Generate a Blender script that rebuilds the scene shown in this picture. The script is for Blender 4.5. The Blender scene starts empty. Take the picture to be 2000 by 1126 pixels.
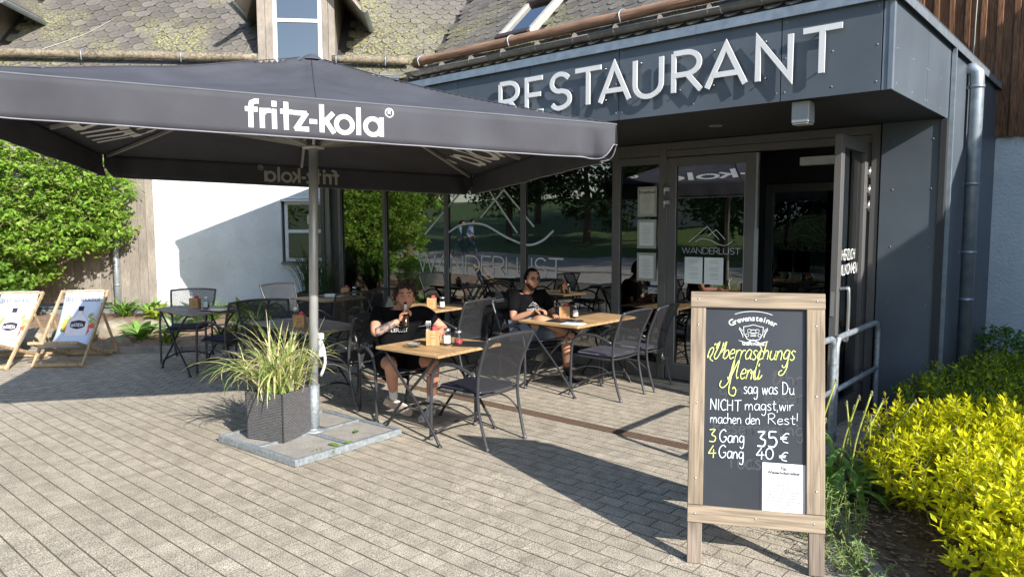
import bpy, bmesh, math, random
import numpy as np
from math import sin, cos, pi, radians, atan2, hypot, sqrt
from mathutils import Vector, Matrix, Quaternion
S = bpy.context.scene
COL = S.collection
RND = random.Random(7)
V = Vector

# ------------------------------------------------------------------ camera, light, sky
cam_d = bpy.data.cameras.new('camera')
cam = bpy.data.objects.new('camera', cam_d)
COL.objects.link(cam)
CP, CY, CR = radians(4.99), radians(41.13), radians(-.19)
fwd = V((-sin(CY) * cos(CP), cos(CY) * cos(CP), -sin(CP)))
rgt = V((cos(CY), sin(CY), 0)); upv = rgt.cross(fwd)
r2 = rgt * cos(CR) + upv * sin(CR); u2 = r2.cross(fwd)
M = Matrix((r2, u2, -fwd)).transposed().to_4x4()
M.translation = V((0, 0, 1.7))
cam.matrix_world = M
cam_d.sensor_width = 36.0
cam_d.lens = 36.0 * 1413 / 2000
cam_d.clip_start = .05
cam_d.clip_end = 600
S.camera = cam
CAMP = V((0, 0, 1.7))

SUN = V((1.745, -.425, 1.0)).normalized()          # towards the sun
W = bpy.data.worlds.new('World'); S.world = W; W.use_nodes = True
wn = W.node_tree.nodes; wl = W.node_tree.links
bgn = wn['Background']
sky = wn.new('ShaderNodeTexSky'); sky.sky_type = 'NISHITA'; sky.sun_disc = False
sky.sun_elevation = math.asin(SUN.z); sky.sun_rotation = atan2(SUN.x, SUN.y)
sky.air_density = 1.0; sky.dust_density = .6; sky.ozone_density = 1.2
wl.new(sky.outputs[0], bgn.inputs[0]); bgn.inputs[1].default_value = .135
sd = bpy.data.lights.new('sun', 'SUN'); sd.energy = 4.3; sd.angle = radians(.5); sd.color = (1, .955, .885)
so = bpy.data.objects.new('sun', sd); COL.objects.link(so)
so.rotation_euler = (-SUN).to_track_quat('-Z', 'Y').to_euler(); so.location = (20, -6, 14)
S.view_settings.view_transform = 'Standard'; S.view_settings.look = 'None'
S.view_settings.exposure = .95; S.view_settings.gamma = 1.0
S.view_settings.use_curve_mapping = False
S.render.engine = 'CYCLES'
S.cycles.max_bounces = 8; S.cycles.diffuse_bounces = 3; S.cycles.glossy_bounces = 4
S.cycles.transparent_max_bounces = 20; S.cycles.transmission_bounces = 4
S.cycles.use_denoising = True
S.cycles.sample_clamp_indirect = 6.0
S.cycles.caustics_reflective = False; S.cycles.caustics_refractive = False

# ------------------------------------------------------------------ materials
MATS = {}
def newmat(name):
    m = bpy.data.materials.new(name); m.use_nodes = True
    nt = m.node_tree
    return m, nt, nt.nodes['Principled BSDF']
def mat(name, col, rough=.6, metal=0., var=.12, scale=8., bump=0., bscale=60., detail=4, stretch=None, col2=None, thr=None, spec=.5, per=0., coat=0.):
    """colour with mottling, optional second colour in patches, fine bump; per = variation from piece to piece"""
    if name in MATS: return MATS[name]
    m, nt, b = newmat(name); N = nt.nodes; L = nt.links
    tc = N.new('ShaderNodeTexCoord'); src = tc.outputs['Object']
    if stretch:
        mp = N.new('ShaderNodeMapping'); mp.inputs['Scale'].default_value = stretch
        L.new(src, mp.inputs[0]); src = mp.outputs[0]
    n = N.new('ShaderNodeTexNoise'); n.inputs['Scale'].default_value = scale; n.inputs['Detail'].default_value = detail
    L.new(src, n.inputs['Vector'])
    mx = N.new('ShaderNodeMix'); mx.data_type = 'RGBA'
    lo = [c * (1 - var) for c in col] + [1]; hi = [min(1, c * (1 + var)) for c in col] + [1]
    if col2: hi = list(col2) + [1]
    mx.inputs[6].default_value = lo; mx.inputs[7].default_value = hi
    cr = N.new('ShaderNodeMapRange')
    cr.inputs['From Min'].default_value = .3 if thr is None else thr - .06
    cr.inputs['From Max'].default_value = .7 if thr is None else thr + .06
    L.new(n.outputs[0], cr.inputs[0]); L.new(cr.outputs[0], mx.inputs[0])
    out = mx.outputs[2]
    if per:
        oi = N.new('ShaderNodeObjectInfo')
        mr = N.new('ShaderNodeMapRange'); mr.inputs['To Min'].default_value = 1 - per; mr.inputs['To Max'].default_value = 1 + per
        L.new(oi.outputs['Random'], mr.inputs[0])
        hv = N.new('ShaderNodeHueSaturation'); L.new(mr.outputs[0], hv.inputs['Value']); L.new(out, hv.inputs['Color'])
        out = hv.outputs[0]
    L.new(out, b.inputs['Base Color'])
    b.inputs['Roughness'].default_value = rough; b.inputs['Metallic'].default_value = metal
    b.inputs['Specular IOR Level'].default_value = spec
    b.inputs['Coat Weight'].default_value = coat
    if bump:
        n2 = N.new('ShaderNodeTexNoise'); n2.inputs['Scale'].default_value = bscale; n2.inputs['Detail'].default_value = 3
        L.new(src, n2.inputs['Vector'])
        bp = N.new('ShaderNodeBump'); bp.inputs['Strength'].default_value = 1; bp.inputs['Distance'].default_value = bump
        L.new(n2.outputs[0], bp.inputs['Height']); L.new(bp.outputs[0], b.inputs['Normal'])
    MATS[name] = m
    return m

def wood(name, dark, light, along=0, rough=.7, ring=22., per=.15, knots=False, spec=.3):
    """grain running along local axis `along`"""
    if name in MATS: return MATS[name]
    m, nt, b = newmat(name); N = nt.nodes; L = nt.links
    tc = N.new('ShaderNodeTexCoord'); oi = N.new('ShaderNodeObjectInfo')
    ad = N.new('ShaderNodeVectorMath'); ad.operation = 'ADD'
    sc_ = N.new('ShaderNodeVectorMath'); sc_.operation = 'SCALE'; sc_.inputs['Scale'].default_value = 37.
    cb = N.new('ShaderNodeCombineXYZ')
    for i in range(3): L.new(oi.outputs['Random'], cb.inputs[i])
    L.new(cb.outputs[0], sc_.inputs[0]); L.new(tc.outputs['Object'], ad.inputs[0]); L.new(sc_.outputs[0], ad.inputs[1])
    mp = N.new('ShaderNodeMapping'); s = [ring, ring, ring]; s[along] = ring * .055
    mp.inputs['Scale'].default_value = s; L.new(ad.outputs[0], mp.inputs[0])
    n = N.new('ShaderNodeTexNoise'); n.inputs['Scale'].default_value = 2.2; n.inputs['Detail'].default_value = 6; n.inputs['Distortion'].default_value = 1.2
    L.new(mp.outputs[0], n.inputs['Vector'])
    n3 = N.new('ShaderNodeTexNoise'); n3.inputs['Scale'].default_value = 2.2; L.new(ad.outputs[0], n3.inputs['Vector'])
    mx = N.new('ShaderNodeMix'); mx.data_type = 'RGBA'
    mx.inputs[6].default_value = (*dark, 1); mx.inputs[7].default_value = (*light, 1)
    cr = N.new('ShaderNodeMapRange'); cr.inputs['From Min'].default_value = .36; cr.inputs['From Max'].default_value = .62
    L.new(n.outputs[0], cr.inputs[0]); L.new(cr.outputs[0], mx.inputs[0])
    hv = N.new('ShaderNodeHueSaturation')
    mr = N.new('ShaderNodeMapRange'); mr.inputs['To Min'].default_value = 1 - per; mr.inputs['To Max'].default_value = 1 + per
    L.new(oi.outputs['Random'], mr.inputs[0])
    ml = N.new('ShaderNodeMath'); ml.operation = 'MULTIPLY'
    mr2 = N.new('ShaderNodeMapRange'); mr2.inputs['From Min'].default_value = .3; mr2.inputs['From Max'].default_value = .7
    mr2.inputs['To Min'].default_value = .82; mr2.inputs['To Max'].default_value = 1.12
    L.new(n3.outputs[0], mr2.inputs[0]); L.new(mr.outputs[0], ml.inputs[0]); L.new(mr2.outputs[0], ml.inputs[1])
    L.new(ml.outputs[0], hv.inputs['Value']); L.new(mx.outputs[2], hv.inputs['Color'])
    L.new(hv.outputs[0], b.inputs['Base Color'])
    b.inputs['Roughness'].default_value = rough; b.inputs['Specular IOR Level'].default_value = spec
    bp = N.new('ShaderNodeBump'); bp.inputs['Strength'].default_value = .6; bp.inputs['Distance'].default_value = .002
    L.new(n.outputs[0], bp.inputs['Height']); L.new(bp.outputs[0], b.inputs['Normal'])
    MATS[name] = m
    return m

def leafmat(name, col, trans=.45, var=.35, rough=.45, scale=3.):
    if name in MATS: return MATS[name]
    m, nt, b = newmat(name); N = nt.nodes; L = nt.links
    tc = N.new('ShaderNodeTexCoord')
    n = N.new('ShaderNodeTexNoise'); n.inputs['Scale'].default_value = scale * 9; n.inputs['Detail'].default_value = 2
    L.new(tc.outputs['Object'], n.inputs['Vector'])
    mx = N.new('ShaderNodeMix'); mx.data_type = 'RGBA'
    mx.inputs[6].default_value = (*[c * (1 - var) for c in col], 1); mx.inputs[7].default_value = (*[min(1, c * (1 + var)) for c in col], 1)
    cr = N.new('ShaderNodeMapRange'); cr.inputs['From Min'].default_value = .35; cr.inputs['From Max'].default_value = .65
    L.new(n.outputs[0], cr.inputs[0]); L.new(cr.outputs[0], mx.inputs[0])
    L.new(mx.outputs[2], b.inputs['Base Color'])
    b.inputs['Roughness'].default_value = rough; b.inputs['Specular IOR Level'].default_value = .35
    tr = N.new('ShaderNodeBsdfTranslucent'); L.new(mx.outputs[2], tr.inputs['Color'])
    ms = N.new('ShaderNodeMixShader'); ms.inputs[0].default_value = trans
    L.new(b.outputs[0], ms.inputs[1]); L.new(tr.outputs[0], ms.inputs[2])
    L.new(ms.outputs[0], N['Material Output'].inputs[0])
    MATS[name] = m
    return m

def glassmat(name, base=.07, gain=.55, tint=(.55, .6, .6), wob=0.):
    if name in MATS: return MATS[name]
    m, nt, b = newmat(name); N = nt.nodes; L = nt.links
    N.remove(b)
    lw = N.new('ShaderNodeLayerWeight'); lw.inputs[0].default_value = .5
    pw = N.new('ShaderNodeMath'); pw.operation = 'POWER'; pw.inputs[1].default_value = 3.0
    L.new(lw.outputs['Facing'], pw.inputs[0])
    ma = N.new('ShaderNodeMath'); ma.operation = 'MULTIPLY_ADD'; ma.inputs[1].default_value = gain; ma.inputs[2].default_value = base
    ma.use_clamp = True
    L.new(pw.outputs[0], ma.inputs[0])
    tr = N.new('ShaderNodeBsdfTransparent'); tr.inputs[0].default_value = (*tint, 1)
    gl = N.new('ShaderNodeBsdfGlossy'); gl.inputs['Roughness'].default_value = 0.0
    if wob:
        tc = N.new('ShaderNodeTexCoord')
        n = N.new('ShaderNodeTexNoise'); n.inputs['Scale'].default_value = 1.1; n.inputs['Detail'].default_value = 1
        L.new(tc.outputs['Object'], n.inputs['Vector'])
        bp = N.new('ShaderNodeBump'); bp.inputs['Distance'].default_value = wob
        L.new(n.outputs[0], bp.inputs['Height']); L.new(bp.outputs[0], gl.inputs['Normal'])
    ms = N.new('ShaderNodeMixShader')
    L.new(ma.outputs[0], ms.inputs[0]); L.new(tr.outputs[0], ms.inputs[1]); L.new(gl.outputs[0], ms.inputs[2])
    L.new(ms.outputs[0], N['Material Output'].inputs[0])
    MATS[name] = m
    return m

def meshfabric(name, col, open_=.38, period=.0075):
    """woven expanded-metal mesh: diagonal grid of holes"""
    if name in MATS: return MATS[name]
    m, nt, b = newmat(name); N = nt.nodes; L = nt.links
    b.inputs['Base Color'].default_value = (*col, 1); b.inputs['Roughness'].default_value = .5
    uv = N.new('ShaderNodeUVMap')
    sp = N.new('ShaderNodeSeparateXYZ'); L.new(uv.outputs[0], sp.inputs[0])
    def mth(op, a, c):
        q = N.new('ShaderNodeMath'); q.operation = op
        for i, k in enumerate((a, c)):
            if k is None: continue
            if isinstance(k, (int, float)): q.inputs[i].default_value = k
            else: L.new(k, q.inputs[i])
        return q.outputs[0]
    a = mth('ADD', sp.outputs[0], sp.outputs[1]); c = mth('SUBTRACT', sp.outputs[0], sp.outputs[1])
    k = 2 * pi / period / 1.414
    sa = mth('ABSOLUTE', mth('SINE', mth('MULTIPLY', a, k / 2), None), None); sb = mth('ABSOLUTE', mth('SINE', mth('MULTIPLY', c, k / 2), None), None)
    mn = mth('MINIMUM', sa, sb)
    hole = mth('GREATER_THAN', mn, 1 - open_ * 1.35)
    tr = N.new('ShaderNodeBsdfTransparent')
    ms = N.new('ShaderNodeMixShader'); L.new(hole, ms.inputs[0]); L.new(b.outputs[0], ms.inputs[1]); L.new(tr.outputs[0], ms.inputs[2])
    L.new(ms.outputs[0], N['Material Output'].inputs[0])
    MATS[name] = m
    return m

# ------------------------------------------------------------------ mesh builder
class MB:
    def __init__(s): s.v = []; s.f = []; s.uv = []; s.sm = []
    def add(s, vs, fs, smooth=False, uvs=None):
        o = len(s.v); s.v += [tuple(v) for v in vs]; s.f += [tuple(o + i for i in f) for f in fs]
        s.sm += [smooth] * len(fs)
        s.uv += list(uvs) if uvs else [(0, 0)] * len(vs)
        return s
    def box(s, c, d, rz=0., M=None, bev=0.):
        x, y, z = [k / 2 for k in d]
        if bev:
            b = min(bev, x * .9, y * .9, z * .9)
            vs = []
            for sx in (-1, 1):
                for sy in (-1, 1):
                    for sz in (-1, 1):
                        vs += [(sx * x, sy * (y - b), sz * (z - b)), (sx * (x - b), sy * y, sz * (z - b)), (sx * (x - b), sy * (y - b), sz * z)]
            def i(a, b_, c_, k): return ((a * 2 + b_) * 2 + c_) * 3 + k
            fs = []
            for a in (0, 1):
                q = [i(a, 0, 0, 0), i(a, 1, 0, 0), i(a, 1, 1, 0), i(a, 0, 1, 0)]; fs.append(q if a else q[::-1])
                q = [i(0, a, 0, 1), i(0, a, 1, 1), i(1, a, 1, 1), i(1, a, 0, 1)]; fs.append(q if a else q[::-1])
                q = [i(0, 0, a, 2), i(1, 0, a, 2), i(1, 1, a, 2), i(0, 1, a, 2)]; fs.append(q if a else q[::-1])
            for a in (0, 1):
                for b_ in (0, 1):
                    fl = (a + b_) % 2 == 0
                    q = [i(a, b_, 0, 0), i(a, b_, 1, 0), i(a, b_, 1, 1), i(a, b_, 0, 1)]; fs.append(q[::-1] if not fl else q)
                    q = [i(a, 0, b_, 0), i(a, 1, b_, 0), i(a, 1, b_, 2), i(a, 0, b_, 2)]; fs.append(q if not fl else q[::-1])
                    q = [i(0, a, b_, 1), i(1, a, b_, 1), i(1, a, b_, 2), i(0, a, b_, 2)]; fs.append(q if fl else q[::-1])
                    for c_ in (0, 1):
                        t = [i(a, b_, c_, 0), i(a, b_, c_, 1), i(a, b_, c_, 2)]; fs.append(t if (a + b_ + c_) % 2 else t[::-1])
        else:
            vs = [(sx * x, sy * y, sz * z) for sx in (-1, 1) for sy in (-1, 1) for sz in (-1, 1)]
            fs = [(0, 1, 3, 2), (4, 6, 7, 5), (0, 4, 5, 1), (2, 3, 7, 6), (0, 2, 6, 4), (1, 5, 7, 3)]
        if M is None:
            ca, sa = cos(rz), sin(rz)
            vs = [(c[0] + a * ca - b_ * sa, c[1] + a * sa + b_ * ca, c[2] + e) for a, b_, e in vs]
        else:
            vs = [tuple(M @ V((a + c[0], b_ + c[1], e + c[2]))) for a, b_, e in vs]
        return s.add(vs, fs)
    def bx(s, x0, x1, y0, y1, z0, z1, bev=0.):
        return s.box(((x0 + x1) / 2, (y0 + y1) / 2, (z0 + z1) / 2), (abs(x1 - x0), abs(y1 - y0), abs(z1 - z0)), bev=bev)
    def bar(s, a, b, w, h, up=(0, 0, 1), bev=0.):
        a, b = V(a), V(b); d = b - a; l = d.length; x = d / l
        u = V(up); y = u.cross(x)
        if y.length < 1e-4: y = V((0, 1, 0)).cross(x)
        y.normalize(); z = x.cross(y)
        M_ = Matrix((x, y, z)).transposed().to_4x4(); M_.translation = (a + b) / 2
        return s.box((0, 0, 0), (l, w, h), M=M_, bev=bev)
    def tube(s, pts, r, n=8, cap=True, smooth=True):
        pts = [V(p) for p in pts]; m = len(pts)
        rs = r if isinstance(r, (list, tuple)) else [r] * m
        t0 = (pts[1] - pts[0]).normalized()
        nrm = t0.orthogonal().normalized(); vs = []
        for i, p in enumerate(pts):
            t = (pts[min(i + 1, m - 1)] - pts[max(i - 1, 0)]).normalized()
            nrm = (nrm - t * nrm.dot(t)).normalized(); bn = t.cross(nrm)
            for k in range(n):
                a = 2 * pi * k / n
                vs.append(p + nrm * (cos(a) * rs[i]) + bn * (sin(a) * rs[i]))
        fs = [(i * n + k, i * n + (k + 1) % n, (i + 1) * n + (k + 1) % n, (i + 1) * n + k) for i in range(m - 1) for k in range(n)]
        s.add(vs, fs, smooth)
        if cap:
            o = len(s.v) - len(vs)
            s.f.append(tuple(o + k for k in range(n))[::-1]); s.f.append(tuple(o + (m - 1) * n + k for k in range(n))); s.sm += [False, False]
        return s
    def lathe(s, prof, c=(0, 0, 0), n=16, M=None, smooth=True):
        vs = []
        for r, z in prof:
            for k in range(n):
                a = 2 * pi * k / n; p = V((r * cos(a), r * sin(a), z))
                p = (M @ p) if M else p + V(c)
                vs.append(tuple(p))
        fs = [(i * n + k, i * n + (k + 1) % n, (i + 1) * n + (k + 1) % n, (i + 1) * n + k) for i in range(len(prof) - 1) for k in range(n)]
        return s.add(vs, fs, smooth)
    def prism(s, poly, off, top=None):
        """polygon (3-D points) pushed by vector off"""
        off = V(off); n = len(poly); a = [V(p) for p in poly]; b = [p + off for p in a]
        fs = [tuple(range(n))[::-1], tuple(range(n, 2 * n))] + [(i, (i + 1) % n, n + (i + 1) % n, n + i) for i in range(n)]
        return s.add(a + b, fs)
    def quad(s, *p): return s.add(p, [tuple(range(len(p)))])
    def ell(s, c, r, M=None, n=12, m=8):
        vs = []
        for i in range(m + 1):
            th = pi * i / m
            for k in range(n):
                a = 2 * pi * k / n; p = V((r[0] * sin(th) * cos(a), r[1] * sin(th) * sin(a), r[2] * cos(th)))
                if M: p = M @ p
                vs.append(p + V(c))
        fs = [(i * n + k, (i + 1) * n + k, (i + 1) * n + (k + 1) % n, i * n + (k + 1) % n) for i in range(m) for k in range(n)]
        return s.add(vs, fs, True)
    def mesh(s, name):
        me = bpy.data.meshes.new(name); me.from_pydata(s.v, [], s.f)
        me.polygons.foreach_set('use_smooth', s.sm)
        if any(u != (0, 0) for u in s.uv):
            ul = me.uv_layers.new(); idx = np.empty(len(me.loops), 'i'); me.loops.foreach_get('vertex_index', idx)
            ul.data.foreach_set('uv', np.array(s.uv, 'f')[idx].ravel())
        me.update(); return me
    def obj(s, name, material, parent=None, **kw):
        me = s.mesh(name); me.materials.append(material)
        return link(name, me, parent, **kw)

def link(name, me, parent=None, label=None, kind=None):
    o = bpy.data.objects.new(name, me); COL.objects.link(o)
    if parent: o.parent = parent
    if label: o['label'] = label
    if kind: o['kind'] = kind
    return o
def tag(o, label, cat=None, group=None, kind=None):
    o['label'] = label
    if cat: o['category'] = cat
    if group: o['group'] = group
    if kind: o['kind'] = kind
    return o
def thing(name, label, cat, loc=(0, 0, 0), rz=0., group=None):
    o = bpy.data.objects.new(name, None); COL.objects.link(o); o.empty_display_size = .1
    o.location = loc; o.rotation_euler = (0, 0, rz)
    return tag(o, label, cat, group)
def dup(root, label, loc, rz=0., group=None):
    kids = {}
    for q in bpy.data.objects:
        if q.parent: kids.setdefault(q.parent.name, []).append(q)
    def cp(o, par):
        c = o.copy(); COL.objects.link(c)
        if par: c.parent = par
        for k in kids.get(o.name, []): cp(k, c)
        return c
    r = cp(root, None); r.location = loc; r.rotation_euler = (0, 0, rz); r['label'] = label
    if group: r['group'] = group
    return r
def raw(name, vs, fs, material, parent=None, smooth=False, kind=None, label=None):
    """big meshes from numpy arrays (quads or triangles)"""
    me = bpy.data.meshes.new(name); vs = np.asarray(vs, 'f'); fs = np.asarray(fs, 'i'); k = fs.shape[1]
    me.vertices.add(len(vs)); me.vertices.foreach_set('co', vs.ravel())
    me.loops.add(fs.size); me.loops.foreach_set('vertex_index', fs.ravel())
    me.polygons.add(len(fs)); me.polygons.foreach_set('loop_start', np.arange(0, fs.size, k, dtype='i'))
    me.polygons.foreach_set('loop_total', np.full(len(fs), k, 'i'))
    if smooth: me.polygons.foreach_set('use_smooth', np.ones(len(fs), bool))
    me.update(calc_edges=True); me.materials.append(material)
    return link(name, me, parent, label=label, kind=kind)
def curve(pts, n=6, closed=False):
    """Catmull-Rom through the points"""
    P = [V(p) for p in pts]; out = []
    m = len(P)
    for i in range(m - 1):
        p0 = P[i - 1] if i else P[0] * 2 - P[1]; p1, p2 = P[i], P[i + 1]; p3 = P[i + 2] if i + 2 < m else P[-1] * 2 - P[-2]
        for k in range(n):
            t = k / n
            out.append(.5 * ((2 * p1) + (p2 - p0) * t + (2 * p0 - 5 * p1 + 4 * p2 - p3) * t * t + (3 * p1 - p0 - 3 * p2 + p3) * t ** 3))
    out.append(P[-1]); return out
def pjpx(p):
    v = V(p) - CAMP; w = v.dot(fwd)
    if w < .1: return (-9999, -9999, w)
    return (1000 + 1413 * v.dot(r2) / w, 563 - 1413 * v.dot(u2) / w, w)
def skin(nodes, edges, sub=2, root=0):
    """one continuous body: nodes = [(pos, radius or (rx,ry))]"""
    me = bpy.data.meshes.new('sk'); me.from_pydata([n[0] for n in nodes], edges, []); me.update()
    o = bpy.data.objects.new('sk', me); COL.objects.link(o)
    md = o.modifiers.new('s', 'SKIN'); md.use_smooth_shade = True
    if not me.skin_vertices: 
        bpy.context.view_layer.objects.active = o
    sv = me.skin_vertices[0].data if me.skin_vertices else None
    if sv is None:
        bm = bmesh.new(); bm.from_mesh(me); bm.verts.layers.skin.verify(); bm.to_mesh(me); bm.free(); sv = me.skin_vertices[0].data
    for i, n in enumerate(nodes):
        r = n[1]; sv[i].radius = r if isinstance(r, tuple) else (r, r); sv[i].use_root = (i == root)
    ms = o.modifiers.new('u', 'SUBSURF'); ms.levels = sub; ms.render_levels = sub
    dg = bpy.context.evaluated_depsgraph_get(); dg.update()
    out = bpy.data.meshes.new_from_object(o.evaluated_get(dg))
    COL.objects.unlink(o); bpy.data.objects.remove(o); bpy.data.meshes.remove(me)
    out.polygons.foreach_set('use_smooth', [True] * len(out.polygons))
    return out

# ------------------------------------------------------------------ stroke lettering
def arc(cx, cy, rx, ry, a0, a1, n=14): return [(cx + rx * cos(radians(a0 + (a1 - a0) * i / n)), cy + ry * sin(radians(a0 + (a1 - a0) * i / n))) for i in range(n + 1)]
CAPS = {  # cap height 1 ; (advance, strokes)
 'R': (.68, [[(.0, 0), (0, 1)], [(0, 1), (.28, 1)] + arc(.28, .72, .28, .28, 90, -90) + [(0, .44)], [(.3, .44), (.6, 0)]]),
 'E': (.62, [[(.52, 1), (0, 1), (0, 0), (.54, 0)], [(0, .52), (.46, .52)]]),
 'S': (.66, [[(.52, .86)] + arc(.29, .74, .25, .26, 45, 180, 8) + arc(.29, .74, .25, .24, 190, 262, 5) + arc(.29, .26, .27, .25, 80, -90, 10) + arc(.29, .26, .27, .26, -95, -150, 5)]),
 'T': (.72, [[(0, 1), (.68, 1)], [(.34, 1), (.34, 0)]]),
 'A': (.84, [[(0, 0), (.4, 1), (.8, 0)], [(.13, .3), (.67, .3)]]),
 'U': (.84, [[(0, 1), (0, .34)] + arc(.35, .34, .35, .34, 180, 360) + [(.7, 1)]]),
 'N': (.88, [[(0, 0), (0, 1), (.7, 0), (.7, 1)]]),
 'W': (1.16, [[(0, 1), (.28, 0), (.54, 1), (.8, 0), (1.08, 1)]]),
 'D': (.86, [[(0, 0), (0, 1), (.3, 1)] + arc(.3, .5, .44, .5, 90, -90) + [(0, 0)]]),
 'L': (.56, [[(0, 1), (0, 0), (.48, 0)]]),
 'H': (.82, [[(0, 0), (0, 1)], [(.66, 0), (.66, 1)], [(0, .52), (.66, .52)]]),
 'Z': (.68, [[(0, 1), (.56, 1), (0, 0), (.58, 0)]]),
 'I': (.2, [[(0, 0), (0, 1)]]),
 'C': (.76, [arc(.42, .5, .42, .5, 48, 312, 18)]),
 'K': (.7, [[(0, 0), (0, 1)], [(.56, 1), (0, .42)], [(.2, .6), (.6, 0)]]),
 'O': (.95, [arc(.42, .5, .42, .5, 0, 360, 24)]),
 'M': (.98, [[(0, 0), (0, 1), (.4, .3), (.8, 1), (.8, 0)]]),
 'B': (.66, [[(0, 0), (0, 1), (.26, 1)] + arc(.26, .76, .22, .24, 90, -90) + [(0, .52), (.28, .52)] + arc(.28, .26, .26, .26, 90, -90) + [(0, 0)]]),
 'G': (.84, [arc(.42, .5, .42, .5, 48, 330, 18) + [(.8, .46), (.5, .46)]]),
 'V': (.8, [[(0, 1), (.36, 0), (.72, 1)]]),
 ' ': (.4, []),
}
HAND = {  # handwriting, cap height 1, x-height .55 ; strokes marked smooth
 'a': (.55, [[(.45, .48), (.2, .56), (.02, .28), (.14, .02), (.36, .1), (.45, .5), (.44, .1), (.54, .0)]]),
 'b': (.5, [[(.04, 1), (.03, .5), (.04, .04), (.1, .4), (.34, .5), (.42, .22), (.22, 0), (.05, .1)]]),
 'c': (.45, [[(.4, .46), (.2, .55), (.02, .28), (.16, .01), (.42, .1)]]),
 'd': (.55, [[(.42, .42), (.2, .52), (.02, .26), (.16, 0), (.38, .12), (.45, 1), (.45, .5), (.47, 0)]]),
 'e': (.48, [[(.04, .26), (.36, .34), (.32, .52), (.14, .52), (.02, .24), (.16, 0), (.42, .1)]]),
 'g': (.55, [[(.44, .48), (.2, .56), (.03, .3), (.14, .06), (.36, .14), (.44, .5), (.44, .0), (.36, -.4), (.16, -.42), (.1, -.3)]]),
 'h': (.52, [[(.04, 1.), (.03, .5), (.03, 0), (.05, .3), (.2, .52), (.38, .4), (.4, 0)]]),
 'i': (.2, [[(.05, .52), (.05, 0)], [(.06, .74), (.07, .72)]]),
 'k': (.48, [[(.04, 1), (.04, 0)], [(.38, .52), (.06, .22), (.42, 0)]]),
 'l': (.2, [[(.05, 1), (.05, 0)]]),
 'm': (.8, [[(.03, .52), (.03, 0), (.06, .34), (.2, .54), (.32, .38), (.33, 0), (.36, .34), (.5, .54), (.64, .38), (.66, 0)]]),
 'n': (.52, [[(.03, .52), (.03, 0), (.06, .34), (.22, .54), (.38, .38), (.4, 0)]]),
 'o': (.52, [arc(.22, .27, .2, .27, 80, 440, 12)]),
 'r': (.4, [[(.04, .52), (.04, 0), (.06, .3), (.18, .52), (.36, .5)]]),
 's': (.42, [[(.34, .48), (.16, .55), (.05, .42), (.2, .29), (.34, .14), (.2, 0), (.02, .07)]]),
 't': (.4, [[(.18, .85), (.16, .3), (.2, .03), (.36, .06)], [(.02, .56), (.36, .58)]]),
 'u': (.54, [[(.04, .52), (.04, .14), (.2, .0), (.38, .12), (.42, .52), (.42, .1), (.5, 0)]]),
 'ü': (.54, [[(.04, .52), (.04, .14), (.2, .0), (.38, .12), (.42, .52), (.42, .1), (.5, 0)], [(.12, .86), (.1, .7)], [(.3, .88), (.28, .72)]]),
 'w': (.66, [[(.02, .52), (.14, 0), (.28, .46), (.42, 0), (.56, .52)]]),
 'N': (.72, [[(.03, 0), (.05, .5), (.05, 1)], [(.05, 1), (.52, 0)], [(.52, 0), (.55, 1)]]),
 'I': (.22, [[(.05, 1), (.05, 0)]]),
 'C': (.62, [[(.54, .86), (.34, 1), (.08, .72), (.06, .3), (.26, .0), (.54, .1)]]),
 'H': (.7, [[(.04, 1), (.04, 0)], [(.5, 1), (.5, 0)], [(.04, .5), (.5, .52)]]),
 'T': (.66, [[(0, .97), (.62, 1.02)], [(.3, 1), (.28, 0)]]),
 'D': (.74, [[(.08, .95), (.08, .02)], [(.02, .98), (.4, .9), (.6, .5), (.4, .08), (.02, .0)]]),
 'R': (.66, [[(.06, .98), (.05, 0)], [(.0, .9), (.3, 1.02), (.5, .8), (.36, .54), (.08, .48)], [(.2, .5), (.56, 0)]]),
 'M': (.95, [[(.0, .1), (.1, .0), (.2, .9), (.26, .98), (.3, .2)], [(.3, .25), (.5, .85), (.62, .98), (.62, .3), (.74, .02), (.84, .1)]]),
 'G': (.8, [[(.66, .86), (.42, 1.02), (.1, .74), (.06, .3), (.3, .0), (.6, .14), (.66, .42), (.42, .42)]]),
 'U': (.8, [[(.1, .62), (.2, .9), (.28, .98), (.22, .6), (.1, .2), (.24, .0), (.42, .14), (.58, .6), (.6, .95), (.66, .8)]]),
 '3': (.55, [[(.06, .94), (.4, .96), (.2, .58), (.44, .4), (.36, .06), (.04, .06)]]),
 '5': (.58, [[(.46, .98), (.12, .96), (.1, .58)], [(.1, .58), (.36, .62), (.48, .32), (.32, .02), (.04, .06)]]),
 '4': (.58, [[(.34, 1), (.02, .36)], [(.02, .36), (.52, .4)], [(.36, .7), (.34, 0)]]),
 '0': (.56, [arc(.24, .5, .22, .48, 90, 450, 14)]),
 '€': (.66, [[(.56, .9), (.38, .96), (.16, .6), (.2, .16), (.5, .04)], [(0, .56), (.44, .6)], [(0, .4), (.4, .42)]]),
 '!': (.24, [[(.1, 1.1), (.08, .35)], [(.08, -.05), (.09, -.1)]]),
 ',': (.2, [[(.08, .06), (.02, -.16)]]), '.': (.2, [[(.06, .02), (.07, .0)]]), ' ': (.36, []),
}
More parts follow.
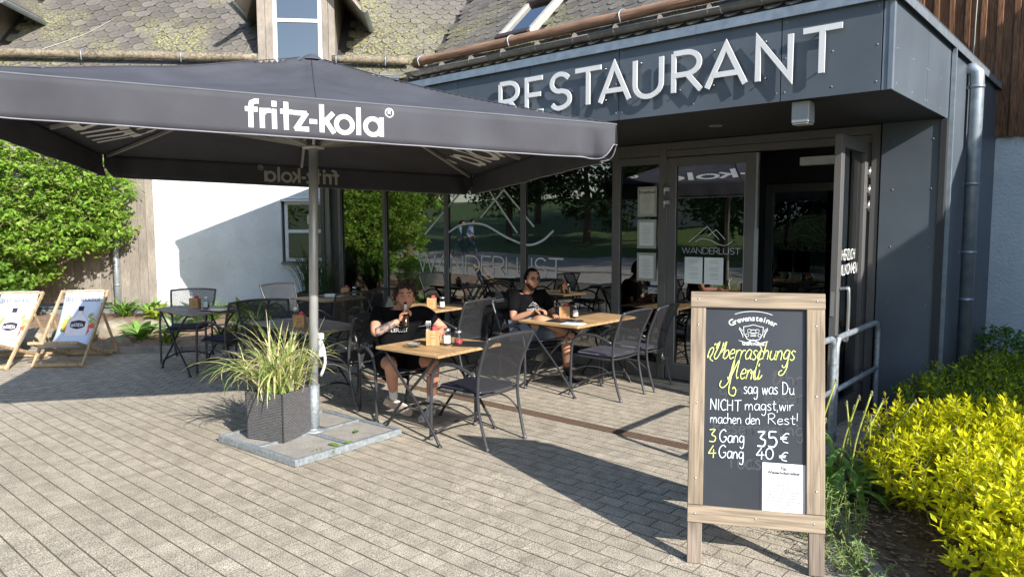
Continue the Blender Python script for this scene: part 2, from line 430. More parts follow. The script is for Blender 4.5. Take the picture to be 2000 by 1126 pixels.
FRITZ = {  # bold geometric lower case, ascender 1
 'f': (.42, [[(.42, .93), (.32, .93), (.2, .86), (.17, .72), (.17, 0)], [(0, .64), (.38, .64)]]),
 'r': (.36, [[(.09, .7), (.09, 0)], [(.09, .3), (.1, .5), (.2, .62), (.36, .63)]]),
 'i': (.28, [[(.1, .98), (.1, .78)], [(.1, .7), (.1, 0)]]),
 't': (.4, [[(.18, .98), (.18, 0)], [(0, .64), (.38, .64)]]),
 'z': (.5, [[(0, .63), (.42, .63)], [(.42, .66), (.06, .04)], [(.04, .07), (.48, .07)]]),
 '-': (.3, [[(.0, .36), (.24, .36)]]),
 'k': (.5, [[(.09, 1), (.09, 0)], [(.46, .72), (.14, .34)], [(.22, .42), (.48, 0)]]),
 'o': (.66, [arc(.31, .34, .26, .29, 0, 360, 24)]),
 'l': (.28, [[(.11, 1), (.11, 0)]]),
 'a': (.68, [arc(.3, .34, .25, .29, 0, 360, 24), [(.58, .7), (.58, 0)]]),
 'R': (.3, [arc(.15, .86, .13, .14, 0, 360, 16)]),
}
def ribbon(pts, w):
    """mitred strip outline of a polyline -> list of (left,right) 2-D points"""
    P = [pts[0]]
    for p in pts[1:]:
        if hypot(p[0] - P[-1][0], p[1] - P[-1][1]) > 1e-5: P.append(p)
    closed = len(P) > 3 and hypot(P[0][0] - P[-1][0], P[0][1] - P[-1][1]) < 1e-3
    out = []; n = len(P)
    for i in range(n):
        if closed: a, b, c = P[(i - 1) if i else n - 2], P[i], P[(i + 1) if i < n - 1 else 1]
        else: a, b, c = P[max(i - 1, 0)], P[i], P[min(i + 1, n - 1)]
        d1 = V((b[0] - a[0], b[1] - a[1])); d2 = V((c[0] - b[0], c[1] - b[1]))
        if d1.length < 1e-6: d1 = d2
        if d2.length < 1e-6: d2 = d1
        d1.normalize(); d2.normalize()
        n1 = V((-d1.y, d1.x)); n2 = V((-d2.y, d2.x)); m = n1 + n2
        if m.length < .2: m = n1
        m.normalize(); k = 1 / max(.38, m.dot(n1))
        out.append((V(b) + m * (w / 2 * k), V(b) - m * (w / 2 * k)))
    return out
def strokes_text(mb, text, font, h, frame, w, depth=0., track=0., slant=0., smooth=False, jit=0., mirror=False, width=None):
    """frame = (origin, x-dir, y-dir, normal); w = stroke width in units of h. Returns the advance."""
    O, X, Y, Nn = [V(q) for q in frame]; x = 0.; tot = sum(font[c][0] + track for c in text) - track
    fx = (width / (tot * h)) if width else 1.
    for ci, c in enumerate(text):
        adv, st = font[c]; jy = RND.uniform(-jit, jit)
        for si, s_ in enumerate(st):
            if smooth and len(s_) > 2:
                s_ = [(q.x, q.y) for q in curve([(a, b, 0) for a, b in s_], 4)]
            s_ = [((a + x + slant * b) * fx, b + jy) for a, b in s_]
            rb = ribbon(s_, w)
            vs = []; zoff = .0006 * (si + 2 * (ci % 2))
            for l, r in rb:
                for q in (l, r): vs.append(O + X * (q[0] * h) + Y * (q[1] * h) + Nn * (depth + zoff))
            n = len(rb)
            fs = [(2 * i, 2 * i + 1, 2 * i + 3, 2 * i + 2) for i in range(n - 1)]
            if depth:
                for l, r in rb:
                    for q in (l, r): vs.append(O + X * (q[0] * h) + Y * (q[1] * h))
                o = 2 * n
                fs += [(2 * i, 2 * i + 2, o + 2 * i + 2, o + 2 * i) for i in range(n - 1)] + [(2 * i + 1, o + 2 * i + 1, o + 2 * i + 3, 2 * i + 3) for i in range(n - 1)]
                fs += [(0, o, o + 1, 1), (2 * n - 2, 2 * n - 1, o + 2 * n - 1, o + 2 * n - 2)]
            mb.add(vs, fs)
        x += adv + track
    return tot * h * fx
def polystroke(mb, pts, frame, w, depth=0.):
    O, X, Y, Nn = [V(q) for q in frame]; rb = ribbon(pts, w)
    vs = [O + X * q[0] + Y * q[1] + Nn * depth for l, r in rb for q in (l, r)]
    mb.add(vs, [(2 * i, 2 * i + 1, 2 * i + 3, 2 * i + 2) for i in range(len(rb) - 1)])
def print_text(name, body, size, frame, material, parent, align='CENTER', offset=0., line=1.):
    """flat printed lettering from the built-in font, as a mesh"""
    O, X, Y, Nn = [V(q).normalized() if i else V(q) for i, q in enumerate(frame)]
    cu = bpy.data.curves.new(name, 'FONT'); cu.body = body; cu.size = size; cu.align_x = align; cu.offset = offset; cu.space_line = line; cu.resolution_u = 2
    o = bpy.data.objects.new(name, cu); COL.objects.link(o)
    dg = bpy.context.evaluated_depsgraph_get(); dg.update()
    me = bpy.data.meshes.new_from_object(o.evaluated_get(dg)); COL.objects.unlink(o); bpy.data.objects.remove(o)
    me.transform(Matrix((X, Y, Nn)).transposed().to_4x4()); me.transform(Matrix.Translation(O))
    me.materials.clear(); me.materials.append(material)
    return link(name, me, parent)
MOUNT = [[(-.08, -.0), (.37, .62), (.74, .12)], [(.36, .22), (.56, .47), (.83, .1)], None]
def mountain(mb, frame, sx, sy, w):
    """the two-peak outline above the lettering"""
    f = lambda P: [(a * sx, b * sy) for a, b in P]
    polystroke(mb, f([(0, .18), (.42, .98), (.69, .32)]), frame, w, .001)
    polystroke(mb, f([(.44, .5), (.62, .82), (.82, .34)]), frame, w, .002)
    c = curve([(.16, .22, 0), (.3, .36, 0), (.5, .3, 0), (.68, .1, 0), (.84, .05, 0), (.98, .26, 0)], 6)
    polystroke(mb, f([(q.x, q.y) for q in c]), frame, w, .003)

# ------------------------------------------------------------------ palette
m_paver = mat('paver', (.39, .342, .272), .85, var=.2, scale=9, bump=.0012, bscale=420, per=.07, spec=.15)
def speckle(m, sc, amt):
    nt = m.node_tree; N = nt.nodes; L = nt.links; b = N['Principled BSDF']; src = b.inputs['Base Color'].links[0].from_socket
    n = N.new('ShaderNodeTexNoise'); n.inputs['Scale'].default_value = sc; n.inputs['Detail'].default_value = 2
    tc = N.new('ShaderNodeTexCoord'); L.new(tc.outputs['Object'], n.inputs['Vector'])
    mr = N.new('ShaderNodeMapRange'); mr.inputs['From Min'].default_value = .36; mr.inputs['From Max'].default_value = .62
    mr.inputs['To Min'].default_value = 1 - amt; mr.inputs['To Max'].default_value = 1 + amt * .8
    L.new(n.outputs[0], mr.inputs[0])
    hv = N.new('ShaderNodeHueSaturation'); L.new(mr.outputs[0], hv.inputs['Value']); L.new(src, hv.inputs['Color']); L.new(hv.outputs[0], b.inputs['Base Color'])
def worldtex(m):
    nt = m.node_tree; g_ = nt.nodes.new('ShaderNodeNewGeometry')
    for l in list(nt.links):
        if l.from_node.type == 'TEX_COORD': t_ = l.to_socket; nt.links.remove(l); nt.links.new(g_.outputs['Position'], t_)
def stains(m, sc, amt, lo, hi, dark=True):
    nt = m.node_tree; N = nt.nodes; L = nt.links; b = N['Principled BSDF']; src = b.inputs['Base Color'].links[0].from_socket
    n = N.new('ShaderNodeTexNoise'); n.inputs['Scale'].default_value = sc; n.inputs['Detail'].default_value = 5; n.inputs['Roughness'].default_value = .62
    g_ = N.new('ShaderNodeNewGeometry'); L.new(g_.outputs['Position'], n.inputs['Vector'])
    mr = N.new('ShaderNodeMapRange'); mr.inputs['From Min'].default_value = lo; mr.inputs['From Max'].default_value = hi; mr.inputs['To Min'].default_value = 1 - amt; mr.inputs['To Max'].default_value = 1 + amt * .3
    L.new(n.outputs[0], mr.inputs[0]); hv = N.new('ShaderNodeHueSaturation'); L.new(mr.outputs[0], hv.inputs['Value']); L.new(src, hv.inputs['Color']); L.new(hv.outputs[0], b.inputs['Base Color'])
speckle(m_paver, 150, .6); worldtex(m_paver); stains(m_paver, .9, .12, .34, .56); stains(m_paver, 5.5, .30, .24, .36)
m_joint = mat('paving_joint', (.16, .14, .11), .95, var=.3, scale=30, bump=.002, bscale=300, spec=.1)
m_asph = mat('asphalt', (.36, .33, .29), .9, var=.15, scale=3)
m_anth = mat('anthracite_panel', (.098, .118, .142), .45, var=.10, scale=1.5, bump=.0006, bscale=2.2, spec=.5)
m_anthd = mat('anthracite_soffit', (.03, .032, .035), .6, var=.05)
m_frame = mat('frame_bronze', (.12, .115, .112), .42, var=.06, scale=5)
m_frame2 = mat('frame_edge', (.30, .30, .30), .4, var=.05)
m_zinc = mat('zinc', (.33, .375, .42), .42, .55, var=.16, scale=14, bump=.0004, bscale=30)
m_galv = mat('galvanised', (.36, .40, .43), .45, .5, var=.28, scale=34, bump=.0006, bscale=70)
m_zincd = mat('zinc_weathered', (.20, .185, .165), .5, .35, var=.2, scale=10)
m_white = mat('white_letter', (.72, .72, .72), .4, var=.03)
m_rend = mat('white_render', (.74, .76, .77), .9, var=.07, scale=1.6, bump=.012, bscale=36, spec=.1)
m_plinth = mat('plinth_grey', (.16, .18, .19), .9, var=.12, scale=4, bump=.002, bscale=60)
m_winw = mat('white_window_frame', (.78, .79, .80), .35, var=.03)
m_slate = mat('slate_shingle', (.138, .126, .112), .85, var=.25, scale=30, per=.22, spec=.25)
# lichen over the shingles, laid out in world space
def lichen(m):
    nt = m.node_tree; N = nt.nodes; L = nt.links; b = N['Principled BSDF']; src = b.inputs['Base Color'].links[0].from_socket
    geo = N.new('ShaderNodeNewGeometry')
    n = N.new('ShaderNodeTexNoise'); n.inputs['Scale'].default_value = .75; n.inputs['Detail'].default_value = 3; L.new(geo.outputs['Position'], n.inputs['Vector'])
    n2 = N.new('ShaderNodeTexNoise'); n2.inputs['Scale'].default_value = 26; n2.inputs['Detail'].default_value = 4; L.new(geo.outputs['Position'], n2.inputs['Vector'])
    a = N.new('ShaderNodeMapRange'); a.inputs['From Min'].default_value = .46; a.inputs['From Max'].default_value = .66; L.new(n.outputs[0], a.inputs[0])
    # a strong patch by the roof valley
    vm = N.new('ShaderNodeVectorMath'); vm.operation = 'DISTANCE'; vm.inputs[1].default_value = (-11.2, 8.9, 5.4); L.new(geo.outputs['Position'], vm.inputs[0])
    v2 = N.new('ShaderNodeMapRange'); v2.inputs['From Min'].default_value = .5; v2.inputs['From Max'].default_value = 2.0; v2.inputs['To Min'].default_value = .75; v2.inputs['To Max'].default_value = 0; L.new(vm.outputs['Value'], v2.inputs[0])
    ad = N.new('ShaderNodeMath'); ad.operation = 'MAXIMUM'; L.new(a.outputs[0], ad.inputs[0]); L.new(v2.outputs[0], ad.inputs[1])
    s2 = N.new('ShaderNodeMapRange'); s2.inputs['From Min'].default_value = .49; s2.inputs['From Max'].default_value = .60; L.new(n2.outputs[0], s2.inputs[0])
    ml = N.new('ShaderNodeMath'); ml.operation = 'MULTIPLY'; L.new(ad.outputs[0], ml.inputs[0]); L.new(s2.outputs[0], ml.inputs[1])
    mx = N.new('ShaderNodeMix'); mx.data_type = 'RGBA'; mx.inputs[7].default_value = (.36, .345, .12, 1)
    L.new(src, mx.inputs[6]); L.new(ml.outputs[0], mx.inputs[0]); L.new(mx.outputs[2], b.inputs['Base Color'])
speckle(m_slate, 90, .35); lichen(m_slate)
m_roofbase = mat('roof_underlay', (.03, .028, .026), .9)
m_oldwood = wood('weathered_board', (.21, .18, .15), (.34, .30, .255), 2, ring=60)
m_brown = wood('brown_board', (.08, .035, .018), (.24, .12, .06), 2, ring=50, per=.2)
m_log = wood('log_rail', (.16, .12, .085), (.36, .29, .21), 0, ring=14)
m_logr = wood('log_rail_brown', (.19, .105, .065), (.37, .22, .145), 0, ring=14, per=.05)
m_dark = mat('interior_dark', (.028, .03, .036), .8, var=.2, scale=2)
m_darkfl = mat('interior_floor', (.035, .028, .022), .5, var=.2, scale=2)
m_rust = mat('rusty_grate', (.17, .105, .07), .8, .2, var=.3, scale=30)
m_soil = mat('soil', (.15, .105, .075), .95, var=.4, scale=14, bump=.015, bscale=22)
m_mulch = mat('mulch', (.26, .175, .12), .95, var=.35, scale=24, bump=.012, bscale=40)
m_kerb = mat('kerb_stone', (.24, .22, .19), .9, var=.2, scale=6, bump=.003, bscale=50)
m_stone = mat('field_stone', (.30, .26, .19), .9, var=.3, scale=7, bump=.01, bscale=9)
m_steel = mat('brushed_steel', (.55, .55, .56), .28, .9, var=.05)
m_paper = mat('paper', (.70, .74, .72), .7, var=.04)
m_ink = mat('ink', (.03, .03, .035), .7, var=.02)
m_inkg = mat('ink_grey', (.22, .23, .24), .7, var=.02)
m_vinyl = mat('vinyl_lettering', (.68, .72, .76), .5, var=.02)
g_win = glassmat('facade_glass', .25, .5, (.42, .46, .48), wob=.0035)
g_dark = glassmat('window_glass', .12, .6, (.35, .38, .4))
g_clear = glassmat('jar_glass', .06, .6, (.88, .92, .92))

stains(m_rend, 1.1, .12, .34, .6); stains(m_rend, 6, .12, .27, .40); stains(m_anth, 1.3, .14, .34, .62); stains(m_log, 2., .3, .35, .6)

# ------------------------------------------------------------------ ground
gr = MB()
N_ = 26
raw_v = []; raw_f = []
gx = np.linspace(-140, 110, 126); gy = np.linspace(-110, 130, 121)
def gh(x, y):
    d = -y - 7.0 - .04 * abs(x + 25)
    h = 0. if d < 0 else min(4.0, .045 * d + .0035 * d * d)
    return h
for y in gy:
    for x in gx: raw_v.append((x, y, gh(x, y) - .0042))
nx = len(gx)
raw_f = [(j * nx + i, j * nx + i + 1, (j + 1) * nx + i + 1, (j + 1) * nx + i) for j in range(len(gy) - 1) for i in range(nx - 1)]
ground = raw('ground', raw_v, raw_f, m_joint, smooth=True); tag(ground, 'paved forecourt sloping up to a green bank across the lane', kind='structure')
# the lane and the lawn across from the restaurant (seen mirrored in its windows)
def sheet(name, mname, lab, poly_fn, xs, ys, dz):
    vs = []; fs = []; n = len(ys)
    for i, x in enumerate(xs):
        a, b = poly_fn(x)
        for t in ys: y = a + (b - a) * t; vs.append((x, y, gh(x, y) + dz))
    fs = [(i * n + j, i * n + j + 1, (i + 1) * n + j + 1, (i + 1) * n + j)[::-1] for i in range(len(xs) - 1) for j in range(n - 1)]
    o = raw(name, vs, fs, mname, smooth=True); tag(o, lab, kind='structure'); return o
xs = np.linspace(-70, 50, 61)
lane = sheet('road', m_asph, 'pale lane curving past the forecourt', lambda x: (-3.2 - .02 * (x + 20) ** 2 * .15, -12.6 + .012 * (x + 30) ** 2 * .3), xs, np.linspace(0, 1, 14), .008)
m_lawn = leafmat('lawn_green', (.10, .15, .045), .1, .4, .8, 1)
lawn = sheet('bank', m_lawn, 'green grassy bank rising behind the lane', lambda x: (-12.6 + .012 * (x + 30) ** 2 * .3, -60), xs, np.linspace(0, 1, 30), .02)

# pavers
A0 = (-8.39, 1.95); AD = V((.724, .69))          # joint line between the two laying directions
AN = V((-.69, .724))
kx, ky = -10.45, 3.66                             # kerb line of the left bed
KD = V((.655, .756)); KN = V((-.756, .655))
def in_bed(x, y):
    a = (x - kx) * KN.x + (y - ky) * KN.y; s = (x - kx) * KD.x + (y - ky) * KD.y
    return a > 0 and s < 1.55
def bedR(x, y): return y < 7.05 and x > (-1.62 if y > 5 else -1.62 + (5 - y) * .42 if y > 4.25 else -1.305 + (4.25 - y) * .62) - .0
pav = []
def crosses_(x, y, a):
    if a != 0.: return False
    d = (x - A0[0]) * AN.x + (y - A0[1]) * AN.y; s = (x - A0[0]) * AD.x + (y - A0[1]) * AD.y
    return d > -.12 and s < 4.6
def visible(x, y, mx=800):
    a, b, w = pjpx((x, y, 0)); return w > .3 and -mx * 1.0 < a < 2000 + 300 and b < 1126 + 900
def paver_ok(x, y):
    if x < -13.5 or y > 9.2 or in_bed(x, y) or bedR(x, y): return False
    if 4.915 < y < 5.045 and -9.0 < x < -1.55: return False
    if y > 7.02 and x > -10.35: return False
    return visible(x, y)
PL, PW = .178, .1165
r_ = random.Random(3)
for j in range(int(.2 / PW) - 0, int(8.2 / PW)):
    y = (j + .5) * PW; off = (j % 2) * PL * .5 + r_.uniform(-.02, .02)
    for i in range(int(-14 / PL), int(1.5 / PL)):
        x = i * PL + off
        d = (x - A0[0]) * AN.x + (y - A0[1]) * AN.y; s = (x - A0[0]) * AD.x + (y - A0[1]) * AD.y
        if d > .10 and s < 4.6: continue
        if not paver_ok(x, y): continue
        if abs(y - 4.98) < .065 + PW / 2 and x < -1.55 and x > -9: continue
        pav.append((x, y, 0.))
ang = atan2(AD.y, AD.x)
for j in range(0, 52):
    d = .0 + (j + .5) * PW
    for i in range(-60, 26):
        s = i * PL + (j % 2) * PL * .5
        x = A0[0] + AD.x * s + AN.x * d; y = A0[1] + AD.y * s + AN.y * d
        if s > 4.6 or not paver_ok(x, y): continue
        pav.append((x, y, ang))
for k in range(-47, -9):                           # the row each side of the drain
    for yy in (4.915 - .04, 5.045 + .04):
        x = k * PL
        if visible(x, yy) and not in_bed(x, yy) and (x - A0[0]) * AN.x + (yy - A0[1]) * AN.y < 9: pav.append((x, yy, -1.))
cutp = [p for p in pav if crosses_(*p)]; pav = [p for p in pav if not crosses_(*p)]
pav.sort(key=lambda p: hypot(p[0], p[1]) if 0 < pjpx((p[0], p[1], 0))[0] < 2000 and pjpx((p[0], p[1], 0))[1] < 1140 else 99 + hypot(p[0], p[1]))
def cut_paver(mb, x, y):
    l, w = (PL - .0025) / 2, (PW - .0085) / 2
    f = lambda p: -((p.x - A0[0]) * AN.x + (p.y - A0[1]) * AN.y) - .004
    P2 = [V((x - l, y - w, 0)), V((x + l, y - w, 0)), V((x + l, y + w, 0)), V((x - l, y + w, 0))]; o = []
    for i, p in enumerate(P2):
        q_ = P2[(i + 1) % 4]; fa, fb = f(p), f(q_)
        if fa >= 0: o.append(p)
        if (fa > 0) != (fb > 0): o.append(p.lerp(q_, fa / (fa - fb)))
    if len(o) > 2: mb.prism([p + V((0, 0, -.03)) for p in o], (0, 0, .03))
def paver_mb(mb, x, y, a, z, tilt=(0, 0), ln=PL, wd=PW):
    if a == -1.: a, wd = 0., .074
    l, w = (ln - .0048) / 2, (wd - .0056) / 2; b = .0018
    ca, sa = cos(a), sin(a); vs = []
    for (u, v_, zz) in [(-l, -w, -.03), (l, -w, -.03), (l, w, -.03), (-l, w, -.03), (-l, -w, -b), (l, -w, -b), (l, w, -b), (-l, w, -b), (-l + .0012, -w + b, 0), (l - .0012, -w + b, 0), (l - .0012, w - b, 0), (-l + .0012, w - b, 0)]:
        vs.append((x + u * ca - v_ * sa, y + u * sa + v_ * ca, z + zz + u * tilt[0] + v_ * tilt[1]))
    mb.add(vs, [(0, 1, 5, 4), (1, 2, 6, 5), (2, 3, 7, 6), (3, 0, 4, 7), (4, 5, 9, 8), (5, 6, 10, 9), (6, 7, 11, 10), (7, 4, 8, 11), (8, 9, 10, 11)])
pm = MB(); paver_mb(pm, 0, 0, 0, 0); pme = pm.mesh('paver')
m_pside = mat('paver_edge', (.17, .148, .118), .95, var=.2, scale=40, spec=.1)
def two_tone(me):
    me.materials.clear(); me.materials.append(m_paver); me.materials.append(m_pside)
    n = len(me.polygons); me.polygons.foreach_set('material_index', [0 if i % 9 == 8 else 1 for i in range(n)]); me.update()
two_tone(pme)
pm = MB(); paver_mb(pm, 0, 0, -1., 0); pme2 = pm.mesh('paver'); two_tone(pme2)
for x, y, a in pav[:300]:
    o = link('paver', pme2 if a == -1. else pme, ground); o.location = (x, y, r_.uniform(-.0012, .0012) + .001)
    o.rotation_euler = (r_.uniform(-.003, .003), r_.uniform(-.003, .003), (0 if a == -1. else a) + r_.uniform(-.008, .008))
cm = MB()
for x, y, a in cutp: cut_paver(cm, x, y)
cm.obj('cut_pavers', m_paver, ground, kind='stuff')
for part_i in range(6):                            # several lots so that colour differs between them
    pm = MB()
    for k, (x, y, a) in enumerate(pav[300:]):
        if (k * 7919 + int(x * 13)) % 6 != part_i: continue
        paver_mb(pm, x, y, a, r_.uniform(-.0008, .0008), (r_.uniform(-.003, .003), r_.uniform(-.003, .003)))
    two_tone(pm.obj('paving', m_paver, ground, kind='stuff').data)

# drain channel with cast grates
dr = thing('drainage_channel', 'long rusty brown slotted drain grating set flush in the paving', 'drain', (0, 4.98, 0))
g = MB(); g.bx(0, .494, -.058, -.05, -.018, 0); g.bx(0, .494, .05, .058, -.018, 0); g.bx(0, .494, -.004, .004, -.016, -.001)
for k in range(21): g.bx(.004 + k * .0243, .014 + k * .0243, -.05, .05, -.016, -.002)
gme = g.mesh('grate'); gme.materials.append(m_rust)
for k in range(15): 
    o = link('grate', gme, dr); o.location = (-9.05 + k * .5, 0, .001)
t_ = MB(); t_.bx(-9.05, -1.55, -.06, .06, -.0040, -.0036); t_.obj('channel', mat('channel_dark', (.04, .03, .025), .9), dr)

# ------------------------------------------------------------------ beds
bed = MB()
rr = random.Random(5)
def bumpy(name, m, corners, nu, nv, zf, lab):
    a, b, c, d = [V(q) for q in corners]; vs = []
    for i in range(nu + 1):
        for j in range(nv + 1):
            u, v_ = i / nu, j / nv; p = a.lerp(b, u).lerp(d.lerp(c, u), v_)
            e = min(u, 1 - u, v_, 1 - v_)
            vs.append((p.x, p.y, p.z + (zf(p) if e > 0 else 0)))
    n = nv + 1
    fs = [(i * n + j, (i + 1) * n + j, (i + 1) * n + j + 1, i * n + j + 1) for i in range(nu) for j in range(nv)]
    o = raw(name, vs, fs, m, smooth=True); tag(o, lab, kind='structure'); return o
P0 = V((-13.824, 5.775, 0)); WU = V((.682, .731, 0)); WN = V((.731, -.682, 0))
def kp(s, a, z=0): return (kx + KD.x * s + KN.x * a, ky + KD.y * s + KN.y * a, z)
bumpy('flower_bed', m_mulch, (kp(-9, .05, .03), kp(1.5, .05, .03), kp(1.5, 4.2, .09), kp(-9, 4.2, .09)), 90, 36, lambda p: .02 * sin(p.x * 9 + p.y * 5) * sin(p.y * 11) + rr.uniform(0, .025), 'bark mulch strip between the paving and the white wall')
bumpy('planting_bed', m_soil, ((-1.55, 7.0, .0), (-1.27, 4.25, .0), (.12, 2.0, .0), (3.2, 2.0, .0)), 60, 46, lambda p: .0 + rr.uniform(0, .02), 'dark soil under the yellow shrubs')
bed2 = bumpy('planting_soil', m_soil, ((-1.5, 7.0, .0), (.2, 2.0, .0), (3.2, 2.0, .0), (3.2, 12, .0)), 60, 46, lambda p: -.004 + rr.uniform(0, .03), 'soil running back along the dark side wall')
def chips(name, lab, m, region, n, rnd, z):
    r = random.Random(rnd); q = MB()
    for _ in range(n):
        x, y = region(r); s = r.uniform(.008, .026); Mx = Matrix.Translation((x, y, z + r.uniform(0, .012))) @ Matrix.Rotation(r.uniform(0, 6.3), 4, 'Z') @ Matrix.Rotation(r.uniform(-.6, .6), 4, 'X')
        q.add([Mx @ V(p) for p in ((-s, -s * .3, 0), (s, -s * .35, 0), (s * .8, s * .35, .002), (-s * .9, s * .3, 0), (0, 0, s * .22))], [(0, 1, 4), (1, 2, 4), (2, 3, 4), (3, 0, 4)])
    o = q.obj(name, m, None); tag(o, lab, kind='stuff')
m_chip = mat('bark_chip', (.36, .25, .17), .9, var=.45, scale=3)
def regR(r):
    while True:
        x, y = r.uniform(-1.5, .3), r.uniform(2.3, 6)
        if bedR(x - .09, y): return x, y
chips('bark_chips', 'bark chips and dead leaves on the soil under the yellow shrubs', m_chip, regR, 2600, 1, .012)
chips('bark_mulch', 'loose bark chips over the mulch bed', m_chip, lambda r: kp(r.uniform(-3, 1.45), r.uniform(.12, 3.2))[:2], 5200, 2, .055)
k1 = thing('kerb', 'row of weathered kerb stones edging the bark mulch bed', 'kerb')
for i in range(-9, 2):
    q = MB(); a, b = V(kp(i * .98 - .0, 0, .025)), V(kp(min(i * .98 + .97, 1.5), 0, .025)); q.bar(a, b, .07, .11, bev=.012); q.obj('kerb_stone', m_kerb, k1)
k2 = thing('kerb', 'mossy concrete edging stones beside the yellow shrubs at the foot of the board', 'kerb')
pts = [(-1.60, 7.0), (-1.60, 6.1), (-1.58, 5.1), (-1.26, 4.25), (-.86, 3.62), (-.42, 2.9), (.05, 2.15)]
for a, b in zip(pts, pts[1:]):
    q = MB(); a3, b3 = V((*a, .005)), V((*b, .005)); dd = (b3 - a3).normalized() * .006; q.bar(a3 + dd, b3 - dd, .08, .11, bev=.012); q.obj('kerb_stone', m_kerb, k2)

# ------------------------------------------------------------------ restaurant annexe (dark panelled box with glass front)
XR, XL, YF, YG, ZS, ZT = -1.311, -10.42, 5.30, 7.09, 2.585, 3.165
ext = thing('restaurant_annexe', 'anthracite panelled restaurant annexe with overhanging fascia and full glass front', 'building', (-5, 7.1, 0))
def P(name, mb, m, par=ext, **kw):
    o = mb.obj(name, m, par, **kw)
    if par is ext: o.matrix_parent_inverse = Matrix.Translation((5, -7.1, 0))
    return o
joints = [XR - .03, -2.04, -4.44 + .02, -6.82, -8.9, XL + .02]     # front fascia boards between the seams
joints = [-1.375, -2.045, -3.42, -4.40, -5.35, -6.72, -8.1, -9.4, XL + .03]
for a, b in zip(joints, joints[1:]):
    q = MB(); q.bx(b + .004, a - .004, YF, YF + .012, ZS, ZT + .04); P('fascia_panel', q, m_anth)
q = MB(); q.bx(-1.371, XR + .001, YF + .002, YF + .022, ZS, ZT + .04); q.bx(-1.335, XR + .004, YF - .004, YF + .04, ZS, ZT + .04); P('corner_trim', q, mat('corner_grey', (.16, .19, .23), .4))
for a, b in ((YF + .045, 6.30), (6.306, 7.12), (7.126, 8.4), (8.406, 9.69)):
    q = MB(); q.bx(XR - .012, XR, a, b, ZS, ZT + .04) if a < 7.1 else q.bx(XR - .012, XR, a, b, .02, ZT + .04)
    P('side_panel', q, m_anth)
q = MB(); q.bx(XL, XL + .012, YF + .02, 9.44, ZS, ZT + .04); q.bx(XL, XL + .012, 7.1, 9.42, 0, ZS - .003); P('side_panel', q, m_anth)
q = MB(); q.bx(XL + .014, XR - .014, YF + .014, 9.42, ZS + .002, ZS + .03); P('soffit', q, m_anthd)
q = MB(); q.bx(XL + .014, XR - .014, YF + .014, 9.69, ZT + .02, ZT + .05); P('flat_roof', q, m_zincd)
# flashing along the top, in lengths
for a, b in ((-1.26, -2.70), (-2.703, -4.8), (-4.803, -5.63), (-5.633, -7.6), (-7.603, -9.6), (-9.603, XL - .03)):
    q = MB(); q.bx(b, a, YF - .035, YF - .031, ZT, ZT + .066); q.bx(b, a, YF - .035, YF + .14, ZT + .0665, ZT + .0705); q.bx(b, a, YF - .031, YF - .02, ZT, ZT + .006); P('flashing', q, m_zinc)
for a, b in ((YF - .035, 7.93), (7.933, 9.68)):
    q = MB(); q.bx(XR + .035, XR + .039, a, b, ZT, ZT + .066); q.bx(XR - .12, XR + .039, a, b, ZT + .072, ZT + .076); P('flashing', q, m_zinc)
q = MB(); q.bx(XL - .035, XL - .031, YF - .03, 9.3, ZT, ZT + .066); q.bx(XL - .03, XL + .1, YF + .15, 9.3, ZT + .067, ZT + .071); P('flashing', q, m_zinc)
# rivets on the panels
q = MB()
for a, b in zip(joints, joints[1:]):
    for x in (a - .03, b + .03) + (((a + b) / 2,) if a - b > .8 else ()) + ((-1.69,) if a > -1.4 else ()):
        for z in (ZS + .06, ZS + .30, ZT - .03): q.lathe([(.0075, 0), (.006, .003), (.0, .004)], n=8, M=Matrix.Translation((x, YF, z)) @ Matrix.Rotation(pi / 2, 4, 'X'))
for y in (5.42, 5.86, 6.28, 6.34, 6.8):
    for z in (ZS + .05, ZS + .28): q.lathe([(.0075, 0), (.006, .003), (.0, .004)], n=8, M=Matrix.Translation((XR, y, z)) @ Matrix.Rotation(pi / 2, 4, 'Y'))
for x in (-1.40, -1.70):
    for z in (.5, 1.0, 1.5, 2.0, 2.42): q.lathe([(.008, 0), (.007, .003), (.0, .005)], n=8, M=Matrix.Translation((x, 7.05, z)) @ Matrix.Rotation(pi / 2, 4, 'X'))
P('rivet', q, mat('rivet_grey', (.16, .19, .23), .35), kind='stuff')
q = MB(); q.lathe([(.06, 0), (.06, -.004), (.045, -.004), (.04, .0)], (-2.97, 6.2, ZS + .001), 20); P('ceiling_spotlight', q, mat('spot_ring', (.35, .34, .32), .4))
# sign lettering standing off the fascia
lt = thing('restaurant_sign', 'large white RESTAURANT letters standing off the dark fascia', 'sign', (-3.2, YF - .13, 2.75))
SGX = {'R': (-4.735, .235), 'E': (-4.405, .195), 'S': (-4.125, .225), 'T': (-3.845, .27), 'A': (-3.585, .29), 'U': (-3.24, .245), 'R2': (-2.885, .235), 'A2': (-2.60, .305), 'N': (-2.20, .235), 'T2': (-1.878, .26)}
GW = {'R': .6, 'E': .54, 'S': .58, 'T': .68, 'A': .8, 'U': .7, 'N': .7}
for k, (x, gw_) in SGX.items():
    c = k[0]; fx_ = gw_ / (GW[c] * .30); q = MB(); strokes_text(q, c, CAPS, .300, ((x, YF - .033, 2.7405), (1, 0, 0), (0, 0, 1), (0, -1, 0)), .135, depth=.012, width=CAPS[c][0] * .3 * fx_)
    o = q.obj('letter', m_white, lt); o.matrix_parent_inverse = Matrix.Translation((3.2, -(YF - .13), -2.75))
q = MB()
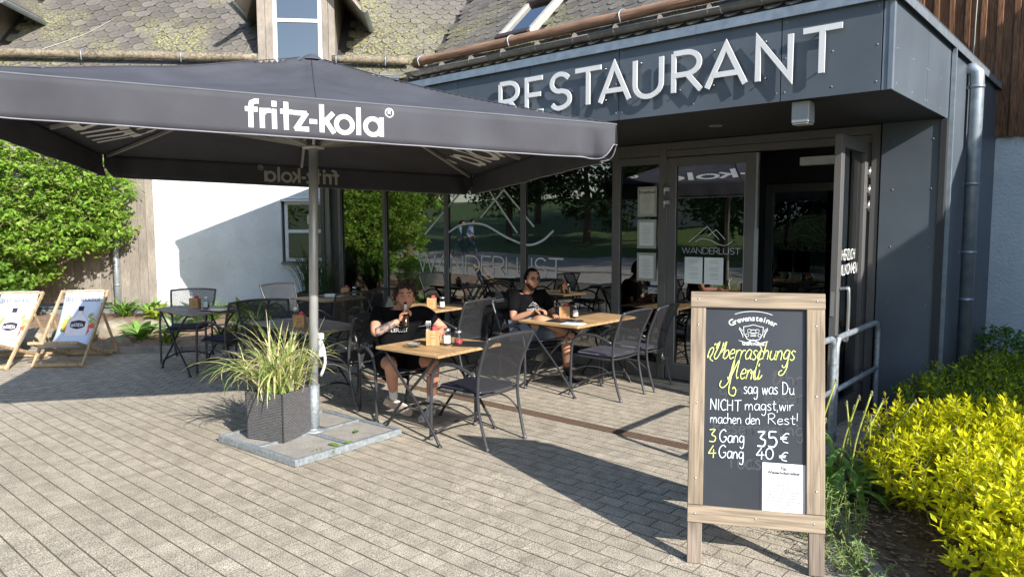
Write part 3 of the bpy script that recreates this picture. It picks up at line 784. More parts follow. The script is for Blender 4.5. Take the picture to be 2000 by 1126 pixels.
for k, (x, gw_) in SGX.items():
    for zz in (2.76, 3.02): q.tube([(x + .05 if k[0] != 'T' else x + .1, YF - .031, zz if k[0] != 'T' else zz), (x + .05 if k[0] != 'T' else x + .1, YF, zz)], .005, 6)
o = q.obj('standoff', m_steel, lt, kind='stuff'); o.matrix_parent_inverse = Matrix.Translation((3.2, -(YF - .13), -2.75))
# emergency lamp box under the fascia
lb = thing('lamp_box', 'pale grey square lamp housing hanging under the fascia edge', 'lamp', (-1.92, 5.42, 2.585))
q = MB(); q.box((0, 0, -.08), (.125, .125, .155), bev=.006); q.obj('housing', mat('lamp_grey', (.30, .31, .325), .45), lb)
q = MB(); q.box((0, 0, -.162), (.11, .11, .008)); q.obj('lens', mat('lamp_lens', (.5, .5, .46), .3), lb)

# glass front
def frame_bar(x0, x1, z0, z1, y=YG, d=.06, name='mullion', m=m_frame):
    q = MB(); q.bx(x0, x1, y - .03, y + d - .03, z0, z1, bev=.003); return P(name, q, m)
mull = [(-10.30, -10.16), (-9.93, -9.86), (-8.79, -8.725), (-7.44, -7.375), (-6.025, -5.955), (-4.635, -4.545), (-4.03, -3.945)]
for a, b in mull: frame_bar(a, b, .0, ZS - .005)
frame_bar(-10.17, -4.63 - .0, 2.43, ZS - .006, name='top_rail', y=YG + .004)
frame_bar(-10.17, -4.63, .0, .13, name='bottom_rail', y=YG + .004)
frame_bar(-4.55, -4.03, 2.36, 2.44, name='top_rail', y=YG + .002); frame_bar(-4.55, -4.03, 2.445, ZS - .006, name='top_rail', y=YG + .008); frame_bar(-4.55, -4.03, .0, .17, name='bottom_rail', y=YG + .004)
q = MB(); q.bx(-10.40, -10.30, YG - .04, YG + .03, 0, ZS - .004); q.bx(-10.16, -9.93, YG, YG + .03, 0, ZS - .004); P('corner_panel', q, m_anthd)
for (a, b), (c, d) in zip(mull[1:-1], mull[2:]):
    q = MB(); q.bx(b + .001, c - .001, YG + .008, YG + .014, .13, 2.43 if c < -4.5 else 2.36); P('glass_pane', q, g_win)
# bright gasket lines beside the mullions
q = MB()
for a, b in mull[1:]: q.bx(b, b + .007, YG - .012, YG - .004, .14, 2.4)
P('gasket', q, m_frame2, kind='stuff')
# door frame
frame_bar(-3.945, -1.815, 2.50, ZS - .006, name='door_head', d=.10); frame_bar(-3.945, -1.86, 2.425, 2.496, name='door_head', y=YG + .012, d=.08)
frame_bar(-1.885, -1.815, 0, 2.50, name='door_jamb', d=.10); frame_bar(-2.0, -1.89, 0, 2.42, name='door_jamb', y=YG + .02, d=.08)
# left leaf, closed
dl = thing('entrance_door', 'closed left glass leaf of the double entrance door with two sheets taped on', 'door', (-3.94, YG, 0))
def fr(mb_name, par, x0, x1, z0, z1, yy=-.02, w=.10, wb=.17, wt=.095, d=.055):
    for nm, (a, b, c, e) in (('stile', (x0, x0 + w, z0, z1)), ('stile', (x1 - w, x1, z0, z1)), ('top_rail', (x0 + w, x1 - w, z1 - wt, z1)), ('bottom_rail', (x0 + w, x1 - w, z0, z0 + wb))):
        q = MB(); q.bx(a, b, yy, yy + d, c, e, bev=.003); q.obj(nm, m_frame, par)
    q = MB(); q.bx(x0 + w, x1 - w, yy + .02, yy + .026, z0 + wb, z1 - wt); g = q.obj('glass_pane', g_win, par)
    q = MB(); t = .006
    for (a, b, c, e) in ((x0 + w, x0 + w + t, z0 + wb, z1 - wt), (x1 - w - t, x1 - w, z0 + wb, z1 - wt), (x0 + w, x1 - w, z0 + wb, z0 + wb + t)): q.bx(a, b, yy - .002, yy + .01, c, e)
    q.obj('glazing_bead', m_frame2, par)
    return g
fr('d', dl, .01, .985, .012, 2.415)
for z in (2.08, 1.94, .24):
    q = MB(); q.tube([(-.012, -.045, z - .06), (-.012, -.045, z + .06)], .011, 8); q.bx(-.01, .05, -.05, -.02, z - .02, z + .02); q.obj('hinge', m_steel, dl)
q = MB(); q.bx(.985, 1.012, -.012, .03, .012, 2.41); q.obj('astragal', m_frame2, dl)
q = MB(); fm = ((.20, -.025, 1.395), (1, 0, 0), (0, 0, 1), (0, -1, 0)); strokes_text(q, 'WANDERLUST', CAPS, .062, fm, .065, width=.655, depth=0)
mountain(q, ((.275, -.025, 1.475), (1, 0, 0), (0, 0, 1), (0, -1, 0)), .50, .21, .006); q.obj('lettering', m_vinyl, dl)
for x, w, lab in ((.235, .207, 'left'), (.462, .212, 'right')):
    q = MB(); q.bx(x, x + w, -.03, -.0285, 1.075, 1.357); o = q.obj('notice_sheet', m_paper, dl)
    q = MB()
    for i, z in enumerate([1.32, 1.30, 1.25, 1.235, 1.22, 1.19, 1.175, 1.16, 1.135]): q.bx(x + .05 + .01 * (i % 3), x + w - .05 - .008 * (i % 2), -.0306, -.0301, z, z + .003)
    q.obj('print', m_inkg, o)
# right leaf, standing open
ro = thing('entrance_door', 'right glass door leaf standing open outwards with HERZLICH WILLKOMMEN lettering', 'door', (-1.93, YG - .03, 0), radians(-87.5))
fr('d', ro, .03, .91, .012, 2.42, yy=-.0275)
for z in (2.16, 2.0, 1.86, .3):
    q = MB(); q.tube([(.0, .035, z - .05), (.0, .035, z + .05)], .012, 8); q.bx(.0, .06, .02, .04, z - .022, z + .022); q.obj('hinge', m_steel, ro)
hd = MB(); hd.tube(curve([(.84, .03, 1.17), (.84, .075, 1.175), (.84, .10, 1.15), (.84, .10, .78), (.84, .075, .755), (.84, .03, .76)], 5), .014, 10)
hd.obj('pull_handle', m_steel, ro)
q = MB(); q.bx(.913, .916, -.02, .01, .95, 1.15); q.obj('lock_plate', m_steel, ro)
# lettering reads from outside (from +x), i.e. on the face pointing along local +y
# local x runs from hinge to free edge (towards -Y); text left-to-right as seen from +X runs towards +Y = local -x
fm = ((.70, .003, 1.40), (-1, 0, 0), (0, 0, 1), (0, 1, 0)); q = MB(); strokes_text(q, 'HERZLICH', CAPS, .085, fm, .12, width=.42)
fm = ((.78, .003, 1.275), (-1, 0, 0), (0, 0, 1), (0, 1, 0)); strokes_text(q, 'WILLKOMMEN', CAPS, .085, fm, .12, width=.60); q.obj('lettering', mat('vinyl_white', (.8, .8, .78), .5), ro)
# inner vestibule door and interior shell
vd = thing('vestibule_door', 'inner glass door in the dark entrance lobby', 'door', (-3.35, 8.35, 0))
fr('d', vd, .0, 1.08, .0, 2.16, w=.09)
q = MB(); strokes_text(q, 'WANDERLUST', CAPS, .066, ((.18, -.03, 1.40), (1, 0, 0), (0, 0, 1), (0, -1, 0)), .05, width=.72); mountain(q, ((.25, -.03, 1.49), (1, 0, 0), (0, 0, 1), (0, -1, 0)), .56, .23, .005); q.obj('lettering', mat('lettering_reflection', (.16, .17, .18), .6), vd)  # faint reflection of the entrance lettering, painted on as dim strokes
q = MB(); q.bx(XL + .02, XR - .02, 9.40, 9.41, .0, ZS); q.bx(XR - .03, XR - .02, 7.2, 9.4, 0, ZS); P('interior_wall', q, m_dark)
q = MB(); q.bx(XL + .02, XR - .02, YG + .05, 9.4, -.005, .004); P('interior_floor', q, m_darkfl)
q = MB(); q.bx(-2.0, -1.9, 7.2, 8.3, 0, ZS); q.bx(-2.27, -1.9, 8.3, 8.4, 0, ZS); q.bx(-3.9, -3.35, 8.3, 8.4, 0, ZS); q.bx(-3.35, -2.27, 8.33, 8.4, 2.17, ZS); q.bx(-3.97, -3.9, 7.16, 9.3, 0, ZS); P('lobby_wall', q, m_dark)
q = MB(); q.bx(-2.62, -2.28, 7.35, 7.42, 2.28, 2.36); P('exit_lamp', q, mat('exit_box', (.6, .6, .6), .5))
# panel to the right of the door
q = MB(); q.bx(-1.80, -1.345, 7.05, 7.08, .03, ZS - .002); P('wall_panel', q, m_anth)
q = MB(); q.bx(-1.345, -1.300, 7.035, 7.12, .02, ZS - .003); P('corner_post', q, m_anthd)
q = MB(); q.bx(-1.298, -1.27, 7.125, 7.16, .02, ZT); P('corner_strip', q, m_zinc)
# downpipe on the side wall
q = MB(); pp = [(XR - .02, 7.86, 3.11), (XR + .04, 7.875, 3.11), (XR + .075, 7.88, 3.07), (XR + .08, 7.88, 2.95), (XR + .08, 7.88, .0)]
q.tube(pp, [.052, .06, .062, .058, .058], 16); P('downpipe', q, m_zinc)
for z in (2.93, 2.05, 1.42, .98):
    q = MB(); q.tube([(XR + .08, 7.88, z), (XR + .08, 7.88, z + .03)], .064, 16); q.bx(XR, XR + .08, 7.875, 7.885, z, z + .03); P('pipe_clip', q, m_zinc)
# main window lettering and menu sheets
ws = thing('window_lettering', 'big silver WANDERLUST lettering with mountain outline on the restaurant window', 'sign', (-6.7, YG, 1.3))
q = MB(); strokes_text(q, 'WANDERLUST', CAPS, .245, ((-8.02, YG + .004, 1.04), (1, 0, 0), (0, 0, 1), (0, -1, 0)), .085, width=2.68)
polystroke(q, [(-7.87, 1.57), (-6.95, 2.30), (-6.72, 2.30), (-6.1, 1.60)], ((0, YG + .003, 0), (1, 0, 0), (0, 0, 1), (0, -1, 0)), .024)
polystroke(q, [(-6.75, 1.80), (-6.33, 2.16), (-5.82, 1.68)], ((0, YG + .002, 0), (1, 0, 0), (0, 0, 1), (0, -1, 0)), .024)
c = curve([(-7.42, 1.58, 0), (-7.1, 1.71, 0), (-6.7, 1.71, 0), (-6.3, 1.55, 0), (-5.95, 1.45, 0), (-5.7, 1.50, 0), (-5.51, 1.63, 0)], 6)
polystroke(q, [(a.x, a.y) for a in c], ((0, YG + .001, 0), (1, 0, 0), (0, 0, 1), (0, -1, 0)), .026)
o = q.obj('lettering', m_vinyl, ws); o.matrix_parent_inverse = Matrix.Translation((6.7, -YG, -1.3))
for i, (z0, z1, tx, lab) in enumerate(((1.79, 2.12, 'Streetfood', 'framed menu headed Streetfood, topmost of three in the narrow window'), (1.437, 1.757, None, 'framed menu sheet in the middle of three in the narrow window'), (1.073, 1.388, None, 'lowest of three framed menu sheets in the narrow window'))):
    t = thing('framed_menu', lab, 'menu', (-4.193, YG - .002, z0), 0, 'framed menus beside the entrance door')
    q = MB(); q.bx(-.12, .12, 0, .006, 0, z1 - z0); q.obj('mount', mat('menu_mount', (.36, .38, .34), .6), t)
    q = MB(); q.bx(-.092, .092, -.002, -.0005, .03, z1 - z0 - .03); q.obj('sheet', m_paper if tx is None else mat('menu_paper', (.52, .52, .45), .6), t)
    q = MB()
    for k in range(12): 
        w = .03 + .035 * ((k * 7) % 5) / 4
        q.bx(-w, w, -.003, -.0022, .055 + k * .0165, .0575 + k * .0165)
    q.obj('print', m_inkg, t)
    if tx: print_text('heading', tx, .048, ((0, -.003, z1 - z0 - .075), (1, 0, 0), (0, 0, 1), (0, -1, 0)), m_ink, t, offset=.0012)
st = thing('window_sticker', 'small white window sticker reading 2026 low on the narrow pane', 'sticker', (-4.09, YG + .002, .94))
q = MB(); q.bx(-.078, .078, -.001, .001, 0, .06); q.obj('label', mat('sticker_white', (.75, .78, .8), .5), st)
q = MB(); q.bx(-.07, .078, -.001, .001, .061, .078); q.obj('band', mat('sticker_blue', (.02, .10, .2), .5), st)
print_text('print', '2026', .062, ((-.02, -.0015, .011), (1, 0, 0), (0, 0, 1), (0, -1, 0)), m_ink, st, offset=.001)

# ------------------------------------------------------------------ main building (right) and left wing
SL = math.tan(radians(42))
mainb = thing('main_building', 'long building with mossy shingled roof, brown boards and white render behind the annexe', 'building', (0, 9.7, 0))
mi = Matrix.Translation((0, -9.7, 0))
def PM(name, mb, m, **kw): o = mb.obj(name, m, mainb, **kw); o.matrix_parent_inverse = mi; return o
q = MB(); q.bx(-10.2, .3, 9.71, 9.95, .2, 4.5); q.bx(.3, 2.5, 9.71, 9.95, 0, 4.5); q.bx(-2.2, 2.5, 9.711, 9.951, 4.5, 7.3); PM('wall', q, m_rend)
q = MB(); q.bx(-1.3, .3, 9.70, 9.95, 0, .075); q.bx(-1.3, .3, 9.69, 9.95, -.02, .07); PM('plinth', q, m_plinth)
q = MB(); q.bx(-1.3, .3, 9.66, 9.70, .078, .17); PM('base_trim', q, m_plinth)
x = .32; i = 0
x = 2.4
while x > -2.15:
    w = .155; q = MB(); q.bx(x - w, x - .004, 9.655, 9.675, 2.655, 7.2); PM('board', q, m_brown); x -= w
    q = MB(); q.bx(x - .028, x + .028, 9.63, 9.655, 2.645, 7.2, bev=.004); PM('batten', q, m_brown)
ZE, YE = 4.35, 9.02
# gutter and log snow rail over the right roof edge
def gutter(mb, a, b, r=.065, n=9):
    a, b = V(a), V(b); d = (b - a).normalized(); s = V((0, 0, 1)).cross(d).normalized(); vs = []
    for p in (a, b):
        for rr_ in (r, r - .004):
            for k in range(n + 1):
                t = pi + pi * k / n; vs.append(p + s * (cos(t) * rr_) + V((0, 0, sin(t) * rr_)))
    m = n + 1
    fs = []
    for k in range(n): fs += [(k, k + 1, 2 * m + k + 1, 2 * m + k), (m + k + 1, m + k, 3 * m + k, 3 * m + k + 1)]
    fs += [(0, m, 3 * m, 2 * m), (n, 2 * m + n, 3 * m + n, m + n)]
    mb.add(vs, fs, True); mb.tube([a + s * r, b + s * r], .008, 6); mb.tube([a - s * r, b - s * r], .008, 6)
for k in range(4):
    q = MB(); gutter(q, (-10.4 + k * 2.05, 9.0, 4.475), (-8.36 + k * 2.05, 9.0, 4.475), .075); PM('gutter', q, m_zincd)
q = MB()
for k in range(12): q.tube([(-10.2 + k * .72, 9.0, 4.475), (-10.185 + k * .72, 9.0, 4.475)], .082, 12)
PM('gutter_bracket', q, m_zincd, kind='stuff')
lg = MB(); r_l = random.Random(2); lg.tube([(-10.42 + k * .25, 9.22, 4.72 + .004 * sin(k * 1.3)) for k in range(31)], [.078 + r_l.uniform(-.004, .004) for k in range(31)], 12); PM('snow_rail_log', lg, m_logr)
lg = MB(); lg.tube([(-2.90 + k * .25, 9.22, 4.715) for k in range(4)], .075, 12); PM('snow_rail_log', lg, m_log)
for xx in (-10.25, -8.05, -5.9, -3.7):
    q = MB(); q.tube(curve([(xx + .02, 9.36, 4.80), (xx, 9.22, 4.815), (xx - .01, 9.13, 4.74), (xx, 9.16, 4.62)], 4), .012, 6); PM('rail_hook', q, m_zinc)

wing = thing('left_wing', 'white rendered side wing with dormer, weathered boards and mossy shingled roof', 'building', tuple(P0))
wi = Matrix.Translation(-P0)
def wp(s, off, z): p = P0 + WU * s + WN * off; return V((p.x, p.y, z))
WM = Matrix((WU, -WN, V((0, 0, 1)))).transposed().to_4x4(); WM.translation = P0     # local x along wall, y into the building, z up
def PW_(name, mb, m, **kw): o = mb.obj(name, m, wing, **kw); o.matrix_basis = wi @ WM; return o
def wbx(*a, **k): q = MB(); q.bx(*a, **k); return q
# wall with a window opening at s 2.29..2.75
PW_('wall', wbx(0, 2.29, 0, .3, .22, 4.45), m_rend); PW_('wall', wbx(2.29, 3.25, 0, .3, 2.21, 4.45), m_rend); PW_('wall', wbx(2.29, 3.25, 0, .3, .22, .99), m_rend); PW_('wall', wbx(3.25, 5.2, 0, .3, .22, 4.45), m_rend)
PW_('plinth', wbx(-6.8, 5.2, .02, .3, -.05, .215), m_plinth)
PW_('repaired_patch', wbx(.28, 1.42, -.004, .0, .98, 2.30), m_rend)
q = MB(); q.bx(.22, 1.50, -.011, -.004, 2.30, 2.315); q.bx(.22, .235, -.011, -.004, 1.5, 2.30); q.bx(1.44, 1.455, -.011, -.004, 1.4, 2.3); PW_('plaster_frame', q, m_rend)
w = PW_('window', wbx(2.34, 2.40, .05, .1, 1.03, 2.16), m_winw)
for a in ((2.40, 3.14, 2.10, 2.16), (2.40, 3.14, 1.03, 1.09), (2.40, 3.14, 1.57, 1.63), (3.14, 3.2, 1.03, 2.16)): 
    o = wbx(a[0], a[1], .052, .1, a[2], a[3]).obj('sash', m_winw, w)
wbx(2.40, 3.14, .07, .074, 1.09, 2.10).obj('pane', g_dark, w)
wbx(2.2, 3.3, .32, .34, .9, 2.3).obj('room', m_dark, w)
wbx(2.28, 3.26, -.05, .05, 2.16, 2.20).obj('lintel_trim', m_winw, w); wbx(2.28, 3.26, -.10, .06, .985, 1.02).obj('sill', m_zincd, w)
x = .0; k = 0; r_w = random.Random(9)
while x > -6.4:
    ww = r_w.choice((.13, .15, .17)); PW_('board', wbx(x - ww + .003, x, -.012 + r_w.uniform(-.006, .006), .03, .24 if x > -.7 else .3, 4.4, bev=.004), m_oldwood); x -= ww
PW_('drip_edge', wbx(-6.4, .02, -.03, .03, .215, .235), m_zincd)
# rain pipe between boards and wall
q = MB(); q.tube([(-.66, -.12, 4.3), (-.66, -.12, .9), (-.66, -.12, 0)], .05, 14); PW_('downpipe', q, m_galv)
for z in (.62, 1.9): q = MB(); q.tube([(-.66, -.12, z), (-.66, -.12, z + .03)], .056, 14); PW_('pipe_clip', q, m_galv)
# window grid low by the corner: planting in front
# roof planes ---------------------------------------------------------------
EOFF = .42; EZ = 4.38
def zL(x, y): return EZ + SL * (-( (x - P0.x) * WN.x + (y - P0.y) * WN.y) + EOFF)
def zR(x, y): return ZE + SL * (y - YE)
def roof_shingles(par, inv, O, U, Wd, us, vs_, keep, name_seed):
    """O eave origin, U along the eave, Wd up the slope (unit), us range along, vs_ number of courses"""
    r = random.Random(name_seed); Nn = U.cross(Wd).normalized(); 
    if Nn.z < 0: Nn = -Nn
    sw, sh = .265, .205; out = []
    for j in range(vs_):
        v0 = j * sh
        for i in range(int(us[0] / sw), int(us[1] / sw)):
            u0 = i * sw + (j % 2) * sw * .5 + r.uniform(-.006, .006)
            p = O + U * u0 + Wd * v0
            if not keep(p): continue
            a, b, w_ = pjpx(p)
            if w_ < 1 or a < -260 or a > 2260 or b < -150: continue
            out.append((p, r.uniform(-.012, .012), r.uniform(-.004, .004), w_, 0 < a < 2000 and 0 < b < 160))
    # one shingle: rounded lower-left drop, lifted at its lower edge
    def one(mb, Mx):
        prof = [(.0, .045), (.012, .0), (.045, -.035), (.095, -.05), (.15, -.042), (.20, -.012), (.235, .03), (.262, .085), (.262, .24), (.0, .24)]
        top = [(a, b, .018 - .05 * max(0, b) * 1.1) for a, b in prof]; bot = [(a, b, z - .009) for a, b, z in top]; n = len(prof)
        vs = [Mx @ V(t) for t in top + bot]
        mb.add(vs, [tuple(range(n))] + [(i, n + i, n + (i + 1) % n, (i + 1) % n) for i in range(n)])
    sm = MB(); one(sm, Matrix()); me = sm.mesh('shingle'); me.materials.append(m_slate)
    out.sort(key=lambda q: (not q[4], q[3]))
    R = Matrix((U, Wd, Nn)).transposed().to_4x4()
    for k, (p, t, dz, _, _2) in enumerate(out[:300]):
        o = link('shingle', me, par)
        Mx = Matrix.Translation(p + Nn * (.012 + dz)) @ R @ Matrix.Rotation(t, 4, 'Z'); o.matrix_basis = inv @ Mx
    for lot in range(3):
        mb = MB()
        for k, (p, t, dz, _, _2) in enumerate(out[300:]):
            if k % 3 == lot: one(mb, Matrix.Translation(p + Nn * (.012 + dz)) @ R @ Matrix.Rotation(t, 4, 'Z'))
        if mb.v: o = mb.obj('shingles', m_slate, par, kind='stuff'); o.matrix_parent_inverse = inv
    return len(out)
UR = V((1, 0, 0)); WRd = V((0, cos(radians(42)), sin(radians(42))))
def skyl(p):    # keep the skylight opening free
    return not (-8.62 < p.x < -7.85 and 9.55 < p.y < 11.1)
nR = roof_shingles(mainb, mi, V((-13, YE, ZE)), UR, WRd, (-1, 16), 22, lambda p: zL(p.x, p.y) <= p.z + .02 and skyl(p) and p.x < -2.5, 1)
O2 = wp(-8, EOFF, EZ); WLd = (-WN * cos(radians(42)) + V((0, 0, sin(radians(42))))).normalized()
def keepL(p):
    if zR(p.x, p.y) > p.z + .02: return False
    s = (p - P0).dot(WU)
    return not (2.0 < s < 3.4) and not (s < -2.62)
nL = roof_shingles(wing, wi, O2, WU, WLd, (0, 16), 22, keepL, 2)
# roof boards below the shingles, clipped at the valley
def clip_poly(poly, f):
    out = []
    for i, p in enumerate(poly):
        q_ = poly[(i + 1) % len(poly)]; a, b = f(p), f(q_)
        if a >= 0: out.append(p)
        if (a > 0) != (b > 0): out.append(p.lerp(q_, a / (a - b)))
    return out
pl = [V((-16, YE, ZE)), V((-2.2, YE, ZE)), V((-2.2, YE, ZE)) + WRd * 5.5, V((-16, YE, ZE)) + WRd * 5.5]
pl = clip_poly(pl, lambda p: p.z - zL(p.x, p.y)); q = MB(); q.prism(pl, (0, .05, -.06)); PM('roof', q, m_roofbase)
pl = [wp(-9, EOFF, EZ), wp(9, EOFF, EZ), wp(9, EOFF, EZ) + WLd * 5.5, wp(-9, EOFF, EZ) + WLd * 5.5]
pl = clip_poly(pl, lambda p: p.z - zR(p.x, p.y)); q = MB(); q.prism(pl, -WN * .05 - V((0, 0, .06))); o = q.obj('roof', m_roofbase, wing); o.matrix_parent_inverse = wi
# left gutter, fascia and log
q = MB(); gutter(q, wp(-9, EOFF + .07, EZ + .02), wp(4.55, EOFF + .07, EZ + .02)); o = q.obj('gutter', m_zinc, wing); o.matrix_parent_inverse = wi
for s0, s1 in ((-9, 2.02), (3.34, 4.72)):
    n = int((s1 - s0) / .25) + 2; lg = MB(); lg.tube([wp(s0 + (s1 - s0) * k / (n - 1), .30, 4.72 + .006 * sin(k * .9)) for k in range(n)], [.072 + r_l.uniform(-.004, .004) for k in range(n)], 12)
    o = lg.obj('snow_rail_log', wood('log_rail_diag', (.15, .12, .085), (.34, .29, .21), 0, ring=9), wing); o.matrix_parent_inverse = wi
for s in (-.96, .72, 3.42, 4.3, -3.4):
    q = MB(); q.tube(curve([wp(s, .2, 4.83), wp(s, .3, 4.815), wp(s, .39, 4.74), wp(s, .37, 4.6)], 4), .011, 6); o = q.obj('rail_hook', m_zinc, wing); o.matrix_parent_inverse = wi
# dormers
def dormer(s0, full=True):
    d = MB(); a, b = s0, s0 + 1.38
    for x0, x1 in ((a, a + .14), (a + .145, a + .28), (b - .23, b - .12), (b - .115, b)):
        PW_('dormer_board', wbx(x0, x1, -.16, -.13, 4.30, 6.3, bev=.004), m_oldwood)
    PW_('dormer_cheek', wbx(a + .01, a + .03, -.13, 2.2, 4.4, 6.2), m_oldwood); PW_('dormer_cheek', wbx(b - .03, b - .01, -.13, 2.2, 4.4, 6.2), m_oldwood)
    PW_('dormer_wall', wbx(a + .28, b - .23, -.08, -.06, 5.95, 6.3), m_oldwood)
    w = PW_('dormer_window', wbx(a + .28, a + .345, -.15, -.09, 4.3, 6.0), m_winw)
    for e in ((a + .345, b - .30, 5.40, 5.46), (a + .345, b - .30, 4.30, 4.36), (a + .345, b - .3, 5.9, 6.0), (b - .30, b - .232, 4.3, 6.0)): wbx(e[0], e[1], -.148, -.09, e[2], e[3]).obj('sash', m_winw, w)
    wbx(a + .345, b - .30, -.12, -.115, 4.36, 5.9).obj('pane', glassmat('dormer_glass', .30, .4, (.1, .12, .15)), w)
    # gable roof with overhanging verge
    cx_ = (a + b) / 2; 
    for sg, ov in ((-1, .30), (1, .52)):
        hw = (b - a) / 2 + ov; zt = 6.62 + .35; ze = 5.52 if sg > 0 else 5.62
        p = [V((cx_, -.55, zt)), V((cx_ + sg * hw, -.55, ze)), V((cx_ + sg * hw, 2.8, ze)), V((cx_, 2.8, zt))]
        q = MB(); q.prism(p, (0, 0, .07)); PW_('dormer_roof', q, m_oldwood)
        q = MB(); q.prism([v + V((0, 0, .075)) for v in p], (0, 0, .03)); PW_('dormer_roofing', q, m_slate)
        q = MB(); gutter(q, (cx_ + sg * (hw + .06), -.62, ze), (cx_ + sg * (hw + .06), 2.6, ze), .055); PW_('gutter', q, m_zinc)
dormer(2.0); dormer(-4.05)
# conductor wires on the roofs
def wire(pts, par, inv): q = MB(); q.tube(curve(pts, 5), .006, 5); o = q.obj('conductor_wire', mat('wire', (.45, .44, .4), .5, .4), par); o.matrix_parent_inverse = inv
def rl(s, v_): p = O2 + WU * (s + 8) + WLd * v_; return p + V((0, 0, .05))
wire([rl(3.95, 1.25), rl(3.85, .9), rl(3.78, .5), rl(3.8, .1)], wing, wi); wire([rl(1.75, 1.0), rl(1.70, .6), rl(1.55, .25)], wing, wi); wire([rl(-.9, 1.9), rl(-1.3, 1.2), rl(-2.1, .4)], wing, wi)
def rrf(x, v_): p = V((x, YE, ZE)) + WRd * v_; return p + V((0, 0, .05))
wire([rrf(-8.58, .62), rrf(-9.3, .4), rrf(-10.2, .3), rrf(-10.5, .1)], mainb, mi); wire([rrf(-8.5, .55), rrf(-9.2, .33), rrf(-10.2, .12)], mainb, mi)
wire([(-1.52, 9.6, 4.9), (-1.54, 9.58, 4.0), (-1.56, 9.6, 3.5), (-1.6, 9.2, 3.28), (-1.55, 8.6, 3.26)], mainb, mi)
# skylight
SM = Matrix((UR, WRd, UR.cross(WRd))).transposed().to_4x4(); SM.translation = V((-8.25, YE, ZE)) + WRd * .72
sk = bpy.data.objects.new('skylight', None); COL.objects.link(sk); sk.parent = mainb; sk.matrix_basis = mi @ SM
for a in ((-.38, -.31, 0, 1.5), (.31, .38, 0, 1.5)): wbx(a[0], a[1], a[2], a[3], -.02, .13).obj('frame', mat('skylight_frame', (.42, .39, .36), .5), sk)
wbx(-.37, .37, -.06, .06, .0, .15, bev=.01).obj('bottom_rail', mat('skylight_dark', (.05, .035, .03), .5), sk)
wbx(-.37, .37, 1.1, 1.2, .0, .15, bev=.01).obj('top_rail', mat('skylight_dark', (.05, .035, .03), .5), sk)
wbx(-.31, .31, .05, 1.1, .07, .075).obj('pane', glassmat('skylight_glass', .55, .4, (.2, .25, .3)), sk)
wbx(-.45, .45, -.22, -.06, .025, .032).obj('apron', m_zinc, sk)
# wing of the main building beyond the right edge; its gable shades the corner
gw = thing('gable_wing', 'white gabled side wing standing forward to the right of the shrubs', 'building', (.3, 7.5, 0))
ed = lambda y: 3.88 + .82 * (y - 6.16)
q = MB(); q.prism([(2.5, 4.6, -.02), (2.5, 9.66, -.02), (2.5, 9.66, ed(9.66) - .05), (2.5, 4.6, ed(4.6) - .05)], (3.5, 0, 0)); o = q.obj('wall', m_rend, gw); o.matrix_parent_inverse = Matrix.Translation((-.3, -7.5, 0))
q = MB(); q.prism([(2.45, 4.2, ed(4.2) - .05), (2.45, 10.6, ed(10.6) - .05), (2.45, 10.6, ed(10.6) + .05), (2.45, 4.2, ed(4.2) + .05)], (3.7, 0, 0)); o = q.obj('roof', m_roofbase, gw); o.matrix_parent_inverse = Matrix.Translation((-.3, -7.5, 0))

# ------------------------------------------------------------------ big square parasol
m_fab = mat('canopy_fabric', (.066, .067, .079), .85, var=.14, scale=3.5, bump=.004, bscale=5., spec=.35)
m_pole = mat('pole_grey', (.44, .44, .45), .4, .35, var=.08, scale=6)
m_rib = mat('rib_grey', (.5, .49, .46), .45, .4, var=.08)
m_print = mat('fabric_print', (.72, .72, .70), .8, var=.03)
m_prdim = mat('fabric_print_inside', (.42, .41, .38), .9, var=.03)
stains(m_fab, 1.2, .09, .34, .6)
UB = V((-4.985, 3.262, .05))
um = thing('market_parasol', 'huge square dark grey parasol with white lettering on its valance', 'parasol', tuple(UB))
ui = Matrix.Translation(-UB)
def PU(name, mb, m, par=um, **kw):
    o = mb.obj(name, m, par, **kw)
    if par is um: o.matrix_parent_inverse = ui
    return o
UC = V((-5.03, 3.30, 0)); UH = 1.815; UT = radians(58.6)
EX = V((cos(UT), sin(UT), 0)); EY = V((-sin(UT), cos(UT), 0)); UZ = 2.356
def cz(a, b): return UZ - .069 * a - .039 * b
APX = V((-4.975, 3.33, 3.0))
def cpt(a, b, drop=0., out=0.):
    """point of the canopy rim plane at (a, b) in [-1, 1]"""
    return V((UC.x, UC.y, 0)) + EX * (a * (UH + out)) + EY * (b * (UH + out)) + V((0, 0, cz(a, b) - drop))
def cano(a, b):
    m = max(abs(a), abs(b)); 
    if m < 1e-6: return APX.copy()
    ra, rb = a / m, b / m; rim = cpt(ra, rb)
    p = APX.lerp(rim, m)
    t = min(abs(a), abs(b)) / m                     # 0 on mid rib, 1 on corner rib
    sag = (4 * t * (1 - t)) * .045 * sin(pi * min(1, m * 1.0)) ** .8
    p.z -= sag + .05 * sin(pi * m) ** 1.0 * .6
    p.z += (.020 * sin(t * 26 + m * 5) * math.exp(-m * 4.2) + .004 * sin(a * 7 + b * 11) * m * (1 - m) * 4) * (m > .04)
    return p
n = 96; q = MB(); vs = [cano(-1 + 2 * i / n, -1 + 2 * j / n) for i in range(n + 1) for j in range(n + 1)]
q.add(vs, [(i * (n + 1) + j, (i + 1) * (n + 1) + j, (i + 1) * (n + 1) + j + 1, i * (n + 1) + j + 1) for i in range(n) for j in range(n)], True)
can = PU('canopy', q, m_fab)
mo = can.modifiers.new('t', 'SOLIDIFY'); mo.thickness = .003
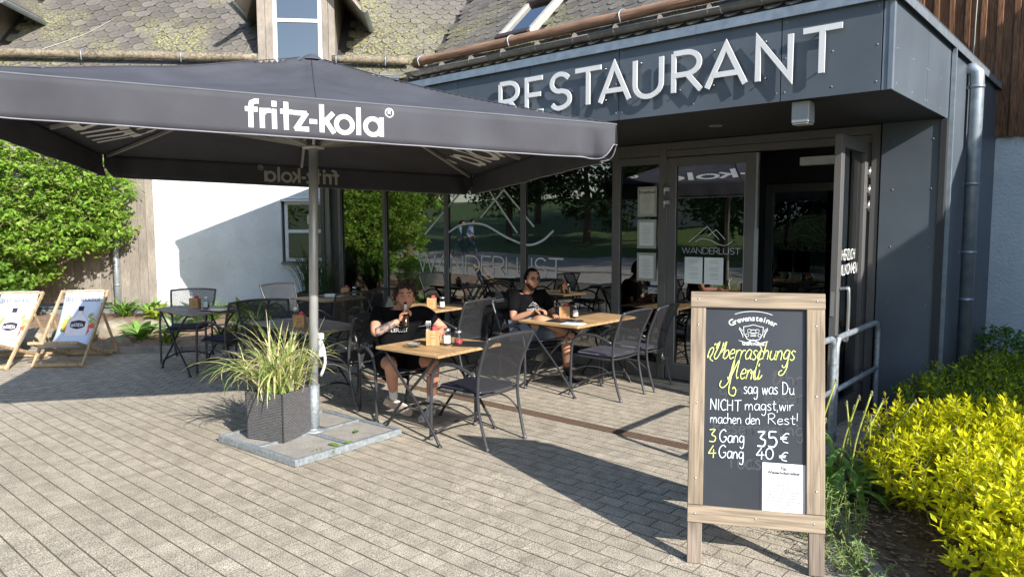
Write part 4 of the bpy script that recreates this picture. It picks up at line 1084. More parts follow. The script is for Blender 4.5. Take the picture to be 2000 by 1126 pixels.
for a, b in ((1, 1), (-1, 1), (-1, -1), (1, -1), (0, -1), (1, 0), (-1, 0), (0, 1)):
    q = MB(); q.tube([cano(a * m, b * m) + V((0, 0, .002)) for m in [.05 + .95 * k / 24 for k in range(25)]], .004, 5); PU('seam', q, m_fab)
for a, b, a2, b2 in ((-1, -1, 1, -1), (1, -1, 1, 1), (1, 1, -1, 1), (-1, 1, -1, -1)):
    q = MB(); q.tube([cano(a + (a2 - a) * k / 24, b + (b2 - b) * k / 24) + V((0, 0, .001)) for k in range(25)], .0055, 5); PU('seam', q, mat('seam_faded', (.13, .135, .155), .9))
q = MB(); q.lathe([(0, .03), (.03, .028), (.07, .005), (.10, -.02)], APX + V((0, 0, -.0)), 12); PU('cap', q, m_fab)
sides = {'front': (EX, lambda t, d, o=0.: cpt(t, -1, d) + EY * -o), 'right': (EY, lambda t, d, o=0.: cpt(1, t, d) + EX * o),
         'back': (-EX, lambda t, d, o=0.: cpt(-t, 1, d) + EY * o), 'left': (-EY, lambda t, d, o=0.: cpt(-1, -t, d) + EX * -o)}
VD = .215
def vdrop(t, k):                                    # rounded notch at each corner
    e = (1 - abs(t)) * UH
    full = VD if e > .10 else VD * (.58 + .42 * sin(max(0, (e - .012)) / .088 * pi / 2))
    return full * k
ru = random.Random(4)
for nm, (dirv, f) in sides.items():
    ph = ru.uniform(0, 6)
    def pt(t, k, f=f, ph=ph, ex=0.):
        e = (1 - abs(t)) * UH
        wv = .010 * sin(t * 5 + ph) + .006 * sin(t * 13 + ph * 2) + (.045 * math.exp(-((e - .16) / .10) ** 2) * sin(e * 24 + k * 1.5)) + .004 * sin(t * 37 + k * 2)
        return f(t * .997, vdrop(t, k), -.012 * k + wv * k + ex)
    nu, nv = 90, 6; q = MB(); ts = [-1 + 2 * i / nu for i in range(nu + 1)]
    ts = sorted(set(ts + [s * (1 - e / UH) for s in (-1, 1) for e in (.0, .012, .03, .045, .06, .08, .1, .13)]))
    vs = [pt(t, k / nv) for t in ts for k in range(nv + 1)]; m_ = nv + 1
    q.add(vs, [(i * m_ + j, (i + 1) * m_ + j, (i + 1) * m_ + j + 1, i * m_ + j + 1) for i in range(len(ts) - 1) for j in range(nv)], True)
    v = PU('valance', q, m_fab); mo = v.modifiers.new('t', 'SOLIDIFY'); mo.thickness = .002
    q = MB(); q.tube([pt(t, 1.0) for t in ts], .0045, 5); q.obj('piping', mat('piping', (.26, .25, .29), .7), v)
    # the logo, printed through: bright outside, duller inside
    for ins in ((0, 1) if nm in ('front', 'back') else ()):
        q = MB(); w = .745; hh = .152; strokes_text(q, 'fritz-kola', FRITZ, hh, ((0, 0, 0), (1, 0, 0), (0, 1, 0), (0, 0, 1)), .17, width=w)
        strokes_text(q, 'R', CAPS, .022, ((w + .022, .128, 0), (1, 0, 0), (0, 1, 0), (0, 0, 1)), .2); strokes_text(q, 'R', FRITZ, .17, ((w + .003, -.01, 0), (1, 0, 0), (0, 1, 0), (0, 0, 1)), .035)
        nv_ = []
        t0 = -.375 / UH
        for a, b, c in q.v:
            t = t0 + a / UH; k = (VD - .036 - b) / VD
            nv_.append(tuple(pt(t, k, ex=(.004 + c if not ins else -.004 - c))))
        q.v = nv_; q.obj('logo', m_print if not ins else m_prdim, v)
# logos on the sloping panels left and right
for nm, sg in (('left', -1), ('right', 1)):
    q = MB(); strokes_text(q, 'fritz-kola', FRITZ, .46, ((0, 0, 0), (1, 0, 0), (0, 1, 0), (0, 0, 1)), .15, width=2.2)
    strokes_text(q, 'R', FRITZ, .3, ((2.5, -.04, 0), (1, 0, 0), (0, 1, 0), (0, 0, 1)), .14)
    for ins in (0, 1):
        vs = []
        for a, b, c in q.v:
            u = (a - 1.12) / UH; m = 1 - (b + .12) / UH
            bb = u * (1 if sg > 0 else -1); p = cano(sg * m, bb)
            vs.append(tuple(p + V((0, 0, (.003 + c * .6) if not ins else -.008 - c))))
        o = MB(); o.add(vs, q.f); PU('logo', o, m_print)
# ribs, struts, hub, pole
LEAN = V((.055, .09, 0)) * .7
def pole(z): return V((UB.x, UB.y, z)) + LEAN * (z / 3.0)
HUB = pole(2.33)
for a, b in ((1, 1), (0, 1), (-1, 1), (-1, 0), (-1, -1), (0, -1), (1, -1), (1, 0)):
    e = cpt(a, b) + V((0, 0, -.02)); t = APX + V((0, 0, -.06)); q = MB(); 
    for k in range(10):
        m0, m1 = .02 + .955 * k / 10, .02 + .955 * (k + 1) / 10; g0, g1 = cano(a * m0, b * m0), cano(a * m1, b * m1); zo = .030 + .035 * max(0, 1 - k / 6); q.bar(g0 + V((0, 0, -zo)), g1 + V((0, 0, -.030 - .035 * max(0, 1 - (k + 1) / 6))), .024, .026)
    PU('rib', q, m_rib)
    d = V((e.x - HUB.x, e.y - HUB.y, 0)).normalized(); mid = t.lerp(e, .52) + V((0, 0, -.02)); q = MB(); q.bar(HUB + d * .06, mid + V((0, 0, -.06)), .02, .03); PU('strut', q, m_rib)
q = MB(); q.lathe([(.03, -.03), (.085, -.028), (.09, -.01), (.05, 0), (.05, .05), (.03, .052)], HUB, 16); PU('hub', q, m_rib)
q = MB(); q.tube([pole(.42), pole(1.5), pole(2.93)], .036, 20); PU('pole', q, m_pole)
q = MB(); q.tube([pole(.05), pole(.43)], .044, 20); q.tube([pole(.425), pole(.43)], .046, 20); PU('stand_tube', q, m_galv)
q = MB(); q.lathe([(.0, .004), (.10, .004), (.10, .016), (.05, .018), (.045, .03)], (UB.x, UB.y, .045), 20); PU('flange', q, m_galv)
wp_ = mat('crank_white', (.72, .73, .74), .35)
c0 = pole(.80); sd_ = V((cos(CY), sin(CY), 0)); q = MB()
q.box(tuple(c0 + sd_ * .055 + V((0, 0, .02))), (.05, .04, .05), bev=.006); q.box(tuple(c0 + sd_ * .05 + V((0, 0, -.11))), (.035, .035, .07), bev=.005); q.bar(c0 + sd_ * .05, c0 + sd_ * .05 + V((0, 0, -.1)), .02, .02)
q.tube(curve([c0 + sd_ * .06 + V((0, 0, -.02)), c0 + sd_ * .08 + V((0, 0, -.1)), c0 + sd_ * .085 + V((0, 0, -.2)), c0 + sd_ * .05 + V((0, 0, -.3))], 5), .012, 6)
PU('crank', q, wp_)
q = MB(); q.box(tuple(pole(1.75) - sd_ * .037), (.006, .02, .07)); PU('pole_label', q, wp_)
# base: galvanised cross frame with four concrete slabs
BC = V((-4.955, 3.22, 0)); br = radians(3)
BM = Matrix.Translation(BC) @ Matrix.Rotation(br, 4, 'Z')
for a, b, c, d in ((-.51, .51, -.51, -.475), (-.51, .51, .475, .51), (-.51, -.475, -.475, .475), (.475, .51, -.475, .475), (-.475, .475, -.02, .02), (-.02, .02, -.475, -.02), (-.02, .02, .02, .475)):
    q = MB(); q.box(((a + b) / 2, (c + d) / 2, .03), (b - a - .001, d - c - .001, .055), M=BM, bev=.005); PU('base_frame', q, m_galv)
m_slab = mat('concrete_slab', (.33, .31, .28), .9, var=.15, scale=10, bump=.0015, bscale=200); speckle(m_slab, 140, .2)
for a in (-1, 1):
    for b in (-1, 1):
        q = MB(); q.box((a * .2475, b * .2475, .024), (.445, .445, .044), M=BM, bev=.006); PU('slab', q, m_slab)

# ------------------------------------------------------------------ rattan planter + variegated grass
m_rat = mat('rattan', (.062, .060, .064), .5, var=.1)
nt = m_rat.node_tree; N = nt.nodes; L = nt.links
tc = N.new('ShaderNodeTexCoord'); bk = N.new('ShaderNodeTexBrick'); mp = N.new('ShaderNodeMapping')
bk.inputs['Scale'].default_value = 1; bk.inputs['Brick Width'].default_value = .030; bk.inputs['Row Height'].default_value = .0125; bk.inputs['Mortar Size'].default_value = .0022
bk.inputs['Color1'].default_value = (.17, .165, .17, 1); bk.inputs['Color2'].default_value = (.12, .12, .125, 1); bk.inputs['Mortar'].default_value = (.02, .02, .022, 1); bk.inputs['Mortar Smooth'].default_value = .4
uvn = N.new('ShaderNodeUVMap'); L.new(uvn.outputs[0], bk.inputs['Vector']); L.new(bk.outputs['Color'], N['Principled BSDF'].inputs['Base Color'])
bp = N.new('ShaderNodeBump'); bp.inputs['Distance'].default_value = .004; bp.invert = True; L.new(bk.outputs['Fac'], bp.inputs['Height']); L.new(bp.outputs[0], N['Principled BSDF'].inputs['Normal'])
def planter(name, label, loc, rz, w, h, m, flare=1.0):
    t = thing(name, label, 'planter', loc, rz)
    for k in range(4):
        q = MB(); a = Matrix.Rotation(k * pi / 2, 4, 'Z'); x = w / 2; X = x * flare
        pts_ = [V((-x, -x, 0)), V((x, -x, 0)), V((X, -X, h)), V((-X, -X, h))]; off = V((0, .012, 0))
        vs = [a @ p for p in pts_] + [a @ (p + off) for p in pts_]
        q.add(vs, [(0, 1, 2, 3), (7, 6, 5, 4), (0, 3, 7, 4), (1, 5, 6, 2), (3, 2, 6, 7)], uvs=[(0 + k * .3, 0), (w + k * .3, 0), (w + k * .3, h), (k * .3, h)] * 2)
        q.obj('side', m, t)
    q = MB(); q.box((0, 0, h - .05), (w * .95, w * .95, .02)); q.obj('compost', m_soil, t)
    return t
PLC = V((-5.045, 2.985, 0)) + V((-.05, -.02, 0))
plr = atan2(2.829 - 2.734, 5.182 - 4.889)
pl1 = planter('planter', 'dark woven rattan planter box standing on the parasol base', (-5.09, 3.03, .052), plr, .355, .375, m_rat, 1.03)
g_leaf = leafmat('variegated_leaf', (.60, .60, .24), .35, .35); g_lg = leafmat('green_blade', (.22, .38, .08), .35, .3); g_straw = leafmat('straw_blade', (.62, .57, .36), .3, .25)
def blade(mb, base, d, ln, arch, w, n=9, z0=1.0):
    """arching strap leaf with a fold; grows up then falls over"""
    p = V(base); d = V((d[0], d[1], 0)); d.normalize(); s = V((-d.y, d.x, 0)); el = z0; vs = []; st = ln / n
    for i in range(n + 1):
        t = i / n; ww = w * (.55 + .9 * t) * (1 - t ** 3) + .0005
        dr = d * cos(el) + V((0, 0, sin(el))); up_ = s.cross(dr)
        vs += [p - s * ww, p + up_ * (-ww * .35), p + s * ww]
        p = p + dr * st; el -= arch / n * (.4 + 1.3 * t)
    fs = []
    for i in range(n): fs += [(3 * i, 3 * i + 3, 3 * i + 4, 3 * i + 1), (3 * i + 1, 3 * i + 4, 3 * i + 5, 3 * i + 2)]
    mb.add(vs, fs, True)
gp = thing('ornamental_grass', 'yellow-green striped arching grass spilling out of the rattan planter', 'plant', (-5.09, 3.03, .40))
r = random.Random(11); lots = [(MB(), g_leaf), (MB(), g_lg), (MB(), g_straw)]
for i in range(300):
    a = r.uniform(0, 2 * pi); b = V((r.gauss(0, .075), r.gauss(0, .075), -.03))
    ln = r.uniform(.25, .60) if r.random() < .8 else r.uniform(.5, .74); ar = r.uniform(.3, 2.3)
    blade(lots[2 if r.random() < .35 else r.choice((0, 0, 1))][0], b, (cos(a), sin(a)), ln, ar, r.uniform(.0035, .0075), z0=r.uniform(1.0, 1.55))
for mb, m in lots: mb.obj('foliage', m, gp, kind='stuff')
imr = V((cos(CY), sin(CY), 0)); 
for i in range(52):
    a = r.uniform(0, 2 * pi) if i > 14 else CY + pi + r.uniform(-1.0, 1.0)
    q = MB(); blade(q, (r.gauss(0, .07), r.gauss(0, .07), -.02), (cos(a), sin(a)), r.uniform(.5, .85), r.uniform(1.8, 3.9), r.uniform(.006, .011), 12, z0=r.uniform(.9, 1.5))
    q.obj('blade', r.choice((g_leaf, g_lg, g_leaf)), gp)
# tall pots by the glass corner
m_pot = mat('brown_pot', (.055, .042, .036), .7, var=.15, scale=5)
for i, (x, y, w, h, lab) in enumerate(((-10.25, 6.72, .34, .62, 'tall square brown planter against the white wall corner'), (-9.72, 6.62, .30, .55, 'second brown planter, nearer the dark glass corner'))):
    planter('planter', lab, (x, y, .003), .7, w, h, m_pot, 1.1)
    gpp = thing('ornamental_grass', ('tall dark green grass in the brown planter by the white wall', 'thin green grass in the planter by the dark glass corner')[i], 'plant', (x, y, h))
    q = MB(); rg = random.Random(i)
    for k in range(170 if i == 0 else 90):
        a = rg.uniform(0, 2 * pi); blade(q, (rg.gauss(0, .06), rg.gauss(0, .06), -.03), (cos(a), sin(a)), rg.uniform(.5, 1.0), rg.uniform(.4, 1.9), .006, 8, z0=rg.uniform(1.2, 1.55))
    q.obj('foliage', leafmat('dark_blade', (.045, .085, .03), .25), gpp, kind='stuff')

# ------------------------------------------------------------------ folding tables
w_teak = wood('teak', (.33, .20, .095), (.56, .37, .19), 0, ring=16, per=.06, rough=.5)
w_grey = wood('grey_wood', (.24, .19, .155), (.42, .35, .29), 0, ring=16, per=.1)
m_blk = mat('black_metal', (.022, .022, .024), .38, var=.1, spec=.5)
m_chr = mat('charcoal_metal', (.06, .062, .07), .3, .3, var=.1, spec=.55)
def make_table(label, L_, D_, wm, loc, rz, group='folding tables on the terrace'):
    t = thing('folding_table', label, 'table', loc, rz, group)
    n = 6; sw = D_ / n; z1 = .72
    for k in range(n):
        q = MB(); q.bx(-L_ / 2 + .05, L_ / 2 - .05, -D_ / 2 + k * sw + .0015, -D_ / 2 + (k + 1) * sw - .0015, z1 - .022, z1 - (.0 if k % 2 else .0006), bev=.002); q.obj('slat', wm, t)
    for s in (-1, 1):
        q = MB(); q.bx(s * (L_ / 2 - .048), s * L_ / 2, -D_ / 2, D_ / 2, z1 - .024, z1, bev=.004)
        q.obj('end_board', wm, t)
    fx = .33 if L_ < .9 else .40; fy = D_ / 2 - .04
    for s in (-1, 1):
        for sx in (-1, 1):
            y = s * fy + sx * .012
            q = MB(); q.tube(curve([(-sx * fx, y, .012), (-sx * (fx - .055), y, .09), (-sx * .10, y, .30), (sx * .16, y, .56), (sx * (fx - .06), y, z1 - .03)], 4), .0115, 8)
            q.lathe([(.02, 0), (.02, .012), (.012, .02)], (-sx * fx, y, .0), 8); q.obj('leg', m_blk, t)
        q = MB(); q.tube([(-fx + .02, s * (fy - .03), z1 - .035), (fx - .02, s * (fy - .03), z1 - .035)], .009, 6); q.obj('top_rail', m_blk, t)
    for sx in (-1, 1):
        q = MB(); q.tube(curve([(sx * (fx - .06), -fy, .10), (sx * (fx - .03), -fy * .5, .15), (sx * (fx - .02), 0, .165), (sx * (fx - .03), fy * .5, .15), (sx * (fx - .06), fy, .10)], 4), .010, 6); q.obj('stretcher', m_blk, t)
        q = MB(); q.tube([(sx * .12, -fy, .52), (sx * .12, fy, .52)], .007, 6); q.obj('brace', m_blk, t)
    return t
T = {}
T['T1'] = make_table('pale teak folding table where the man drinking from a bottle sits', .72, .74, w_teak, (-4.345, 4.055, 0), radians(2.4))
T['T2'] = make_table('pale teak folding table in front of the man with glasses', .77, 1.08, w_teak, (-4.465, 6.19, 0), radians(-.8))
T['T3'] = make_table('grey weathered folding table nearest to the deck chairs', .95, .64, w_grey, (-8.45, 3.98, 0), radians(-1))
T['T4'] = make_table('grey weathered folding table half hidden behind the striped grass', 1.1, .64, w_grey, (-6.31, 4.08, 0), radians(-2))
T['T5'] = make_table('orange teak table in front of the tall brown planters', .74, .74, w_teak, (-8.42, 5.82, 0), radians(3))
T['T6'] = make_table('teak table by the big window, just behind the man with the bottle', .78, .76, w_teak, (-6.50, 5.92, 0), radians(3))

# ------------------------------------------------------------------ mesh armchairs
m_mesh = meshfabric('expanded_mesh', (.035, .036, .04), .36, .009)
m_cush = mat('cushion_navy', (.022, .024, .045), .85, var=.2, scale=12); m_cushg = mat('cushion_grey', (.13, .13, .17), .85, var=.35, scale=7)
def make_chair(label, loc, rz, cush=m_cush):
    t = thing('mesh_armchair', label, 'chair', loc, rz, 'mesh armchairs on the terrace')
    for s in (-1, 1):
        q = MB(); q.tube(curve([(.27, s * .265, .0), (.262, s * .265, .25), (.255, s * .265, .45), (.215, s * .27, .575), (.11, s * .275, .628), (-.04, s * .27, .625), (-.205, s * .252, .565)], 5), .0135, 10); q.obj('front_leg', m_chr, t)
        q = MB(); q.tube([(.27, s * .265, 0), (.27, s * .265, .03)], .018, 10); q.obj('foot_cap', mat('foot_grey', (.13, .13, .135), .6), t)
        q = MB(); q.tube(curve([(-.30, s * .225, .0), (-.262, s * .232, .12), (-.225, s * .238, .28), (-.212, s * .24, .42), (-.235, s * .25, .60), (-.30, s * .268, .76), (-.345, s * .275, .862)], 5), .0125, 10); q.obj('back_upright', m_chr, t)
        q = MB(); q.tube([(-.305, s * .225, 0), (-.295, s * .226, .03)], .0165, 10); q.obj('foot_cap', mat('foot_grey', (.13, .13, .135), .6), t)
    q = MB(); q.tube(curve([(-.345, -.283, .862), (-.365, -.14, .876), (-.372, 0, .88), (-.365, .14, .876), (-.345, .283, .862)], 4), .0125, 8); q.obj('top_bar', m_chr, t)
    q = MB(); seatp = [(.235, -.22), (.262, -.1), (.27, 0), (.262, .1), (.235, .22), (.0, .245), (-.19, .235), (-.225, .1), (-.235, 0), (-.225, -.1), (-.19, -.235), (0, -.245), (.235, -.22)]
    q.tube(curve([(a, b, .405) for a, b in seatp], 4), .0095, 8); q.obj('seat_frame', m_chr, t)
    q = MB(); nn = 10; vs = []; uv = []
    for i in range(nn + 1):
        for j in range(nn + 1):
            u = -1 + 2 * i / nn; v = -1 + 2 * j / nn; vs.append((.02 + u * .245 - .0 * v, v * .235, .404 - .012 * (1 - u * u) * (1 - v * v))); uv.append((u * .245 + .001, v * .235))
    q.add(vs, [(i * (nn + 1) + j, (i + 1) * (nn + 1) + j, (i + 1) * (nn + 1) + j + 1, i * (nn + 1) + j + 1) for i in range(nn) for j in range(nn)], True, uv); q.obj('seat_mesh', m_mesh, t)
    q = MB(); vs = []; uv = []
    prof = [(-.213, .44), (-.222, .52), (-.238, .6), (-.265, .68), (-.30, .76), (-.35, .868)]
    for i, (x, z) in enumerate(prof):
        hw = .238 + .045 * (z - .44) / .43
        for j in range(nn + 1):
            v = -1 + 2 * j / nn; vs.append((x - .028 * (1 - v * v), v * hw, z)); uv.append((v * hw + .001, z))
    q.add(vs, [(i * (nn + 1) + j, (i + 1) * (nn + 1) + j, (i + 1) * (nn + 1) + j + 1, i * (nn + 1) + j + 1) for i in range(len(prof) - 1) for j in range(nn)], True, uv); q.obj('back_mesh', m_mesh, t)
    q = MB(); q.tube(curve([(-.214, -.236, .44), (-.238, -.12, .437), (-.242, 0, .436), (-.238, .12, .437), (-.214, .236, .44)], 4), .008, 6); q.obj('back_rail', m_chr, t)
    for s in (-1, 1):
        q = MB(); q.tube(curve([(.262, s * .26, .24), (.1, s * .25, .31), (-.1, s * .24, .31), (-.235, s * .235, .22)], 4), .006, 6); q.obj('side_stretcher', m_chr, t)
    q = MB(); q.box((.015, 0, .432), (.43, .42, .035), bev=.016); q.obj('cushion', cush, t)
    return t
ch = make_chair('empty chair with its back to us at the drinking man\'s table, nearest of all', (-3.945, 4.10, 0), radians(180 + 2))
def chair(label, x, y, deg, cush=None):
    c = dup(ch, label, (x, y, 0), radians(deg))
    if cush:
        for k in c.children:
            if k.name.startswith('cushion'):
                k.data = k.data.copy(); k.data.materials[0] = cush
    return c
chair('chair the man with the bottle sits on', -5.06, 4.16, -18)
chair('dark chair right of the parasol pole, turned to the grey table', -5.72, 4.22, 183)
chair('chair with a shimmering mesh back between the two seated men', -5.86, 5.78, 183)
chair('chair the man with glasses sits on', -5.0, 6.03, -14)
chair('empty chair with pale cushion at the bespectacled man\'s table, nearer to the board', -4.01, 6.05, 181, m_cushg)
chair('empty chair tucked between the entrance door and the table of the man with glasses', -4.00, 6.60, 187, m_cushg)
chair('chair nearest to the deck chairs, turned towards us beside the grey table', -9.14, 4.18, -38)
chair('chair at the grey table with its back to the striped grass', -7.83, 4.07, 190)
chair('chair just left of the striped grass facing the half hidden table', -7.08, 4.12, -20)
chair('chair in front of the white wall beside the tall brown planters', -9.05, 5.62, 2)
chair('chair on the window side of the orange teak table', -7.72, 5.50, 176)
chair('chair standing close to the dark window behind the pole', -7.12, 5.98, 4)

# ------------------------------------------------------------------ things on the tables
m_box = wood('holder_wood', (.40, .22, .10), (.58, .35, .17), 2, ring=30, per=.05)
m_red = mat('napkin_red', (.45, .06, .07), .7, var=.5, scale=60); m_salt = mat('jar_fill', (.16, .10, .07), .8, var=.5, scale=90)
TN = {'T1': 'the drinking man\'s table', 'T2': 'the bespectacled man\'s table', 'T3': 'the grey table near the deck chairs', 'T4': 'the half hidden grey table', 'T5': 'the orange teak table', 'T6': 'the table by the big window'}
def holder(k, x, y, rz, spoons=0, zz=.722):
    t = thing('cutlery_box', 'small wooden cutlery box on ' + TN[k], 'holder', (x, y, zz), rz, 'wooden cutlery boxes on the tables')
    for s in (-1, 1):
        q = MB(); q.bx(s * .05 - .004, s * .05 + .004, -.04, .04, 0, .125, bev=.001); q.obj('side', m_box, t)
    for s in (-1, 1):
        q = MB(); q.bx(-.0455, .0455, s * .036 - .004, s * .036 + .004, 0, .124); q.obj('front', m_box, t)
    q = MB(); q.bx(-.045, .045, -.03, .03, .002, .008); q.obj('bottom', m_box, t)
    q = MB(); rb_ = random.Random(hash(k) % 99)
    q = MB(); polystroke(q, arc(0, .075, .022, .016, 20, 160, 8), ((0, -.0405, 0), (1, 0, 0), (0, 0, 1), (0, -1, 0)), .004); polystroke(q, [(-.022, .06), (.022, .06)], ((0, -.0405, 0), (1, 0, 0), (0, 0, 1), (0, -1, 0)), .006); q.obj('stamp', mat('burnt_stamp', (.2, .09, .03), .8), t)
    q = MB(); q.box((.018, 0, .125), (.045, .05, .06), bev=.008); n_ = q.obj('napkins', m_red, None); n_.matrix_basis = Matrix.Translation((x, y, zz)) @ Matrix.Rotation(rz, 4, 'Z')
    n_.name = 'napkin_stack'; tag(n_, 'red paper napkins in the cutlery box on ' + TN[k], 'napkins', 'napkins in the cutlery boxes')
    for i in range(spoons):
        q = MB(); a = -.035 + .014 * i; q.tube([(a, .01, .03), (a - .012, .0 + .004 * i, .16)], .0025, 5); q.ell((a - .014, .0 + .004 * i, .178), (.011, .004, .022))
        s = q.obj('spoon', m_steel, None); s.matrix_basis = Matrix.Translation((x, y, zz)) @ Matrix.Rotation(rz, 4, 'Z'); tag(s, ('leftmost', 'second', 'third')[i] + ' steel spoon in the cutlery box on ' + TN[k], 'spoon', 'spoons in the cutlery box on ' + TN[k])
def jar(k, x, y, fill=m_salt, paper=True, h=.12, zz=.722, lab='glass spice jar with a paper label on '):
    t = thing('spice_jar', lab + TN[k], 'jar', (x, y, zz), CY, 'spice jars on the tables')
    q = MB(); q.lathe([(0, 0), (.034, 0), (.037, .008), (.037, h * .7), (.026, h * .86), (.026, h)], n=16); q.obj('glass', g_clear, t)
    q = MB(); q.lathe([(0, .004), (.032, .004), (.033, h * .45), (0, h * .47)], n=14); q.obj('contents', fill, t)
    q = MB(); q.lathe([(.029, h), (.029, h + .018), (0, h + .019)], n=14); q.obj('lid', m_steel, t)
    if paper:
        q = MB(); vs = []; 
        for i in range(9):
            a = radians(-135 + 90 * i / 8); vs += [(.0378 * cos(a), .0378 * sin(a), .02), (.0378 * cos(a), .0378 * sin(a), .085)]
        q.add(vs, [(2 * i, 2 * i + 2, 2 * i + 3, 2 * i + 1) for i in range(8)]); q.obj('label', m_paper, t)
def menu(k, x, y, rz, zz=.722, m=m_blk, lab='black menu folder lying on ', w=.16, h=.23):
    t = thing('menu_folder', lab + TN[k], 'menu', (x, y, zz), rz, 'menus on the tables')
    q = MB(); q.bx(-w, w, -h / 2, h / 2, 0, .006, bev=.002); q.obj('cover', m, t); q = MB(); q.bx(-w + .01, w - .01, -h / 2 + .008, h / 2 - .008, .0065, .011); q.obj('pages', m_paper if m is not m_blk else m_blk, t)
holder('T1', -4.37, 4.01, CY + .1, 3); jar('T1', -4.27, 4.08); jar('T1', -4.22, 4.16, m_red, False, .10, lab='red-topped pepper jar behind the label jar on ')
holder('T2', -4.59, 6.10, CY - .1, 0); jar('T2', -4.50, 6.17)
holder('T3', -8.50, 3.98, CY, 2); jar('T3', -8.40, 4.07); menu('T3', -8.1, 4.05, .3)
holder('T4', -6.12, 3.88, CY, 2); jar('T4', -6.02, 3.97)
holder('T5', -8.30, 6.0, CY, 0); jar('T5', -8.2, 6.08)
holder('T6', -6.33, 5.80, CY, 0); jar('T6', -6.22, 5.87)
menu('T1', -4.12, 4.24, .5); menu('T2', -4.42, 5.88, .15); menu('T2', -4.22, 5.75, .1, m=m_paper, lab='open pale menu sheets at the table edge of ', w=.11, h=.15)
menu('T5', -8.55, 5.8, .2)
rp = thing('rolled_paper', 'rolled white paper on the orange teak table', 'paper', (-8.28, 5.82, .75), CY + .1)
q = MB(); q.tube([(-.14, 0, 0), (.12, 0, 0)], .03, 14); q.obj('roll', m_paper, rp)
ash = thing('ashtray', 'round cut glass ashtray near the table edge', 'ashtray', (-4.42, 3.84, .722))
q = MB(); q.lathe([(0, .004), (.035, .004), (.05, .028), (.058, .03), (.056, 0), (0, 0)], n=14, smooth=False); q.obj('bowl', g_clear, ash)
q = MB(); q.lathe([(.051, .022), (.059, .032), (.052, .033)], n=14, smooth=False); q.obj('rim', mat('glass_rim', (.4, .4, .4), .2), ash)

